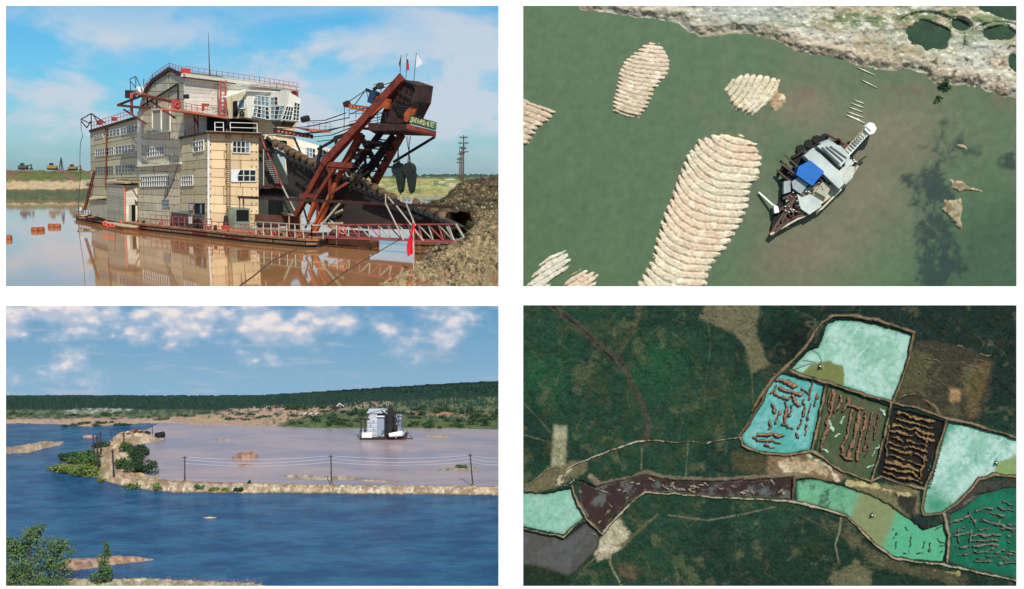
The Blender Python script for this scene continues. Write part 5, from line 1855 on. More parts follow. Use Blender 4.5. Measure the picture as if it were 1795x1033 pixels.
def fcol(X, Y):
    n = fbm(X, Y, 90, 101)
    n2 = fbm(X, Y, 24, 102, 5, 0.6)
    n3 = fbm(X, Y, 4, 103)
    c = cmix(linA((30, 52, 42)), linA((36, 62, 46)), smooth(n, 0.35, 0.65))
    c = cmix(c, linA((54, 66, 46)), smooth(n2, 0.5, 0.7) * 0.7)
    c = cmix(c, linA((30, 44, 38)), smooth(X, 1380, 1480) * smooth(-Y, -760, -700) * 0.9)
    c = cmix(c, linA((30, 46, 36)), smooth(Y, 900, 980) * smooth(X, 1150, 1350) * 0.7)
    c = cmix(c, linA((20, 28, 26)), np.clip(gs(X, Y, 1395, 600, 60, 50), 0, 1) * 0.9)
    c = cmix(c, linA((36, 84, 54)), np.clip(gs(X, Y, 1150, 640, 40, 50) + gs(X, Y, 950, 660, 50, 50), 0, 1) * 0.5)

    def reg(c, poly, col, k=1.0, jag=6, e=4, js=20, sd=1):
        d = sdpoly(X, Y, poly) + (fbm(X, Y, js, 110 + sd, 6, 0.65) - 0.5) * 3 * jag
        return cmix(c, linA(col), smooth(d, -e, e) * k)

    def ln(c, pts, w, col, k=1.0, jag=2.0, sd=1):
        d = dline(X, Y, pts) + (fbm(X, Y, 12, 130 + sd) - 0.5) * 2 * jag
        return cmix(c, linA(col), smooth(-d, -w - 1.0, -w + 0.8) * k)
    c = reg(c, [(1238, 530), (1332, 530), (1326, 580), (1340, 620), (1352, 640), (1316, 657), (1308, 615), (1286, 582), (1228, 558)], (104, 98, 74), 0.9, 4)
    c = reg(c, [(1606, 595), (1690, 610), (1742, 628), (1738, 690), (1712, 735), (1668, 735), (1566, 706), (1590, 640)], (62, 58, 46), 0.9, 6)
    c = reg(c, [(1600, 618), (1632, 622), (1620, 690), (1580, 690)], (92, 90, 58), 0.5, 8)
    c = reg(c, [(1700, 640), (1738, 630), (1722, 700), (1700, 735), (1690, 690)], (96, 84, 54), 0.7, 8)
    c = reg(c, [(1660, 676), (1682, 684), (1684, 702), (1666, 704)], (150, 118, 84), 0.95, 4)
    c = reg(c, [(971, 744), (994, 747), (990, 818), (966, 818)], (150, 148, 118), 0.95, 2)
    c = reg(c, [(990, 815), (1032, 804), (1030, 822), (992, 846), (940, 862), (917, 858), (960, 820)], (110, 102, 76), 0.8, 7)
    c = reg(c, [(1082, 905), (1104, 934), (1090, 964), (1050, 982), (1038, 966), (1064, 936)], (168, 158, 132), 0.95, 5)
    c = reg(c, [(1284, 790), (1345, 800), (1392, 800), (1392, 834), (1282, 826)], (72, 66, 46), 0.85, 3)
    c = reg(c, [(1345, 798), (1420, 792), (1450, 815), (1490, 838), (1468, 846), (1400, 838), (1345, 832)], (120, 98, 74), 0.9, 8)
    c = reg(c, [(1368, 806), (1440, 806), (1446, 830), (1380, 834)], (180, 162, 128), 0.7, 10, 3, 10, 4)
    c = reg(c, [(1490, 842), (1610, 852), (1614, 900), (1590, 912), (1540, 880), (1490, 860)], (120, 112, 78), 0.8, 8)
    c = reg(c, [(1560, 860), (1606, 872), (1606, 905), (1640, 925), (1626, 934), (1585, 900)], (38, 38, 40), 0.9, 7)
    c = reg(c, [(1640, 905), (1720, 845), (1850, 840), (1850, 862), (1740, 880), (1664, 930)], (64, 60, 54), 0.9, 6)
    c = reg(c, [(1480, 920), (1540, 968), (1600, 992), (1700, 1010), (1690, 1030), (1560, 1000), (1500, 960), (1475, 935)], (84, 78, 58), 0.7, 7)
    c = reg(c, [(1455, 1000), (1500, 985), (1530, 1000), (1520, 1040), (1465, 1040)], (110, 104, 78), 0.7, 9)
    c = reg(c, [(890, 975), (960, 985), (1000, 1010), (1002, 1045), (890, 1045)], (34, 48, 34), 0.9, 5)
    c = reg(c, [(1080, 990), (1110, 985), (1112, 1015), (1088, 1012)], (100, 82, 64), 0.6, 7)
    tr = (70, 64, 54)
    c = ln(c, [(955, 528), (1000, 560), (1045, 600), (1088, 636), (1108, 672), (1126, 710), (1138, 748), (1134, 780)], 5.5, tr, 0.75, 3)
    c = ln(c, [(1124, 528), (1112, 575), (1082, 622)], 5, (72, 70, 52), 0.6, 3, 2)
    c = ln(c, [(960, 530), (1030, 585), (1075, 632)], 1.0, (16, 18, 18), 0.8, 2, 3)
    c = ln(c, [(1240, 560), (1246, 600), (1236, 680), (1234, 720)], 0.8, (84, 84, 62), 0.6, 1, 4)
    c = ln(c, [(917, 705), (965, 758)], 1.0, (96, 94, 70), 0.8, 1, 5)
    c = ln(c, [(917, 762), (965, 775)], 1.0, (96, 94, 70), 0.8, 1, 6)
    c = ln(c, [(1125, 785), (1124, 832)], 1.0, (110, 106, 80), 0.8, 1, 7)
    c = ln(c, [(1206, 776), (1202, 836)], 0.9, (110, 106, 80), 0.8, 1, 8)
    c = ln(c, [(1068, 970), (1070, 990), (1090, 1028)], 1.6, (128, 120, 94), 0.9, 1, 9)
    c = ln(c, [(1092, 955), (1120, 930), (1152, 902)], 2.4, (94, 86, 62), 0.8, 1.5, 10)
    c = ln(c, [(1172, 903), (1240, 912), (1300, 902), (1360, 888)], 1.2, (110, 106, 84), 0.8, 1, 11)
    c = ln(c, [(1474, 908), (1472, 930), (1464, 955), (1470, 985)], 1.4, (124, 120, 92), 0.9, 1, 12)
    c = ln(c, [(1394, 898), (1440, 922), (1468, 938)], 0.9, (90, 80, 60), 0.7, 1, 13)
    c = ln(c, [(1318, 655), (1320, 720)], 0.8, (94, 90, 64), 0.7, 1, 14)
    c = ln(c, [(1740, 660), (1790, 705)], 1.0, (16, 20, 18), 0.7, 1, 15)
    c = ln(c, [(1620, 700), (1640, 712), (1652, 735)], 1.4, (120, 104, 78), 0.8, 1.5, 16)
    c = ln(c, [(1395, 545), (1430, 560)], 0.8, (90, 90, 70), 0.7, 1, 17)
    c = ln(c, [(1080, 985), (1130, 1000), (1200, 1030)], 0.8, (84, 70, 54), 0.5, 1, 18)
    c = ln(c, [(1228, 905), (1206, 925), (1190, 903)], 0.7, (90, 84, 62), 0.5, 1, 19)
    c = cmix(c, linA((92, 92, 66)), smooth(fbm(X, Y, 34, 119, 6, 0.68), 0.60, 0.70) * 0.45)
    c = cmix(c, linA((74, 58, 46)), smooth(fbm(X, Y, 20, 121, 6, 0.7), 0.62, 0.74) * 0.25)
    for q, (pts, cl) in enumerate((([(1000, 822), (985, 836), (978, 850)], (178, 168, 140)), ([(1420, 800), (1450, 815), (1470, 842)], (190, 176, 148)), ([(1486, 846), (1530, 852), (1590, 868)], (184, 168, 118)),
                                   ([(1368, 812), (1384, 830)], (186, 172, 142)), ([(1048, 972), (1090, 930)], (186, 178, 156)), ([(1640, 1000), (1680, 1006)], (150, 138, 84)), ([(1690, 880), (1740, 862), (1790, 858)], (104, 98, 88)))):
        c = ln(c, pts, 3.5, cl, 0.8, 7, 40 + q)
    for q, (x_, y_) in enumerate(((1000, 900), (1110, 950), (1180, 985), (1290, 950), (1350, 985), (1260, 700), (1180, 720), (1020, 700), (1300, 560), (1180, 560), (1700, 580), (1740, 600))):
        c = ln(c, [(x_, y_), (x_ + 26 - 9 * (q % 5), y_ + 16 + 4 * (q % 3)), (x_ + 50 - 20 * (q % 4), y_ + 50)], 0.5, (94, 90, 70), 0.45, 1.5, 60 + q)
    # shores of the river: wide sandy strips
    c = ln(c, [(1035, 835), (1052, 850), (1110, 838), (1136, 828), (1160, 838), (1260, 843), (1340, 836), (1400, 832)], 5, (116, 102, 84), 0.85, 3, 20)
    c = c * (0.75 + 0.5 * fbm(X, Y, 12, 108, 5, 0.65))[..., None]
    return c * (0.7 + 0.6 * n3)[..., None]


def hB(X, Y, sd):
    h = 0.12 * (fbm(X, Y, 3.5, 140, 3, 0.6) - 0.5) + 0.22 * (fbm(X, Y, 14, 141) - 0.5) + 0.05
    d = np.full(X.shape, -99.0)
    for p in PONDS:
        d = np.maximum(d, sdpoly(X, Y, p))
    d = d + (fbm(X, Y, 7, 144, 5, 0.65) - 0.5) * 5.0
    h = h * smooth(-d, 0, 3) - 0.35 * smooth(d, -1.5, 1.5)
    return h


bland = vmat('forest_floor', 0.95, 5.0, 0.35, 0.35, 0.04, 0.05, gain=0.92)
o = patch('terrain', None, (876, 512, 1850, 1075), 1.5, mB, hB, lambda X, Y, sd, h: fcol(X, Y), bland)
tag(o, 'dark green taiga ground with tracks and clearings seen from above', kind='structure')
pondm = vmat('tailings_water', 0.5, 2.2, 0.13, 0.1, 0.02, 0.2, gain=0.76)


def pond(poly, cf, lab):
    o = patch('water', polys([(x, y) for x, y in poly], 0), bb(poly, 8), 2.0, mB, lambda X, Y, sd: 0 * X - 0.15, lambda X, Y, sd, h: cf(X, Y, sd), pondm, 5)
    tag(o, lab, kind='structure')


def aqua(a, b, deep, seed, edge=6):
    def f(X, Y, sd):
        n = fbm(X, Y, 38, seed, 7, 0.68)
        n2 = fbm(X, Y, 5, seed + 1, 4, 0.65)
        c = cmix(linA(a), linA(b), smooth(n + 0.25 * (n2 - 0.5), 0.36, 0.62))
        c = cmix(c, linA(deep), smooth(-sd + 6 * n, -edge + 3, 3) * 0.8)
        c = cmix(c, linA(deep), smooth(fbm(X, Y, 13, seed + 7, 6, 0.7), 0.60, 0.72) * 0.45)
        return c * (0.84 + 0.32 * n2)[..., None]
    return f


def c_p1(X, Y, sd):
    c = aqua((138, 186, 162), (174, 208, 192), (96, 158, 130), 201)(X, Y, sd)
    k = sdpoly(X, Y, [(1436, 634), (1455, 632), (1478, 642), (1482, 656), (1476, 682), (1436, 668), (1404, 654), (1420, 640)]) + (fbm(X, Y, 12, 210) - 0.5) * 6
    c = cmix(c, linA((118, 124, 70)), smooth(k, -1, 2))
    for pts in ([(1388, 650), (1412, 640), (1430, 636)], [(1420, 612), (1436, 622), (1440, 634)], [(1408, 632), (1425, 634)]):
        c = cmix(c, linA((60, 110, 84)), smooth(-dline(X, Y, pts), -1.8, -0.4))
    for pts in ([(1466, 632), (1502, 576)], [(1488, 640), (1522, 606)]):
        c = cmix(c, linA((196, 226, 208)), smooth(-dline(X, Y, pts), -2.0, 0) * 0.6)
    return c


def c_p5(X, Y, sd):
    c = aqua((140, 190, 168), (178, 210, 196), (34, 124, 92), 221, 5)(X, Y, sd)
    d = np.clip(smooth(-(X - 1642 + 0.55 * (Y - 780)) + 26 * fbm(X, Y, 22, 226), -6, 22) + gs(X, Y, 1640, 885, 26, 20), 0, 1)
    c = cmix(c, linA((34, 136, 98)), d * 0.9)
    c = cmix(c, linA((132, 158, 96)), smooth(sdpoly(X, Y, [(1745, 812), (1790, 795), (1850, 800), (1850, 845), (1742, 836)]) + (fbm(X, Y, 12, 227) - 0.5) * 8, -2, 3))
    return c


def c_p7(X, Y, sd):
    c = aqua((100, 160, 122), (112, 172, 134), (66, 120, 90), 231)(X, Y, sd)
    c = cmix(c, linA((132, 140, 96)), smooth(-np.abs(X - 1535 + 0.25 * (Y - 900)), -52, -30) * smooth(fbm(X, Y, 30, 233) + 0.25, 0.4, 0.6))
    c = cmix(c, linA((88, 172, 130)), smooth(X + 0.4 * (Y - 930), 1548, 1572))
    c = cmix(c, linA((60, 84, 66)), smooth(fbm(X, Y, 12, 235, 5, 0.6), 0.55, 0.64) * smooth(-X, -1500, -1450) * 0.8)
    return c


pond(P1, c_p1, 'pale aqua tailings pond with an olive brown corner, largest square pond at the top')
pond(P2, aqua((88, 170, 160), (118, 184, 178), (62, 140, 116), 205), 'turquoise tailings pond striped with brown spoil left of centre')
pond(P3, aqua((70, 88, 56), (86, 90, 62), (56, 84, 52), 206), 'olive green pond with long brown spoil ridges')
pond(P4, aqua((20, 18, 16), (34, 28, 24), (24, 20, 18), 207), 'almost black pond between straight tan spoil ridges')
pond(P5, c_p5, 'aqua and deep green tailings pond at the right edge')
pond(P6, aqua((14, 96, 70), (24, 112, 84), (32, 90, 70), 208), 'deep teal pond with grey spoil ridges in the lower right corner')
pond(P7, c_p7, 'long green channel pond with an olive middle stretch')
pond(P8, aqua((136, 188, 164), (156, 200, 182), (116, 158, 136), 209), 'mint coloured settling pond at the left edge')
def c_p9(X, Y, sd):
    n = fbm(X, Y, 16, 261, 6, 0.66)
    c = cmix(linA((56, 38, 34)), linA((70, 54, 50)), smooth(n, 0.42, 0.62))
    c = cmix(c, linA((96, 104, 100)), smooth(n + 0.12 * gs(X, Y, 1180, 855, 90, 14) + 0.14 * gs(X, Y, 1350, 860, 60, 20) + 0.1 * gs(X, Y, 1055, 870, 18, 20), 0.60, 0.70) * 0.8)
    c = cmix(c, linA((30, 26, 28)), smooth(fbm(X, Y, 9, 265, 5, 0.66), 0.56, 0.66) * smooth(X, 1290, 1340) * 0.8)
    return cmix(c, linA((110, 98, 82)), smooth(-sd + 6 * n, 0, 4) * 0.7)


pond(P9, c_p9, 'dark brown river reach across the middle')
pond(P10, aqua((82, 82, 78), (90, 90, 88), (70, 64, 56), 212), 'grey silted pond at the lower left')

# embankments and haul roads
dike_m = vmat('dike_gravel', 0.95, 3.0, 0.3, 0.5, 0.05, gain=0.80)


def dike(pts, w, hgt, col, lab, seed=1, dark=None, name='embankment'):
    p = np.array(pts, float)
    bx = (p[:, 0].min() - 12, p[:, 1].min() - 12, p[:, 0].max() + 12, p[:, 1].max() + 12)

    w = w * 0.72

    def sdf(X, Y):
        return w - dline(X + 5 * (fbm(X, Y, 16, seed + 60) - 0.5), Y + 5 * (fbm(X, Y, 16, seed + 61) - 0.5), pts) + (fbm(X, Y, 26, seed + 9) - 0.5) * 3.4 * min(1, w / 2.4) + (fbm(X, Y, 9, seed) - 0.5) * 2.2 + (fbm(X, Y, 3, seed + 7) - 0.5) * 1.2

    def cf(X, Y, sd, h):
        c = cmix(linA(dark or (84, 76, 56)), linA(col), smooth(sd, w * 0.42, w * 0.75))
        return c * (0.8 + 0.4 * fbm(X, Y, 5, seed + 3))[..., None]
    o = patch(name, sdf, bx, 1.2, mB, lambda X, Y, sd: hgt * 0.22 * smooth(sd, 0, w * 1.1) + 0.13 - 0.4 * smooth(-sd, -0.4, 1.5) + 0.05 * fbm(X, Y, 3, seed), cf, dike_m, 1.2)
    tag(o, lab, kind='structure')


DK = [
    ([(1318, 720), (1345, 676), (1368, 652), (1392, 630), (1420, 596), (1440, 566), (1460, 554), (1490, 553), (1540, 562), (1602, 582)], 4.5, 0.35, (132, 112, 84), 'tan bank curving round the top pond'),
    ([(1602, 582), (1594, 625), (1582, 665), (1565, 706)], 3.6, 0.32, (118, 100, 74), 'narrow bank on the right side of the top pond'),
    ([(1384, 650), (1400, 658), (1448, 670), (1500, 688), (1562, 706), (1610, 716), (1660, 734), (1700, 742), (1784, 768), (1850, 786)], 4.0, 0.34, (140, 116, 90), 'long straight dividing bank crossing the ponds'),
    ([(1448, 672), (1440, 715), (1430, 762), (1423, 790)], 3.6, 0.32, (150, 122, 94), 'bank between the turquoise and olive ponds'),
    ([(1562, 708), (1552, 755), (1540, 805), (1528, 843)], 3.2, 0.32, (142, 120, 94), 'bank between the olive and black ponds'),
    ([(1660, 736), (1646, 780), (1632, 830), (1622, 856), (1616, 890), (1620, 904), (1650, 900), (1676, 886), (1700, 860), (1716, 840), (1745, 832), (1785, 837), (1850, 850)], 4.2, 0.36, (140, 120, 92), 'bank wrapping the aqua pond at the right'),
    ([(1296, 764), (1302, 782), (1340, 796), (1385, 798), (1423, 790), (1450, 808), (1476, 826), (1528, 845), (1545, 836), (1580, 848), (1622, 858)], 3.4, 0.30, (150, 128, 100), 'bank along the southern edge of the middle ponds'),
    ([(1296, 766), (1316, 738), (1332, 710), (1348, 672)], 3.4, 0.25, (104, 88, 66), 'dark bank beside the turquoise pond'),
    ([(1056, 936), (1080, 908), (1104, 884), (1130, 864), (1180, 866), (1250, 872), (1340, 876), (1392, 880), (1440, 892), (1482, 904), (1508, 926), (1534, 956), (1562, 977), (1600, 984), (1655, 990), (1700, 1000), (1784, 1018), (1850, 1028)], 3.4, 0.35, (172, 160, 136), 'pale haul road bank following the river to the lower right'),
    ([(1003, 852), (1012, 880), (1028, 908), (1056, 938)], 3.0, 0.3, (150, 140, 116), 'pale bank between mint pond and brown river'),
    ([(890, 918), (950, 934), (988, 942), (1014, 916), (1026, 912)], 2.2, 0.28, (150, 138, 112), 'thin pale bank below the mint pond'),
    ([(1655, 902), (1664, 940), (1660, 985)], 4.2, 0.3, (148, 146, 120), 'pale bank between green channel and teal pond'),
    ([(1392, 836), (1390, 880)], 3.2, 0.28, (110, 84, 68), 'short reddish dam closing the brown river'),
]
for i, (pts, w, hh, col, lab) in enumerate(DK):
    dike(pts, w, hh, col, lab, 300 + i)
dike([(985, 842), (992, 822), (1020, 810), (1060, 794), (1108, 776), (1150, 772), (1180, 776), (1212, 774), (1236, 778), (1262, 772), (1296, 766)], 2.3, 0.14, (176, 164, 136), 'pale dirt road running across the forest', 340, name='road')
dike([(917, 858), (930, 850), (955, 826), (972, 818)], 1.6, 0.14, (150, 140, 112), 'curving pale dirt track at the left edge', 341, name='road')
dike([(1050, 968), (1020, 1000), (1000, 1030)], 1.5, 0.14, (130, 120, 94), 'dirt track leaving the pale clearing to the lower left', 342, name='road')
dike([(1562, 706), (1585, 694), (1600, 690), (1620, 698), (1632, 712)], 1.7, 0.16, (150, 112, 88), 'pinkish dirt track in the brown mined ground', 343, name='road')
dike([(974, 838), (978, 850), (994, 852), (1006, 842), (1000, 834), (984, 836)], 1.4, 0.2, (166, 158, 132), 'looping pale dirt track beside the mint pond', 344, name='road')

# spoil ridges standing out of the ponds
rid_m = vmat('spoil', 0.95, 3.5, 0.3, 0.6, 0.05, gain=0.85)


def ridges(lst, col, lab, seed, hgt=0.30, col2=(70, 56, 44)):
    """lst: (x0,y0,x1,y1,w): ragged banks of spoil, grown from their centre lines"""
    xs_ = [v for r in lst for v in (r[0], r[2])]
    ys_ = [v for r in lst for v in (r[1], r[3])]

    def sdf(X, Y):
        wx = (fbm(X, Y, 11, seed + 20, 3) - 0.5) * 9
        wy = (fbm(X, Y, 11, seed + 30, 3) - 0.5) * 9
        d = np.full(X.shape, -99.0)
        for xa, ya, xb, yb, w in lst:
            d = np.maximum(d, w * (0.5 + 1.1 * fbm(X, Y, 15, seed + 50)) - dline(X + wx, Y + wy, [(xa, ya), (xb, yb)]))
        return d + (fbm(X, Y, 5, seed, 4, 0.65) - 0.5) * 4.2

    def cf(X, Y, sd, h):
        n2 = fbm(X, Y, 6, seed + 3)
        return cmix(linA(col2), linA(col), smooth(sd + 2.0 * (n2 - 0.5), -0.2, 2.2)) * (0.62 + 0.76 * fbm(X, Y, 3, seed + 5))[..., None]
    o = patch('spoil_ridges', sdf, (min(xs_) - 9, min(ys_) - 9, max(xs_) + 9, max(ys_) + 9), 0.9, mB,
              lambda X, Y, sd: -0.15 + hgt * smooth(sd, -0.5, 2.6) * (0.7 + 0.5 * fbm(X, Y, 4, seed + 2)) - 0.1 * smooth(-sd, 0, 1), cf, rid_m, 0.4)
    tag(o, lab, kind='stuff')


rg = random.Random(21)
L2 = [(1362, 664, 1395, 676, 3.5), (1368, 680, 1405, 692, 3.0), (1358, 690, 1384, 702, 3), (1390, 696, 1400, 712, 4), (1352, 706, 1358, 722, 2.5), (1378, 706, 1374, 738, 2.5), (1366, 724, 1362, 742, 2), (1350, 738, 1348, 750, 2),
      (1386, 712, 1383, 728, 2), (1410, 700, 1408, 728, 2), (1422, 680, 1418, 700, 2), (1420, 710, 1416, 740, 2), (1433, 690, 1428, 712, 1.8), (1405, 735, 1400, 752, 2), (1414, 745, 1412, 760, 2), (1330, 760, 1372, 764, 3),
      (1320, 768, 1345, 772, 2.4), (1345, 772, 1370, 776, 2), (1340, 782, 1358, 784, 2), (1396, 760, 1398, 768, 2), (1362, 652 + 24, 1350, 690, 2), (1372, 744, 1390, 752, 1.8), (1424, 672, 1422, 680, 1.6), (1405, 680, 1418, 690, 2)]
ridges(L2, (150, 112, 88), 'broken brown spoil ridges poking out of the turquoise pond', 401)
L3 = [(1462, 688, 1445, 768, 4.0), (1474, 694, 1464, 722, 3), (1488, 700, 1478, 720, 3.5), (1490, 712, 1512, 716, 3.5), (1494, 722, 1476, 790, 3.4), (1508, 720, 1488, 802, 3.6), (1518, 724, 1502, 808, 3.4), (1530, 722, 1514, 790, 2.8), (1474, 796, 1492, 808, 3), (1542, 720, 1530, 770, 2),
      (1444, 770, 1440, 788, 2.5), (1455, 690, 1450, 720, 2.0), (1524, 780, 1518, 800, 1.6)]
ridges(L3, (134, 104, 78), 'long brown spoil ridges in the olive pond', 402)
L4 = []
for k in range(11):
    t = k / 10
    xa, ya = 1568 - 27 * t, 724 + 106 * t
    x_m = xa + rg.uniform(24, 48)
    L4.append((xa + rg.uniform(2, 9), ya, x_m, ya + 7, rg.uniform(2.2, 3.8)))
    L4.append((x_m + rg.uniform(1, 7), ya + 8 + rg.uniform(-2, 2), xa + rg.uniform(60, 76), ya + 17, rg.uniform(2.0, 3.6)))
L4 += [(1620, 800, 1612, 840, 2.6), (1628, 760, 1622, 790, 2.4), (1560, 745, 1552, 800, 2.0)]
ridges(L4, (140, 114, 76), 'parallel tan spoil ridges in the black pond', 403, 0.34, (60, 46, 32))
L6 = [(1668, 916, 1700, 908, 2.6), (1690, 925, 1672, 935, 2), (1676, 940, 1700, 932, 2.2), (1705, 938, 1755, 938, 2.2), (1700, 948, 1750, 946, 2.2), (1710, 957, 1748, 956, 2.6), (1692, 970, 1730, 966, 1.8), (1675, 958, 1695, 960, 1.6), (1732, 976, 1770, 978, 1.5),
      (1752, 988, 1790, 986, 2.4), (1680, 925, 1684, 950, 1.6), (1712, 896, 1740, 890, 2.6), (1735, 900, 1760, 906, 2.4), (1750, 890, 1776, 894, 2.4), (1722, 910, 1770, 926, 2), (1700, 900, 1712, 925, 2.2), (1760, 880, 1775, 884, 2), (1764, 945, 1775, 955, 1.6), (1770, 965, 1790, 968, 2),
      (1716, 930, 1736, 924, 1.6), (1702, 930, 1700, 945, 2.0), (1745, 968, 1760, 966, 1.8), (1712, 978, 1726, 980, 1.3), (1680, 976, 1690, 972, 1.5)]
for q_ in range(14):
    xa, ya = 1672 + 110 * rg.random(), 885 + 110 * rg.random()
    if sdpoly(np.array([[xa]]), np.array([[ya]]), P6)[0, 0] > 6:
        L6.append((xa, ya, xa + rg.uniform(12, 30), ya + rg.uniform(-4, 3), rg.uniform(1.0, 1.9)))
ridges(L6, (112, 118, 98), 'grey broken spoil ridges in the deep teal pond', 404, 0.26, (70, 76, 66))
L7 = [(1566, 945, 1570, 935, 1.0), (1572, 950, 1570, 962, 1.2), (1598, 942, 1594, 970, 1.2), (1632, 952, 1630, 966, 1.4), (1644, 955, 1652, 956, 1.4), (1586, 922, 1594, 930, 1.2), (1640, 930, 1650, 925, 1.4), (1645, 945, 1655, 950, 1.0), (1578, 968, 1588, 970, 1), (1605, 972, 1616, 970, 1), (1564, 930, 1566, 926, 1.2), (1644, 970, 1650, 966, 1), (1620, 950, 1618, 960, 1)]
ridges(L7, (84, 100, 76), 'small dark silt bars in the green channel', 405, 0.2, (56, 70, 54))
L9 = [(1104, 848, 1112, 846, 1.8), (1138, 838, 1146, 844, 2.4), (1212, 852, 1222, 856, 2.4), (1160, 852, 1172, 856, 1.4), (1066, 880, 1072, 890, 1.0), (1062, 902, 1068, 896, 1.5), (1014, 930, 1020, 936, 1.2), (1034, 934, 1042, 938, 1.4), (1285, 848, 1290, 854, 1.6), (1312, 850, 1310, 858, 1.6),
      (1335, 846, 1338, 854, 1.8), (1352, 842, 1356, 848, 2), (1180, 855, 1198, 860, 2.2), (1296, 862, 1304, 864, 1.6), (1320, 866, 1314, 860, 2), (1224, 850, 1232, 852, 1.8), (1050, 918, 1056, 912, 1.4), (1012, 850, 1018, 862, 1.4), (1096, 878, 1100, 872, 1.6)]
for q_ in range(26):
    xa = rg.uniform(1040, 1385)
    ya = 858 + rg.uniform(-11, 9)
    L9.append((xa, ya, xa + rg.uniform(2, 8), ya + rg.uniform(-3, 3), rg.uniform(1.2, 2.2)))
ridges(L9, (150, 140, 122), 'pale sand bars dotted along the brown river', 406, 0.2, (96, 84, 72))
L8 = [(1612, 606, 1660, 616, 2.6), (1668, 604, 1735, 624, 3.2), (1616, 628, 1672, 640, 2.8), (1684, 636, 1716, 646, 3.0), (1690, 622, 1732, 634, 2.4), (1606, 650, 1636, 672, 2.6), (1640, 660, 1668, 690, 2.4), (1604, 684, 1646, 706, 2.2), (1700, 660, 1722, 700, 2.6), (1680, 700, 1706, 726, 2.4), (1646, 716, 1690, 730, 2.4), (1674, 650, 1690, 668, 2.0), (1620, 700, 1650, 722, 1.8)]
ridges(L8, (98, 86, 64), 'worn brown spoil banks in the mined plot right of the top pond', 408, 0.26, (54, 48, 38))
# ice / froth patches
L1 = [(1545, 718, 1550, 728, 3.5), (1455, 735, 1460, 755, 2.2), (1435, 745, 1432, 765, 1.8), (1478, 730, 1472, 742, 1.6), (1470, 760, 1462, 768, 1.6), (1440, 785, 1450, 790, 1.5), (1540, 780, 1530, 800, 1.2), (1520, 820, 1530, 815, 1.8)]
ridges(L1, (184, 206, 186), 'pale mineral froth patches around the olive pond', 407, 0.18, (120, 160, 130))
# tiny dredges on the ponds
for px, py, s, lab in ((1438, 642, 0.8, 'tiny dredge with dark hull in the top pond corner'), (1747, 811, 0.8, 'tiny dredge on the aqua pond near the right edge'), (1529, 903, 0.75, 'tiny white dredge floating on the olive stretch of the channel')):
    t_ = thing('tiny_dredge', lab, 'dredge', mB(px, py, -0.15), 'tiny dredges on the mine ponds')
    MB().prism([mB(px + x * s, py + y * s, 0.12) for x, y in ((-4, 1), (-1, -3), (5, -2), (4, 2), (-2, 3))], FV * 0.27).build('hull', dkh, t_)
    MB().prism([mB(px + x * s, py + y * s, 0.3) for x, y in ((-2, 0.5), (0, -1.6), (2.4, -0.6), (1, 1.8))], FV * 0.18).build('house', conc, t_)
    MB().bar(mB(px + 3 * s, py - 1, 0.2), mB(px + 8 * s, py + 1.5 * s, 0.15), 0.05).build('boom', timber, t_)
    MB().bar(mB(px - 2 * s, py - 1, 0.2), mB(px + 1 * s, py - 9 * s, 0.1), 0.03).build('anchor_line', dkh, t_)
# forest canopy: tiny crowns
rng_n = np.random.RandomState(5)
NT = 34000
tx = rng_n.uniform(880, 1845, NT)
ty = rng_n.uniform(515, 1070, NT)
dd = np.full(NT, -99.0)
for p in PONDS:
    dd = np.maximum(dd, sdpoly(tx, ty, p))
for pts, w, *_ in DK:
    dd = np.maximum(dd, w + 2 - dline(tx, ty, pts))
for poly in ([(1238, 530), (1332, 530), (1326, 580), (1352, 640), (1316, 657), (1286, 582)], [(971, 744), (994, 747), (990, 818), (966, 818)], [(1606, 595), (1742, 628), (1712, 735), (1566, 706)], [(1082, 905), (1104, 934), (1050, 982), (1038, 966)],
             [(960, 820), (1032, 804), (1030, 845), (917, 862)], [(1284, 790), (1640, 800), (1640, 930), (1540, 880), (1284, 840)], [(1640, 905), (1720, 845), (1850, 840), (1850, 900), (1664, 930)]):
    dd = np.maximum(dd, sdpoly(tx, ty, poly))
for pts in ([(985, 842), (1020, 810), (1108, 776), (1150, 772), (1212, 774), (1296, 766)], [(955, 528), (1045, 600), (1108, 672), (1138, 748), (1134, 780)], [(1124, 528), (1082, 622)], [(1092, 955), (1152, 902)]):
    dd = np.maximum(dd, 4 - dline(tx, ty, pts))
dens = fbm(tx, ty, 30, 150)
ok = (dd < -3) & (rng_n.rand(NT) < smooth(dens, 0.38, 0.62) ** 1.5 + 0.03)
tx, ty = tx[ok], ty[ok]
n = len(tx)
rr = rng_n.uniform(0.6, 1.5, n) * np.where(rng_n.rand(n) < 0.1, 1.6, 1.0)
hh = rng_n.uniform(0.05, 0.13, n)
ang = rng_n.uniform(0, 6.28, n)
V = np.zeros((n, 5, 3))
V[:, 4] = mB(tx, ty, 0.03 + hh)
for k in range(4):
    V[:, k] = mB(tx + rr * np.cos(ang + k * 1.5708), ty + rr * np.sin(ang + k * 1.5708), -0.06)
b_ = np.arange(n)[:, None] * 5
T = np.concatenate([b_ + np.array([k, 4, (k + 1) % 4]) for k in range(4)], 0)
base_c = cmix(linA((26, 48, 38)), linA((42, 72, 50)), rng_n.rand(n) ** 1.6)
base_c = cmix(base_c, linA((68, 78, 52)), (rng_n.rand(n) < 0.12) * 0.8)
base_c = base_c * (0.7 + 0.8 * fbm(tx, ty, 45, 155))[:, None]
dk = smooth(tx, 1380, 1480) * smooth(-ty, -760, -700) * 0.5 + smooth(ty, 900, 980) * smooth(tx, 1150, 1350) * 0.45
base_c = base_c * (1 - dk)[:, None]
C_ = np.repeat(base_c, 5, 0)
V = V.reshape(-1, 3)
o0 = V.mean(0)
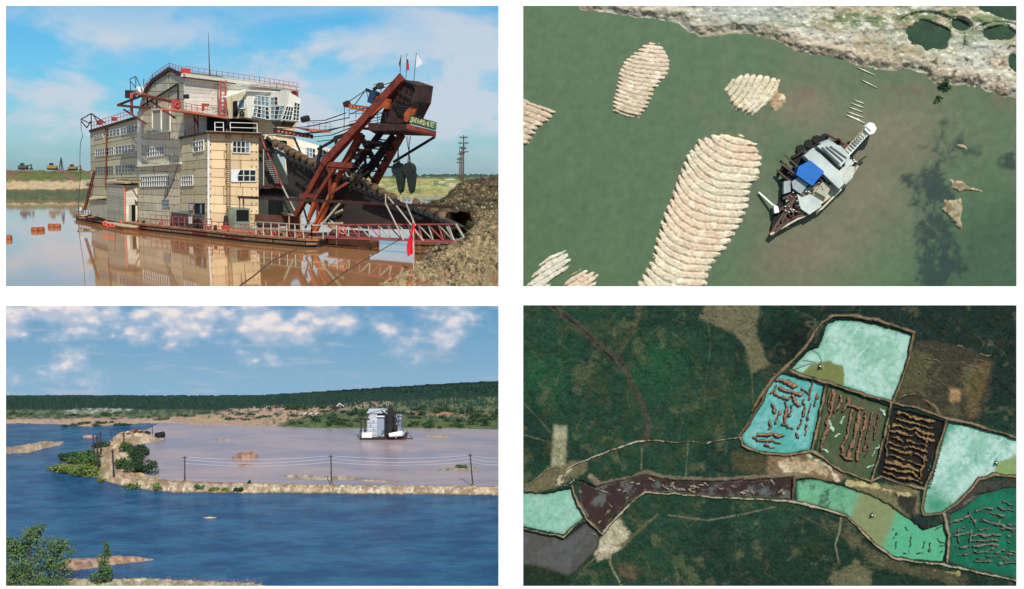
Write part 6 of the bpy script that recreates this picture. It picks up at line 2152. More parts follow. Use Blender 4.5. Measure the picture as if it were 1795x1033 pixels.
me = arrays_mesh('forest', V - o0, T, C_, smooth=False)
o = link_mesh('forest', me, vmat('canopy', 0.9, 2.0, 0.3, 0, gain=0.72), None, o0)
tag(o, 'dense dark green taiga forest covering the ground seen from above', 'forest', kind='stuff')
# ================================================================== LOWER LEFT: blue lake and causeway seen from a hill
ZL = 11 - 20.9


def mL(X, Y, h):
    p = G(X, Y, ZL)
    p[..., 2] += h
    return p


def L(px, py, h=0.0):
    p = G(px, py, ZL)
    return p + UPV * h


# sky backdrop at the far side
skm = bpy.data.materials.new('cumulus_sky')
skm.use_nodes = True
skm.cycles.emission_sampling = 'NONE'
nt = skm.node_tree
nt.nodes.clear()
t = N(nt, 'ShaderNodeTexCoord')
se = N(nt, 'ShaderNodeSeparateXYZ')
nt.links.new(t.outputs['Object'], se.inputs[0])
hgt = ramp(nt, se.outputs[2], 0.0, 9.3)
basec = mixc(nt, hgt, lin((140, 180, 206)), lin((104, 158, 196)))
v1 = mapping(nt, t.outputs['Object'], (0.105, 1, 0.20), (3.6, 0, 2.3))
v2 = mapping(nt, t.outputs['Object'], (0.12, 1, 0.75), (9.7, 0, 4.0))
hz = se.outputs[2]
bias = N(nt, 'ShaderNodeMapRange')
bias.inputs[1].default_value = 0.5
bias.inputs[2].default_value = 8.0
bias.inputs[3].default_value = -0.07
bias.inputs[4].default_value = 0.19
nt.links.new(hz, bias.inputs[0])


def cloud_density(dz):
    big = noise(nt, mapping(nt, t.outputs['Object'], (0.10, 1, 0.19), (6.2, 0, 2.3 + dz * 0.19)), 1.0, 3, 0.5, 0.2)
    vo = N(nt, 'ShaderNodeTexVoronoi', feature='SMOOTH_F1')
    vo.inputs['Scale'].default_value = 1.0
    vo.inputs['Smoothness'].default_value = 0.6
    vo.inputs['Detail'].default_value = 3.0
    vo.inputs['Roughness'].default_value = 0.55
    nt.links.new(mapping(nt, t.outputs['Object'], (0.27, 1, 0.42), (1.7, 0, dz * 0.42)), vo.inputs['Vector'])
    d_ = mathn(nt, 'ADD', big, mathn(nt, 'MULTIPLY', mathn(nt, 'SUBTRACT', 0.45, vo.outputs['Distance']), 0.34))
    return mathn(nt, 'ADD', d_, bias.outputs[0])


n1b = cloud_density(0.0)
up_ = cloud_density(0.6)
soft = ramp(nt, n1b, 0.36, 0.58)
core = ramp(nt, n1b, 0.46, 0.64)
topl = ramp(nt, mathn(nt, 'SUBTRACT', n1b, up_), -0.07, 0.10)
n2_ = noise(nt, v2, 1.2, 6, 0.55, 0.3)
str_ = ramp(nt, n2_, 0.54, 0.70)
detail = noise(nt, mapping(nt, t.outputs['Object'], (0.22, 1, 0.4), (1, 0, 2)), 1.5, 5, 0.5, 0.3)
c = mixc(nt, mathn(nt, 'MULTIPLY', soft, 0.72), basec, lin((180, 196, 216)))
c = mixc(nt, mathn(nt, 'MULTIPLY', str_, 0.42), c, lin((196, 196, 210)))
c = mixc(nt, mathn(nt, 'MULTIPLY', core, 0.75), c, lin((186, 196, 214)))
lit = mathn(nt, 'MULTIPLY', core, mathn(nt, 'MULTIPLY', topl, ramp(nt, detail, 0.32, 0.52)))  # bright cloud tops and greyer bases painted into the backdrop colour
c = mixc(nt, mathn(nt, 'MULTIPLY', lit, 0.95), c, lin((238, 229, 226)))
em = N(nt, 'ShaderNodeEmission')
nt.links.new(c, em.inputs[0])
em.inputs[1].default_value = 1.0
ou = N(nt, 'ShaderNodeOutputMaterial')
nt.links.new(em.outputs[0], ou.inputs[0])
YB = 103.8
f = MB()
pts = [P(-90, 518, YB), P(893, 518, YB), P(893, 735, YB), P(-90, 735, YB)]
f.prism(pts, (0, 0.05, 0))
zmin = pts[2][2]
o = f.build('sky', skm, None, origin=(float((pts[0][0] + pts[1][0]) / 2), YB, P(0, 700, YB)[2]))
tag(o, 'blue sky with heaped white cumulus clouds over the lake', kind='structure')

lake_m = water_mat('blue_lake_water', (24, 66, 104), 0.16, 3.4, 1.0, 0.16, (0.6, 1.2, 1), (46, 96, 128), 0.35, 0.7)
f = MB()
a0, a1 = L(-60, 1085), L(893, 1085)
y1 = 103.6
b0, b1 = P(-90, 700, y1), P(893, 700, y1)
f.add([a0, a1, (b1[0], y1, ZL), (b0[0], y1, ZL)], [(0, 1, 2, 3)])
tag(f.build('lake_water', lake_m), 'deep blue rippled lake water in the foreground', kind='structure')

# muddy basin behind the causeway
basin = [(258, 772), (250, 757), (280, 742), (360, 740), (500, 744), (620, 748), (740, 750), (893, 754), (893, 853), (600, 851), (430, 848), (300, 843), (232, 832), (225, 805), (250, 785)]
mud_m = water_mat('basin_water', (158, 138, 136), 0.24, 1.6, 0.25, 0.04, (0.4, 1.2, 1), (128, 122, 132), 0.30)
f = MB()
f.add([L(x, y, 0.02) for x, y in basin], [tuple(range(len(basin) - 1, -1, -1))])
tag(f.build('basin_water', mud_m), 'grey mauve muddy water of the dredging basin behind the causeway', kind='structure')

land_m = vmat('causeway_gravel', 0.95, 3.0, 0.3, 0.7, 0.06)


def island(name, lab, poly, col, col2, hgt=0.15, jag=2.0, step=1.4, seed=1, kind='structure', cat=None, e=4, js=8):
    o = patch(name, polys(poly, jag, js, seed), bb(poly, 8), step, mL, lambda X, Y, sd: (hgt * smooth(sd, 0, e) + 0.02 + hgt * 0.7 * (fbm(X, Y, 5, seed + 2) - 0.5)) * smooth(sd, -1, 1) - 0.10 * smooth(-sd, -0.6, 1.2),
              lambda X, Y, sd, h: cmix(linA(col), linA(col2), smooth(fbm(X, Y, 7, seed + 4, 5, 0.6), 0.38, 0.62)) * (0.75 + 0.5 * fbm(X, Y, 2.6, seed + 5))[..., None], land_m, 2)
    tag(o, lab, cat, kind=kind)
    return o


cause = [(178, 783), (196, 770), (210, 757), (245, 754), (268, 762), (292, 770), (262, 776), (232, 782), (232, 800), (240, 822), (262, 834), (300, 842), (400, 846.5), (560, 849), (700, 851), (893, 853), (893, 868.5), (700, 866.5), (560, 865),
         (400, 864.5), (300, 863), (245, 858), (205, 850), (172, 838), (140, 834), (100, 828), (84, 824), (110, 812), (140, 800), (150, 792)]


def c_cause(X, Y, sd, h):
    n = fbm(X, Y, 9, 501, 5, 0.62)
    c = cmix(linA((150, 126, 98)), linA((190, 168, 136)), smooth(n, 0.4, 0.62))
    c = cmix(c, linA((214, 204, 178)), smooth(fbm(X, Y, 4, 503), 0.58, 0.72) * smooth(Y, 850, 856) * 0.8)
    c = cmix(c, linA((92, 80, 60)), smooth(-sd, -2.2, 0.3) * smooth(Y, 840, 850))
    c = cmix(c, linA((96, 104, 58)), smooth(-X, -186, -172) * smooth(Y, 780, 800) * 0.85)
    rut = np.minimum(dline(X, Y, [(214, 772), (190, 790), (184, 810), (196, 832), (225, 842), (280, 848), (400, 852)]), dline(X, Y, [(222, 772), (200, 792), (196, 812), (208, 830), (235, 838), (290, 845), (400, 850)]))
    c = cmix(c, linA((132, 104, 80)), smooth(-rut, -1.6, -0.6) * 0.6)
    return c * (0.72 + 0.55 * fbm(X, Y, 2.5, 505))[..., None]


o = patch('causeway', polys(cause, 1.6, 8, 51), (78, 748, 893, 876), 1.3, mL,
          lambda X, Y, sd: (0.13 * smooth(sd, 0, 6) + 0.03 + 0.11 * (fbm(X, Y, 4, 52, 4, 0.65) - 0.5)) * smooth(sd, -1, 1) - 0.12 * smooth(-sd, -0.6, 1.2), c_cause, land_m, 2)
tag(o, 'pale gravel causeway with rutted track dividing lake and basin', kind='structure')

island('sandbar', 'pinkish sandbar on the blue water at the left edge', [(-20, 786), (30, 782), (60, 776), (90, 773), (114, 775), (100, 782), (70, 788), (50, 794), (-20, 796)], (138, 118, 98), (164, 144, 120), 0.14, 1.2, seed=511)
island('sandbar', 'reddish heaped sandbar in the basin left of the middle pole', [(404, 806), (420, 797), (440, 795), (456, 800), (446, 808), (425, 810)], (132, 102, 84), (156, 124, 102), 0.35, 1.0, 1.0, 512)
island('sandbar', 'low reddish bar below the heaped sandbar', [(414, 816), (428, 813), (446, 815), (436, 819), (420, 820)], (140, 104, 88), (160, 120, 100), 0.08, 0.8, 1.0, 513)
island('sandbar', 'long thin gravel bar beside the middle pole', [(488, 834), (520, 831), (560, 834), (600, 833), (632, 838), (690, 844), (722, 847), (680, 847), (620, 843), (560, 842), (520, 840)], (138, 118, 100), (172, 152, 130), 0.10, 1.2, 1.0, 514)
island('sandbar', 'grass covered bar near the right pole', [(732, 825), (770, 823), (800, 819), (830, 818), (852, 821), (820, 825), (780, 827)], (112, 108, 84), (150, 132, 108), 0.08, 0.8, 1.0, 515)
island('sandbar', 'small pale bar at the top of the basin left side', [(374, 770), (392, 768), (410, 769), (398, 774), (380, 774)], (144, 122, 108), (160, 136, 120), 0.06, 0.6, 1.0, 516)
island('sandbar', 'sandy bar just right of the white dredge', [(742, 762), (770, 761), (790, 764), (780, 769), (750, 767)], (154, 130, 110), (170, 144, 120), 0.06, 0.6, 1.0, 520)
island('sandbar', 'tiny bar in the blue water at left centre', [(144, 764), (158, 762), (172, 764), (160, 768), (146, 768)], (168, 138, 116), (184, 152, 124), 0.06, 0.6, 1.0, 521)
island('sandbar', 'tiny pale bar alone in the deep blue lake', [(352, 907.5), (366, 905.5), (382, 907.5), (366, 909)], (190, 160, 130), (206, 180, 150), 0.06, 0.5, 1.0, 517)
island('sandbar', 'reddish brown gravel spit behind the poplar in the foreground', [(90, 992), (112, 980), (160, 978), (200, 974), (240, 975), (276, 981), (240, 986), (200, 990), (150, 998), (110, 1002)], (140, 108, 88), (172, 140, 116), 0.10, 1.4, 1.2, 518, e=7)
island('foreshore', 'stony foreshore along the bottom edge', [(-30, 1012), (60, 1014), (140, 1018), (200, 1019), (250, 1016), (300, 1019), (360, 1022), (430, 1024), (470, 1030), (470, 1070), (-30, 1070)], (140, 128, 96), (178, 168, 138), 0.2, 2.0, 1.4, 519)


# far shore, hill and forest
def ridge_y(X):
    return np.interp(X, [-60, 430, 500, 560, 640, 720, 800, 900], [699, 699, 696, 692, 687, 682, 678, 673])


def Ysh(X, Y):
    t = np.clip((752 - Y) / 52.0, 0, 2)
    return 92.5 + 9.5 * np.clip(t, 0, 1.4) ** 0.9


def m_sh(X, Y, h):
    lim = 11 - (Y - 305) * 0        # unused level
    yl = 20.9 * FPX / np.maximum(Y - 305, 5)
    yy = np.minimum(np.minimum(Ysh(X, Y), 103.4), yl)
    p = P(X, Y, yy)
    p[..., 2] += h
    return p


shp = [(-60, 741), (40, 742), (110, 744), (150, 748), (215, 746), (240, 742), (290, 741), (340, 746), (430, 748), (500, 750), (600, 753), (700, 756), (800, 760), (893, 763), (893, 668), (800, 673), (720, 678), (640, 683), (560, 688), (500, 692), (430, 695), (-60, 695)]


def c_sh(X, Y, sd, h):
    n = fbm(X, Y * 2.4, 22, 531, 5, 0.6)
    n2 = fbm(X, Y * 2, 6, 533, 4, 0.6)
    c = cmix(linA((58, 74, 54)), linA((92, 98, 70)), smooth(n2, 0.4, 0.65))
    c = cmix(c, linA((32, 50, 42)), smooth(-(Y - ridge_y(X)), -24, -19))
    pinkish = linA((160, 134, 112))
    c = cmix(c, pinkish, smooth(Y + 10 * n, 738, 742) * smooth(-X, -500, -440))
    c = cmix(c, linA((156, 130, 108)), smooth(sdpoly(X, Y, [(300, 738), (400, 720), (470, 712), (560, 716), (640, 704), (700, 708), (640, 716), (560, 728), (500, 742), (480, 752), (330, 748)]) + 10 * (n - 0.5), -2, 3) * smooth(n2, 0.3, 0.5))
    c = cmix(c, linA((158, 156, 144)), smooth(-n2, -0.55, -0.4) * smooth(sdpoly(X, Y, [(112, 722), (130, 718), (160, 716), (240, 718), (222, 724), (180, 728), (140, 727), (112, 730)]) + 5 * (n2 - 0.5), -1, 1.5))
    c = cmix(c, linA((80, 94, 54)), smooth(sdpoly(X, Y, [(490, 748), (540, 738), (620, 732), (700, 734), (893, 742), (893, 765), (700, 758)]) + 6 * (n - 0.5), -2, 3) * 0.9)
    c = cmix(c, linA((150, 112, 90)), smooth(-np.abs(Y - (724 + 0.03 * (X - 700)) - 3 * n), -5, -1) * smooth(X, 690, 720) * smooth(n2, 0.35, 0.55))
    return c * (0.7 + 0.6 * n2)[..., None]


o = patch('far_shore', polys(shp, 1.0, 10, 53), (-60, 668, 893, 768), 1.6, m_sh,
          lambda X, Y, sd: 0.10 * (fbm(X, Y, 7, 54) - 0.5) + 0.10 - 0.12 * smooth(-sd, -0.4, 1.5), c_sh, land_m, 1.5)
tag(o, 'far shore rising to a low wooded hill beyond the lake', kind='structure')

rn = np.random.RandomState(9)
NF = 9000
fx = rn.uniform(-55, 890, NF)
top = ridge_y(fx) - 0.5
dep = np.where(fx < 430, 18, 18 + (fx - 430) * 0.05)
fy = top + rn.rand(NF) ** 1.1 * dep + 1.5
B = m_sh(fx, fy, np.zeros(NF))
s_ = rn.uniform(0.16, 0.32, NF) * np.where(rn.rand(NF) < 0.10, 1.7, rn.uniform(0.8, 1.15, NF))
r_ = s_ * rn.uniform(0.22, 0.36, NF)
an_ = rn.uniform(0, 6.28, NF)
V = np.zeros((NF, 6, 3))
for k in range(5):
    V[:, k] = B + np.stack([np.cos(an_ + k * 1.2566) * r_, np.sin(an_ + k * 1.2566) * r_, np.zeros(NF)], -1)
V[:, 5] = B + np.stack([rn.uniform(-0.01, 0.01, NF), np.zeros(NF), s_], -1)
b_ = np.arange(NF)[:, None] * 6
T = np.concatenate([b_ + np.array([k, (k + 1) % 5, 5]) for k in range(5)], 0)
cc = np.repeat(cmix(linA((28, 52, 48)), linA((42, 70, 56)), rn.rand(NF)), 6, 0)
V = V.reshape(-1, 3)
o0 = V.mean(0)
me = arrays_mesh('forest', V - o0, T, cc, smooth=False)
o = link_mesh('forest', me, vmat('conifers', 0.9, 2.0, 0.3, 0), None, o0)
tag(o, 'dark green conifer forest along the hill beyond the lake', 'forest', kind='stuff')

# bushes -------------------------------------------------------------
g1m = mat('bush_green', (84, 112, 56), 0.9, 0.4, 1.5, col2=(52, 78, 40))
g2m = mat('bush_dark', (54, 82, 50), 0.9, 0.4, 1.5, col2=(34, 56, 36))
g3m = mat('bush_yellow', (122, 138, 62), 0.9, 0.4, 1.5, col2=(86, 104, 48))
rb = random.Random(31)


def bush(px, py, w, h, lab, mm=g1m, n=260, far=False, group=None, name='bush'):
    base_ = (m_sh(np.array([[px]]), np.array([[py]]), np.array([[0.0]]))[0, 0] if far else L(px, py, 0.05))
    k = base_[1] / FPX
    rx, rz = w * k / 2, h * k / 2
    t_ = thing(name, lab, 'bush', base_, group)
    f = MB()
    leafy(f, base_ + UPV * rz * 0.9, rx * 1.15, rx * 0.8, rz * 1.1, int(n * 1.6), 0.085 if not far else 0.07, rb, blobs=10)
    f.build('foliage', mm, t_)
    return t_


LBUSH = [(100, 826, 34, 11, 'low yellow green bush at the tip of the left green point', g3m), (122, 830, 40, 16, 'broad yellow green bush second from the tip of the point', g3m), (150, 834, 42, 20, 'rounded light green bush near the foot of the leaning poles', g3m),
         (112, 812, 28, 18, 'dark round bush at the upper left of the green point', g2m), (138, 815, 40, 18, 'mid green bush in the centre of the green point', g1m), (160, 806, 34, 18, 'mid green bush left of the track bend', g1m),
         (140, 802, 34, 10, 'flat green bush on the back of the green point', g1m), (165, 822, 26, 22, 'tall green bush hugging the pole row', g1m), (176, 786, 28, 12, 'green bush at the head of the causeway', g2m)]
for (px, py, w, h, lab, mm) in LBUSH:
    bush(px, py, w, h, lab, mm, 420, group='bushes on the green point')
RBUSH = [(218, 826, 28, 26, 'green bush at the inner bend of the track', g1m), (236, 832, 32, 30, 'large dark bush in the middle of the basin corner', g2m), (258, 832, 36, 34, 'largest dark bush at the right tip of the basin corner', g2m), (240, 806, 40, 26, 'dark bush behind the largest one in the basin corner', g2m),
         (226, 796, 26, 22, 'small green bush beside the upper track', g1m), (252, 800, 26, 22, 'round dark bush touching the muddy water', g2m)]
for (px, py, w, h, lab, mm) in RBUSH:
    bush(px, py, w, h, lab, mm, 520, group='bushes in the basin corner')
for (px, py, w, h, lab, mm) in ((232, 857, 32, 9, 'low bush row on the lake side of the bend', g1m), (276, 859, 16, 12, 'pointed small bush on the causeway slope', g3m), (348, 859, 20, 9, 'low green bush on the slope right of the left pole', g1m), (376, 861, 18, 6, 'flat weeds at the waterline of the causeway', g3m),
                                (418, 863, 16, 9, 'dark small bush farthest right on the slope', g2m), (395, 862, 12, 5, 'tiny tuft between two slope bushes', g3m), (808, 821, 22, 6, 'green tuft on the bar near the right pole', g1m), (178, 846, 14, 6, 'small tuft at the foot of the point', g3m), (437, 849, 5, 6, 'tiny sprout on the causeway crest', g2m)):
    bush(px, py, w, h, lab, mm, 110, group='tufts along the causeway')
far_b = []
for i in range(150):
    if i < 110:
        px = 500 + 390 * rb.random()
        py = 722 + (px - 500) * 0.02 + rb.uniform(-8, 26)
        if 625 < px < 715 and py > 735:
            continue
        w, h = rb.uniform(12, 30), rb.uniform(6, 15)
    elif i < 134:
        px, py = rb.uniform(0, 480), rb.uniform(722, 738)
        w, h = rb.uniform(14, 34), rb.uniform(4, 8)
    else:
        px, py = rb.uniform(110, 230), rb.uniform(743, 749)
        w, h = rb.uniform(10, 24), rb.uniform(4, 7)
    far_b.append((px, py, w, h))
f_all = MB()
for (px, py, w, h) in far_b:
    base_ = m_sh(np.array([[px]]), np.array([[py]]), np.array([[0.0]]))[0, 0]
    k = base_[1] / FPX
    leafy(f_all, base_ + UPV * h * k * 0.4, w * k / 2, w * k / 3, h * k / 2, 130, 0.075, rb)
tag(f_all.build('shore_scrub', g2m, kind='stuff'), 'scattered dark green scrub on the far shore and slopes')

# leafy bush tree and poplar in the foreground
def tree(px, py, lab, cat, name, blobs, mm, nleaf, ls, trunk):
    b0_ = L(px, py, 0)
    k = b0_[1] / FPX
    t_ = thing(name, lab, cat, b0_)
    f = MB()
    for (x0_, y0_, x1_, y1_, r0, r1) in trunk:
        f.tube(P(x0_, y0_, b0_[1]), P(x1_, y1_, b0_[1] + rb.uniform(-0.3, 0.3)), r0, r1, 7)
    f.build('trunk', tpole, t_)
    tot = sum(b[2] * b[3] for b in blobs)
    f = MB()
    for (cx, cy, rx, ry, dyy) in blobs:
        c = P(cx, cy, b0_[1] + dyy)
        leafy(f, c, rx * k, rx * k * 0.8, ry * k, int(nleaf * rx * ry / tot), ls, rb, blobs=9)
    f.build('foliage', mm, t_)


tree_g = mat('willow_leaves', (106, 132, 82), 0.85, 0.4, 2.2, col2=(64, 88, 54))
tree(52, 1030, 'large bushy grey green willow at the lower left corner', 'tree', 'willow_tree',
     [(62, 948, 32, 30, 0), (40, 968, 36, 34, 0.3), (88, 968, 34, 32, -0.2), (22, 985, 36, 40, 0), (64, 1000, 46, 38, -0.5), (100, 990, 30, 32, 0), (112, 962, 22, 18, 0), (10, 955, 22, 22, 0), (66, 925, 16, 12, 0), (30, 1018, 40, 24, -0.5), (92, 1020, 32, 20, -0.4)],
     tree_g, 9000, 0.062, [(52, 1034, 50, 980, 0.12, 0.06), (50, 1000, 75, 950, 0.07, 0.03), (50, 1000, 28, 955, 0.07, 0.03), (56, 1010, 100, 975, 0.06, 0.02), (50, 985, 62, 930, 0.05, 0.02)])
tree(181, 1028, 'slender young poplar standing right of the willow', 'tree', 'poplar_tree',
     [(185, 956, 7, 11, 0), (184, 970, 11, 14, 0), (182, 988, 14, 16, 0), (184, 1000, 17, 14, 0), (178, 1014, 22, 16, 0), (170, 1022, 16, 10, 0)],
     mat('poplar_leaves', (92, 122, 74), 0.85, 0.4, 2.2, col2=(56, 84, 52)), 2600, 0.05, [(181, 1032, 184, 952, 0.05, 0.012)])
# boulders on the foreshore
bm_ = mat('boulder', (204, 198, 182), 0.9, 0.3, 2.0)
rr_ = random.Random(17)
ROCKS = [(242, 1023, 9, 'biggest pale boulder on the foreshore'), (206, 1026, 7, 'grey boulder right of the poplar foot'), (190, 1028, 6, 'low boulder beside the poplar foot'), (222, 1027, 5, 'small boulder left of the biggest one'), (258, 1026, 6, 'boulder right of the biggest one'), (274, 1026, 6, 'rounded boulder near the pink flowers'),
         (288, 1028, 5, 'small boulder at the start of the pink flowers'), (440, 1028, 7, 'flat pale boulder at the right end of the foreshore'), (452, 1030, 6, 'last pale boulder of the foreshore')]
for px, py, r, lab in ROCKS:
    c = L(px, py, 0.05)
    k = c[1] / FPX
    X, Y, Q = grid((0, 0, 1, 1), 1 / 9)
    th, ph = X * 2 * math.pi, (Y - 0.5) * math.pi
    rad = r * k * (0.75 + 0.5 * fbm(np.cos(th) * 3 + px, np.sin(th) * 3 + ph * 2 + py, 1.6, 7))
    V = np.stack([np.cos(ph) * np.cos(th) * rad * 1.2, np.cos(ph) * np.sin(th) * rad, np.sin(ph) * rad * 0.75], -1).reshape(-1, 3) + c
    o = sub_mesh('boulder', V, Q, None, np.ones(len(Q), bool), bm_, None, c)
    tag(o, lab, 'boulder', 'pale boulders on the foreshore')
f = MB()
fl = MB()
for i in range(900):
    px = rr_.uniform(110, 460)
    py = rr_.uniform(1019, 1040) + (4 if px > 300 else 0)
    p = L(px, py, 0.05)
    d = np.array((rr_.uniform(-0.05, 0.05), rr_.uniform(-0.03, 0.03), rr_.uniform(0.1, 0.3)))
    w = np.array((0.012, 0, 0))
    f.add([p - w, p + w, p + d], [(0, 1, 2)])
    if px > 290 and rr_.random() < 0.7:
        q = p + d
        for k in range(2):
            o_ = np.array((rr_.uniform(-0.02, 0.02), rr_.uniform(-0.02, 0.02), -0.03 * k))
            fl.add([q + o_ + np.array((-0.014, 0, 0)), q + o_ + np.array((0, 0, -0.02)), q + o_ + np.array((0.014, 0, 0)), q + o_ + np.array((0, 0.01, 0.03))], [(0, 1, 2, 3)])
tag(f.build('grass', mat('dry_grass', (132, 124, 70), 0.9, 0.3, 2.0), kind='stuff'), 'tufts of dry grass along the foreshore')
tag(fl.build('wildflowers', mat('pink_flowers', (160, 90, 130), 0.8, 0.3, 2.0), kind='stuff'), 'pink wildflowers along the bottom edge')

# power poles on the causeway ---------------------------------------
pole_m = mat('lake_pole', (58, 52, 52), 0.9, 0.2, 2.0)
lwire = mat('light_wire', (196, 200, 208), 0.5, 0.05, 1.0)
POL = [(324, 848, 324, 799, 'power pole on the causeway, left one of the three wired poles', 0.05), (581, 851, 580, 797, 'middle power pole of the three wired poles on the causeway', 0.05), (829, 854, 824, 795, 'slightly leaning power pole at the right end of the causeway', 0.05),
       (200, 840, 197, 788, 'pole standing on the rutted bend of the track', 0.075), (172, 828, 170, 764, 'pole at the left side of the track, nearest the green point', 0.075), (166, 808, 163, 762, 'leftmost thin pole above the green point', 0.06),
       (177, 800, 176, 757, 'thin pole between the leftmost poles', 0.06), (217, 796, 217, 758, 'pole on the right side of the upper track', 0.065), (197, 777, 195, 755, 'short thin pole at the far end of the left row', 0.03), (268, 762, 266, 744, 'short far pole beside the tank on the spit', 0.03)]
for (x0_, y0_, x1_, y1_, lab, r) in POL:
    b_0 = L(x0_, y0_, 0)
    t_ = thing('power_pole', lab, 'power pole', b_0, 'power poles along the causeway')
    MB().tube(b_0 + UPV * 0.05, P(x1_, y1_, b_0[1]), r, r * 0.7, 8).build('post', pole_m, t_)
    tp = P(x1_, y1_ + 3, b_0[1])
    w = 0.10 if x0_ < 300 else 0.16
    MB().bar(tp - np.array((w, 0.06, 0)), tp + np.array((w, -0.06, 0)), 0.035).build('crossarm', pole_m, t_)
    if y0_ > 846:
        MB().tube(b_0, b_0 + UPV * 0.25, 0.2, 0.1, 7).build('footing', wood, t_)
    f = MB()
    for s in (-1, 1):
        f.tube(tp + np.array((s * w * 0.9, -0.03, 0)), tp + np.array((s * w * 0.9, -0.03, 0.07)), 0.02, 0.015, 6)
    f.build('insulator', pole_m, t_)
f = MB()
W = [(324, 801, 848), (580, 799, 851), (824, 798, 854), (905, 797, 856)]
for dy, sg_, rr0 in ((0, 5, 0.008), (4, 8, 0.008), (11, 6, 0.007)):
    for (xa, ya, ba), (xb, yb, bb_) in zip(W[:-1], W[1:]):
        Ya, Yb_ = L(xa, ba)[1], L(xb, bb_)[1]
        pr = None
        for i in range(13):
            t = i / 12
            px = xa + (xb - xa) * t
            py = ya + (yb - ya) * t + dy + sg_ * 4 * t * (1 - t)
            p = P(px, py, Ya + (Yb_ - Ya) * t)
            if pr is not None:
                f.bar(pr, p, rr0 * 2)
            pr = p
tag(f.build('power_lines', lwire), 'thin pale power lines sagging between the causeway poles', 'power lines')

# machines and debris on the spit and shore
dbg = thing('pipe_stack', 'heap of rusty pipes and scrap beside the track on the spit', 'scrap heap', L(238, 764))
for i in range(16):
    x, y = rr_.uniform(218, 262), rr_.uniform(759, 767)
    p = L(x, y, 0.15)
    if i % 3 == 0:
        MB().tube(p, p + np.array((rr_.uniform(0.2, 0.5), rr_.uniform(-0.2, 0.2), 0.08)), 0.1, 0.1, 8).build('pipe', rr_.choice([wood, rust_dk, timber]), dbg)
    else:
        s = rr_.uniform(0.08, 0.2)
        MB().bar(p, p + UPV * s, s * 1.6, s).build('scrap', rr_.choice([rust, rust_dk, steel, timber, conc]), dbg)
c = L(281, 768, 0.15)
t_ = thing('steel_tank', 'black open ended steel tank lying on the tip of the spit', 'tank', L(281, 768))
MB().tube(c + np.array((-0.2, -0.25, 0.1)), c + np.array((0.2, 0.25, 0.1)), 0.24, 0.24, 14).build('shell', rubber, t_)
MB().torus(c + np.array((-0.2, -0.25, 0.1)), (0.4, 0.5, 0), 0.24, 0.025).build('rim', steel, t_)


def shorept(px, py):
    return m_sh(np.array([[px]]), np.array([[py]]), np.array([[0.0]]))[0, 0]


c = shorept(588, 719)
t_ = thing('shore_excavator', 'small dark excavator working on the far sandy slope', 'excavator', c)
MB().bar(c + np.array((-0.35, 0, 0.08)), c + np.array((0.35, 0, 0.08)), 0.3, 0.12).build('track', rubber, t_)
MB().prism([c + np.array((x, -0.15, z)) for x, z in ((-0.3, 0.14), (0.2, 0.14), (0.2, 0.32), (-0.05, 0.42), (-0.3, 0.36))], (0, 0.3, 0)).build('body', rust_dk, t_)
MB().bar(c + np.array((0.1, 0, 0.3)), c + np.array((0.35, 0, 0.62)), 0.06).bar(c + np.array((0.35, 0, 0.62)), c + np.array((0.75, 0, 0.35)), 0.05).build('arm', conc, t_)
MB().bar(c + np.array((-0.45, 0, 0)), c + np.array((-0.42, 0, 0.6)), 0.03).build('mast', wire, t_)
c = shorept(545, 729)
t_ = thing('screening_plant', 'low white and dark screening plant on the far shore', 'machine', c)
for s in (-0.5, 0, 0.5):
    MB().bar(c + np.array((s - 0.3, 0, 0)), c + np.array((s + 0.1, 0, 0.28)), 0.07).build('conveyor', conc, t_)
MB().bar(c + np.array((-0.7, 0, 0.05)), c + np.array((0.8, 0, 0.05)), 0.2, 0.14).build('chassis', steel, t_)

# white dredge in the basin
bd = thing('white_dredge', 'white blocky dredge with dark gantry floating in the muddy basin', 'dredge', L(668, 770, 0.02))
YD = L(668, 770)[1]


def dbox(name, x0_, y0_, x1_, y1_, d0, d1, m_, skew=0.0):
    f = MB()
    f.prism([P(x0_, y0_, YD + d0), P(x1_, y0_ + skew, YD + d0), P(x1_, y1_, YD + d0), P(x0_, y1_, YD + d0)], (0, d1 - d0, 0))
    return f.build(name, m_, bd)


dbox('hull', 630, 767.5, 711, 770.5, -0.3, 1.6, rust_dk)
grw = mat('dredge_grey_white', (186, 188, 192), 0.7, 0.15, 1.5)
grd = mat('dredge_blue_grey', (150, 160, 176), 0.7, 0.2, 1.5)
dbox('house', 646, 724, 661, 768, 0.0, 1.2, grw)
dbox('house', 661, 727, 675, 768, 0.1, 1.2, grd)
dbox('upper_house', 644, 736, 661, 766, -0.12, 0.2, grw)
dbox('engine_room', 675, 730, 690, 767, 0.2, 1.1, steel)
dbox('engine_room', 690, 745, 697, 766, 0.1, 0.5, rust_dk)
dbox('roof', 643.5, 722.5, 676, 724.5, -0.1, 1.3, grw)
dbox('roof', 660, 729, 675.5, 731, -0.05, 1.2, conc)
dbox('side_house', 690, 731, 703, 765, 0.3, 1.3, grd)
dbox('deck_house', 634, 759, 652, 769, -0.28, 0.2, conc)
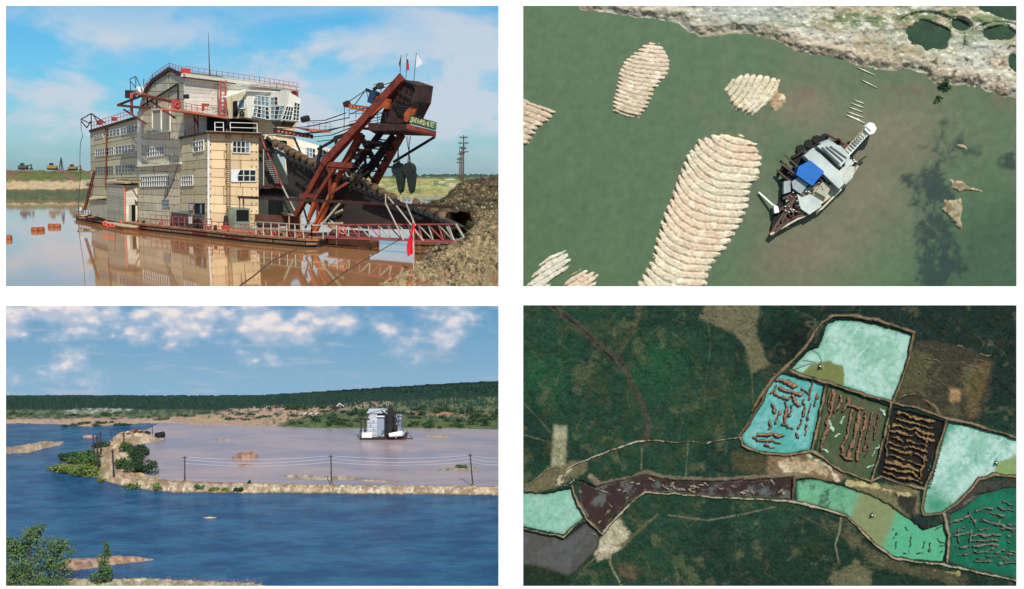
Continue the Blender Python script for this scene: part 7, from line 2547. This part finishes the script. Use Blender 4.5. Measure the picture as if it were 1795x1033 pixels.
for (a, b, w) in (((633, 733), (633, 769), 0.09), ((640, 734), (640, 769), 0.09), ((625, 734), (648, 735), 0.09), ((637, 728), (648, 726), 0.05), ((679, 768), (682, 716), 0.14), ((686, 768), (687, 714), 0.14), ((692, 766), (693, 720), 0.1), ((676, 768), (676, 724), 0.12),
                  ((676, 720), (694, 722), 0.12), ((679, 735), (692, 752), 0.09), ((692, 735), (678, 752), 0.09), ((676, 745), (692, 745), 0.1), ((684, 768), (684, 730), 0.18), ((688, 712), (688, 722), 0.05), ((676, 760), (692, 762), 0.2), ((681, 726), (692, 742), 0.12), ((680, 756), (690, 738), 0.12)):
    MB().bar(P(*a, YD - 0.1), P(*b, YD - 0.1), w).build('gantry_beam', steel, bd)
for k in range(14):
    x, y = 674 + 22 * rr_.random(), 718 + 44 * rr_.random()
    MB().bar(P(x, y, YD - 0.15), P(x + rr_.uniform(-9, 9), y + rr_.uniform(-9, 9), YD - 0.15), 0.06).build('gantry_brace', steel if k % 3 else rust_dk, bd)
for a, b in (((688, 714), (722, 768)), ((688, 714), (648, 724)), ((693, 720), (712, 766)), ((640, 734), (626, 768))):
    MB().bar(P(*a, YD - 0.1), P(*b, YD - 0.1), 0.035).build('stay', wire, bd)
for k in range(4):
    for j in range(2):
        x, y = 649 + 5 * j, 738 + 7 * k
        if (k + j) % 2:
            dbox('window', x, y, x + 2, y + 1.6, -0.15, -0.1, glass)
        dbox('ledge', 645, 741 + 7 * k, 660.5, 741.5 + 7 * k, -0.16, -0.12, grd) if j else None
dbox('window', 657, 727, 672, 728.5, 0.02, 0.08, glass)
MB().tube(P(682, 763, YD - 0.5), P(705, 760, YD - 0.4), 0.16, 0.24, 12).build('pontoon_tank', conc, bd)
MB().tube(P(704, 760, YD - 0.4), P(709, 761, YD - 0.4), 0.24, 0.15, 12).build('tank_end', grd, bd)
for i in range(8):
    x = rr_.uniform(640, 708)
    dbox('deck_gear', x, 765.5, x + rr_.uniform(1, 4), 768.5, -0.32, -0.1, rr_.choice([rust, steel, conc, rust_dk]))
f = MB()
f.bar(L(700, 771, 0.05), L(724, 769.5, 0.05), 0.06)
f.build('floating_pipe', steel, bd)
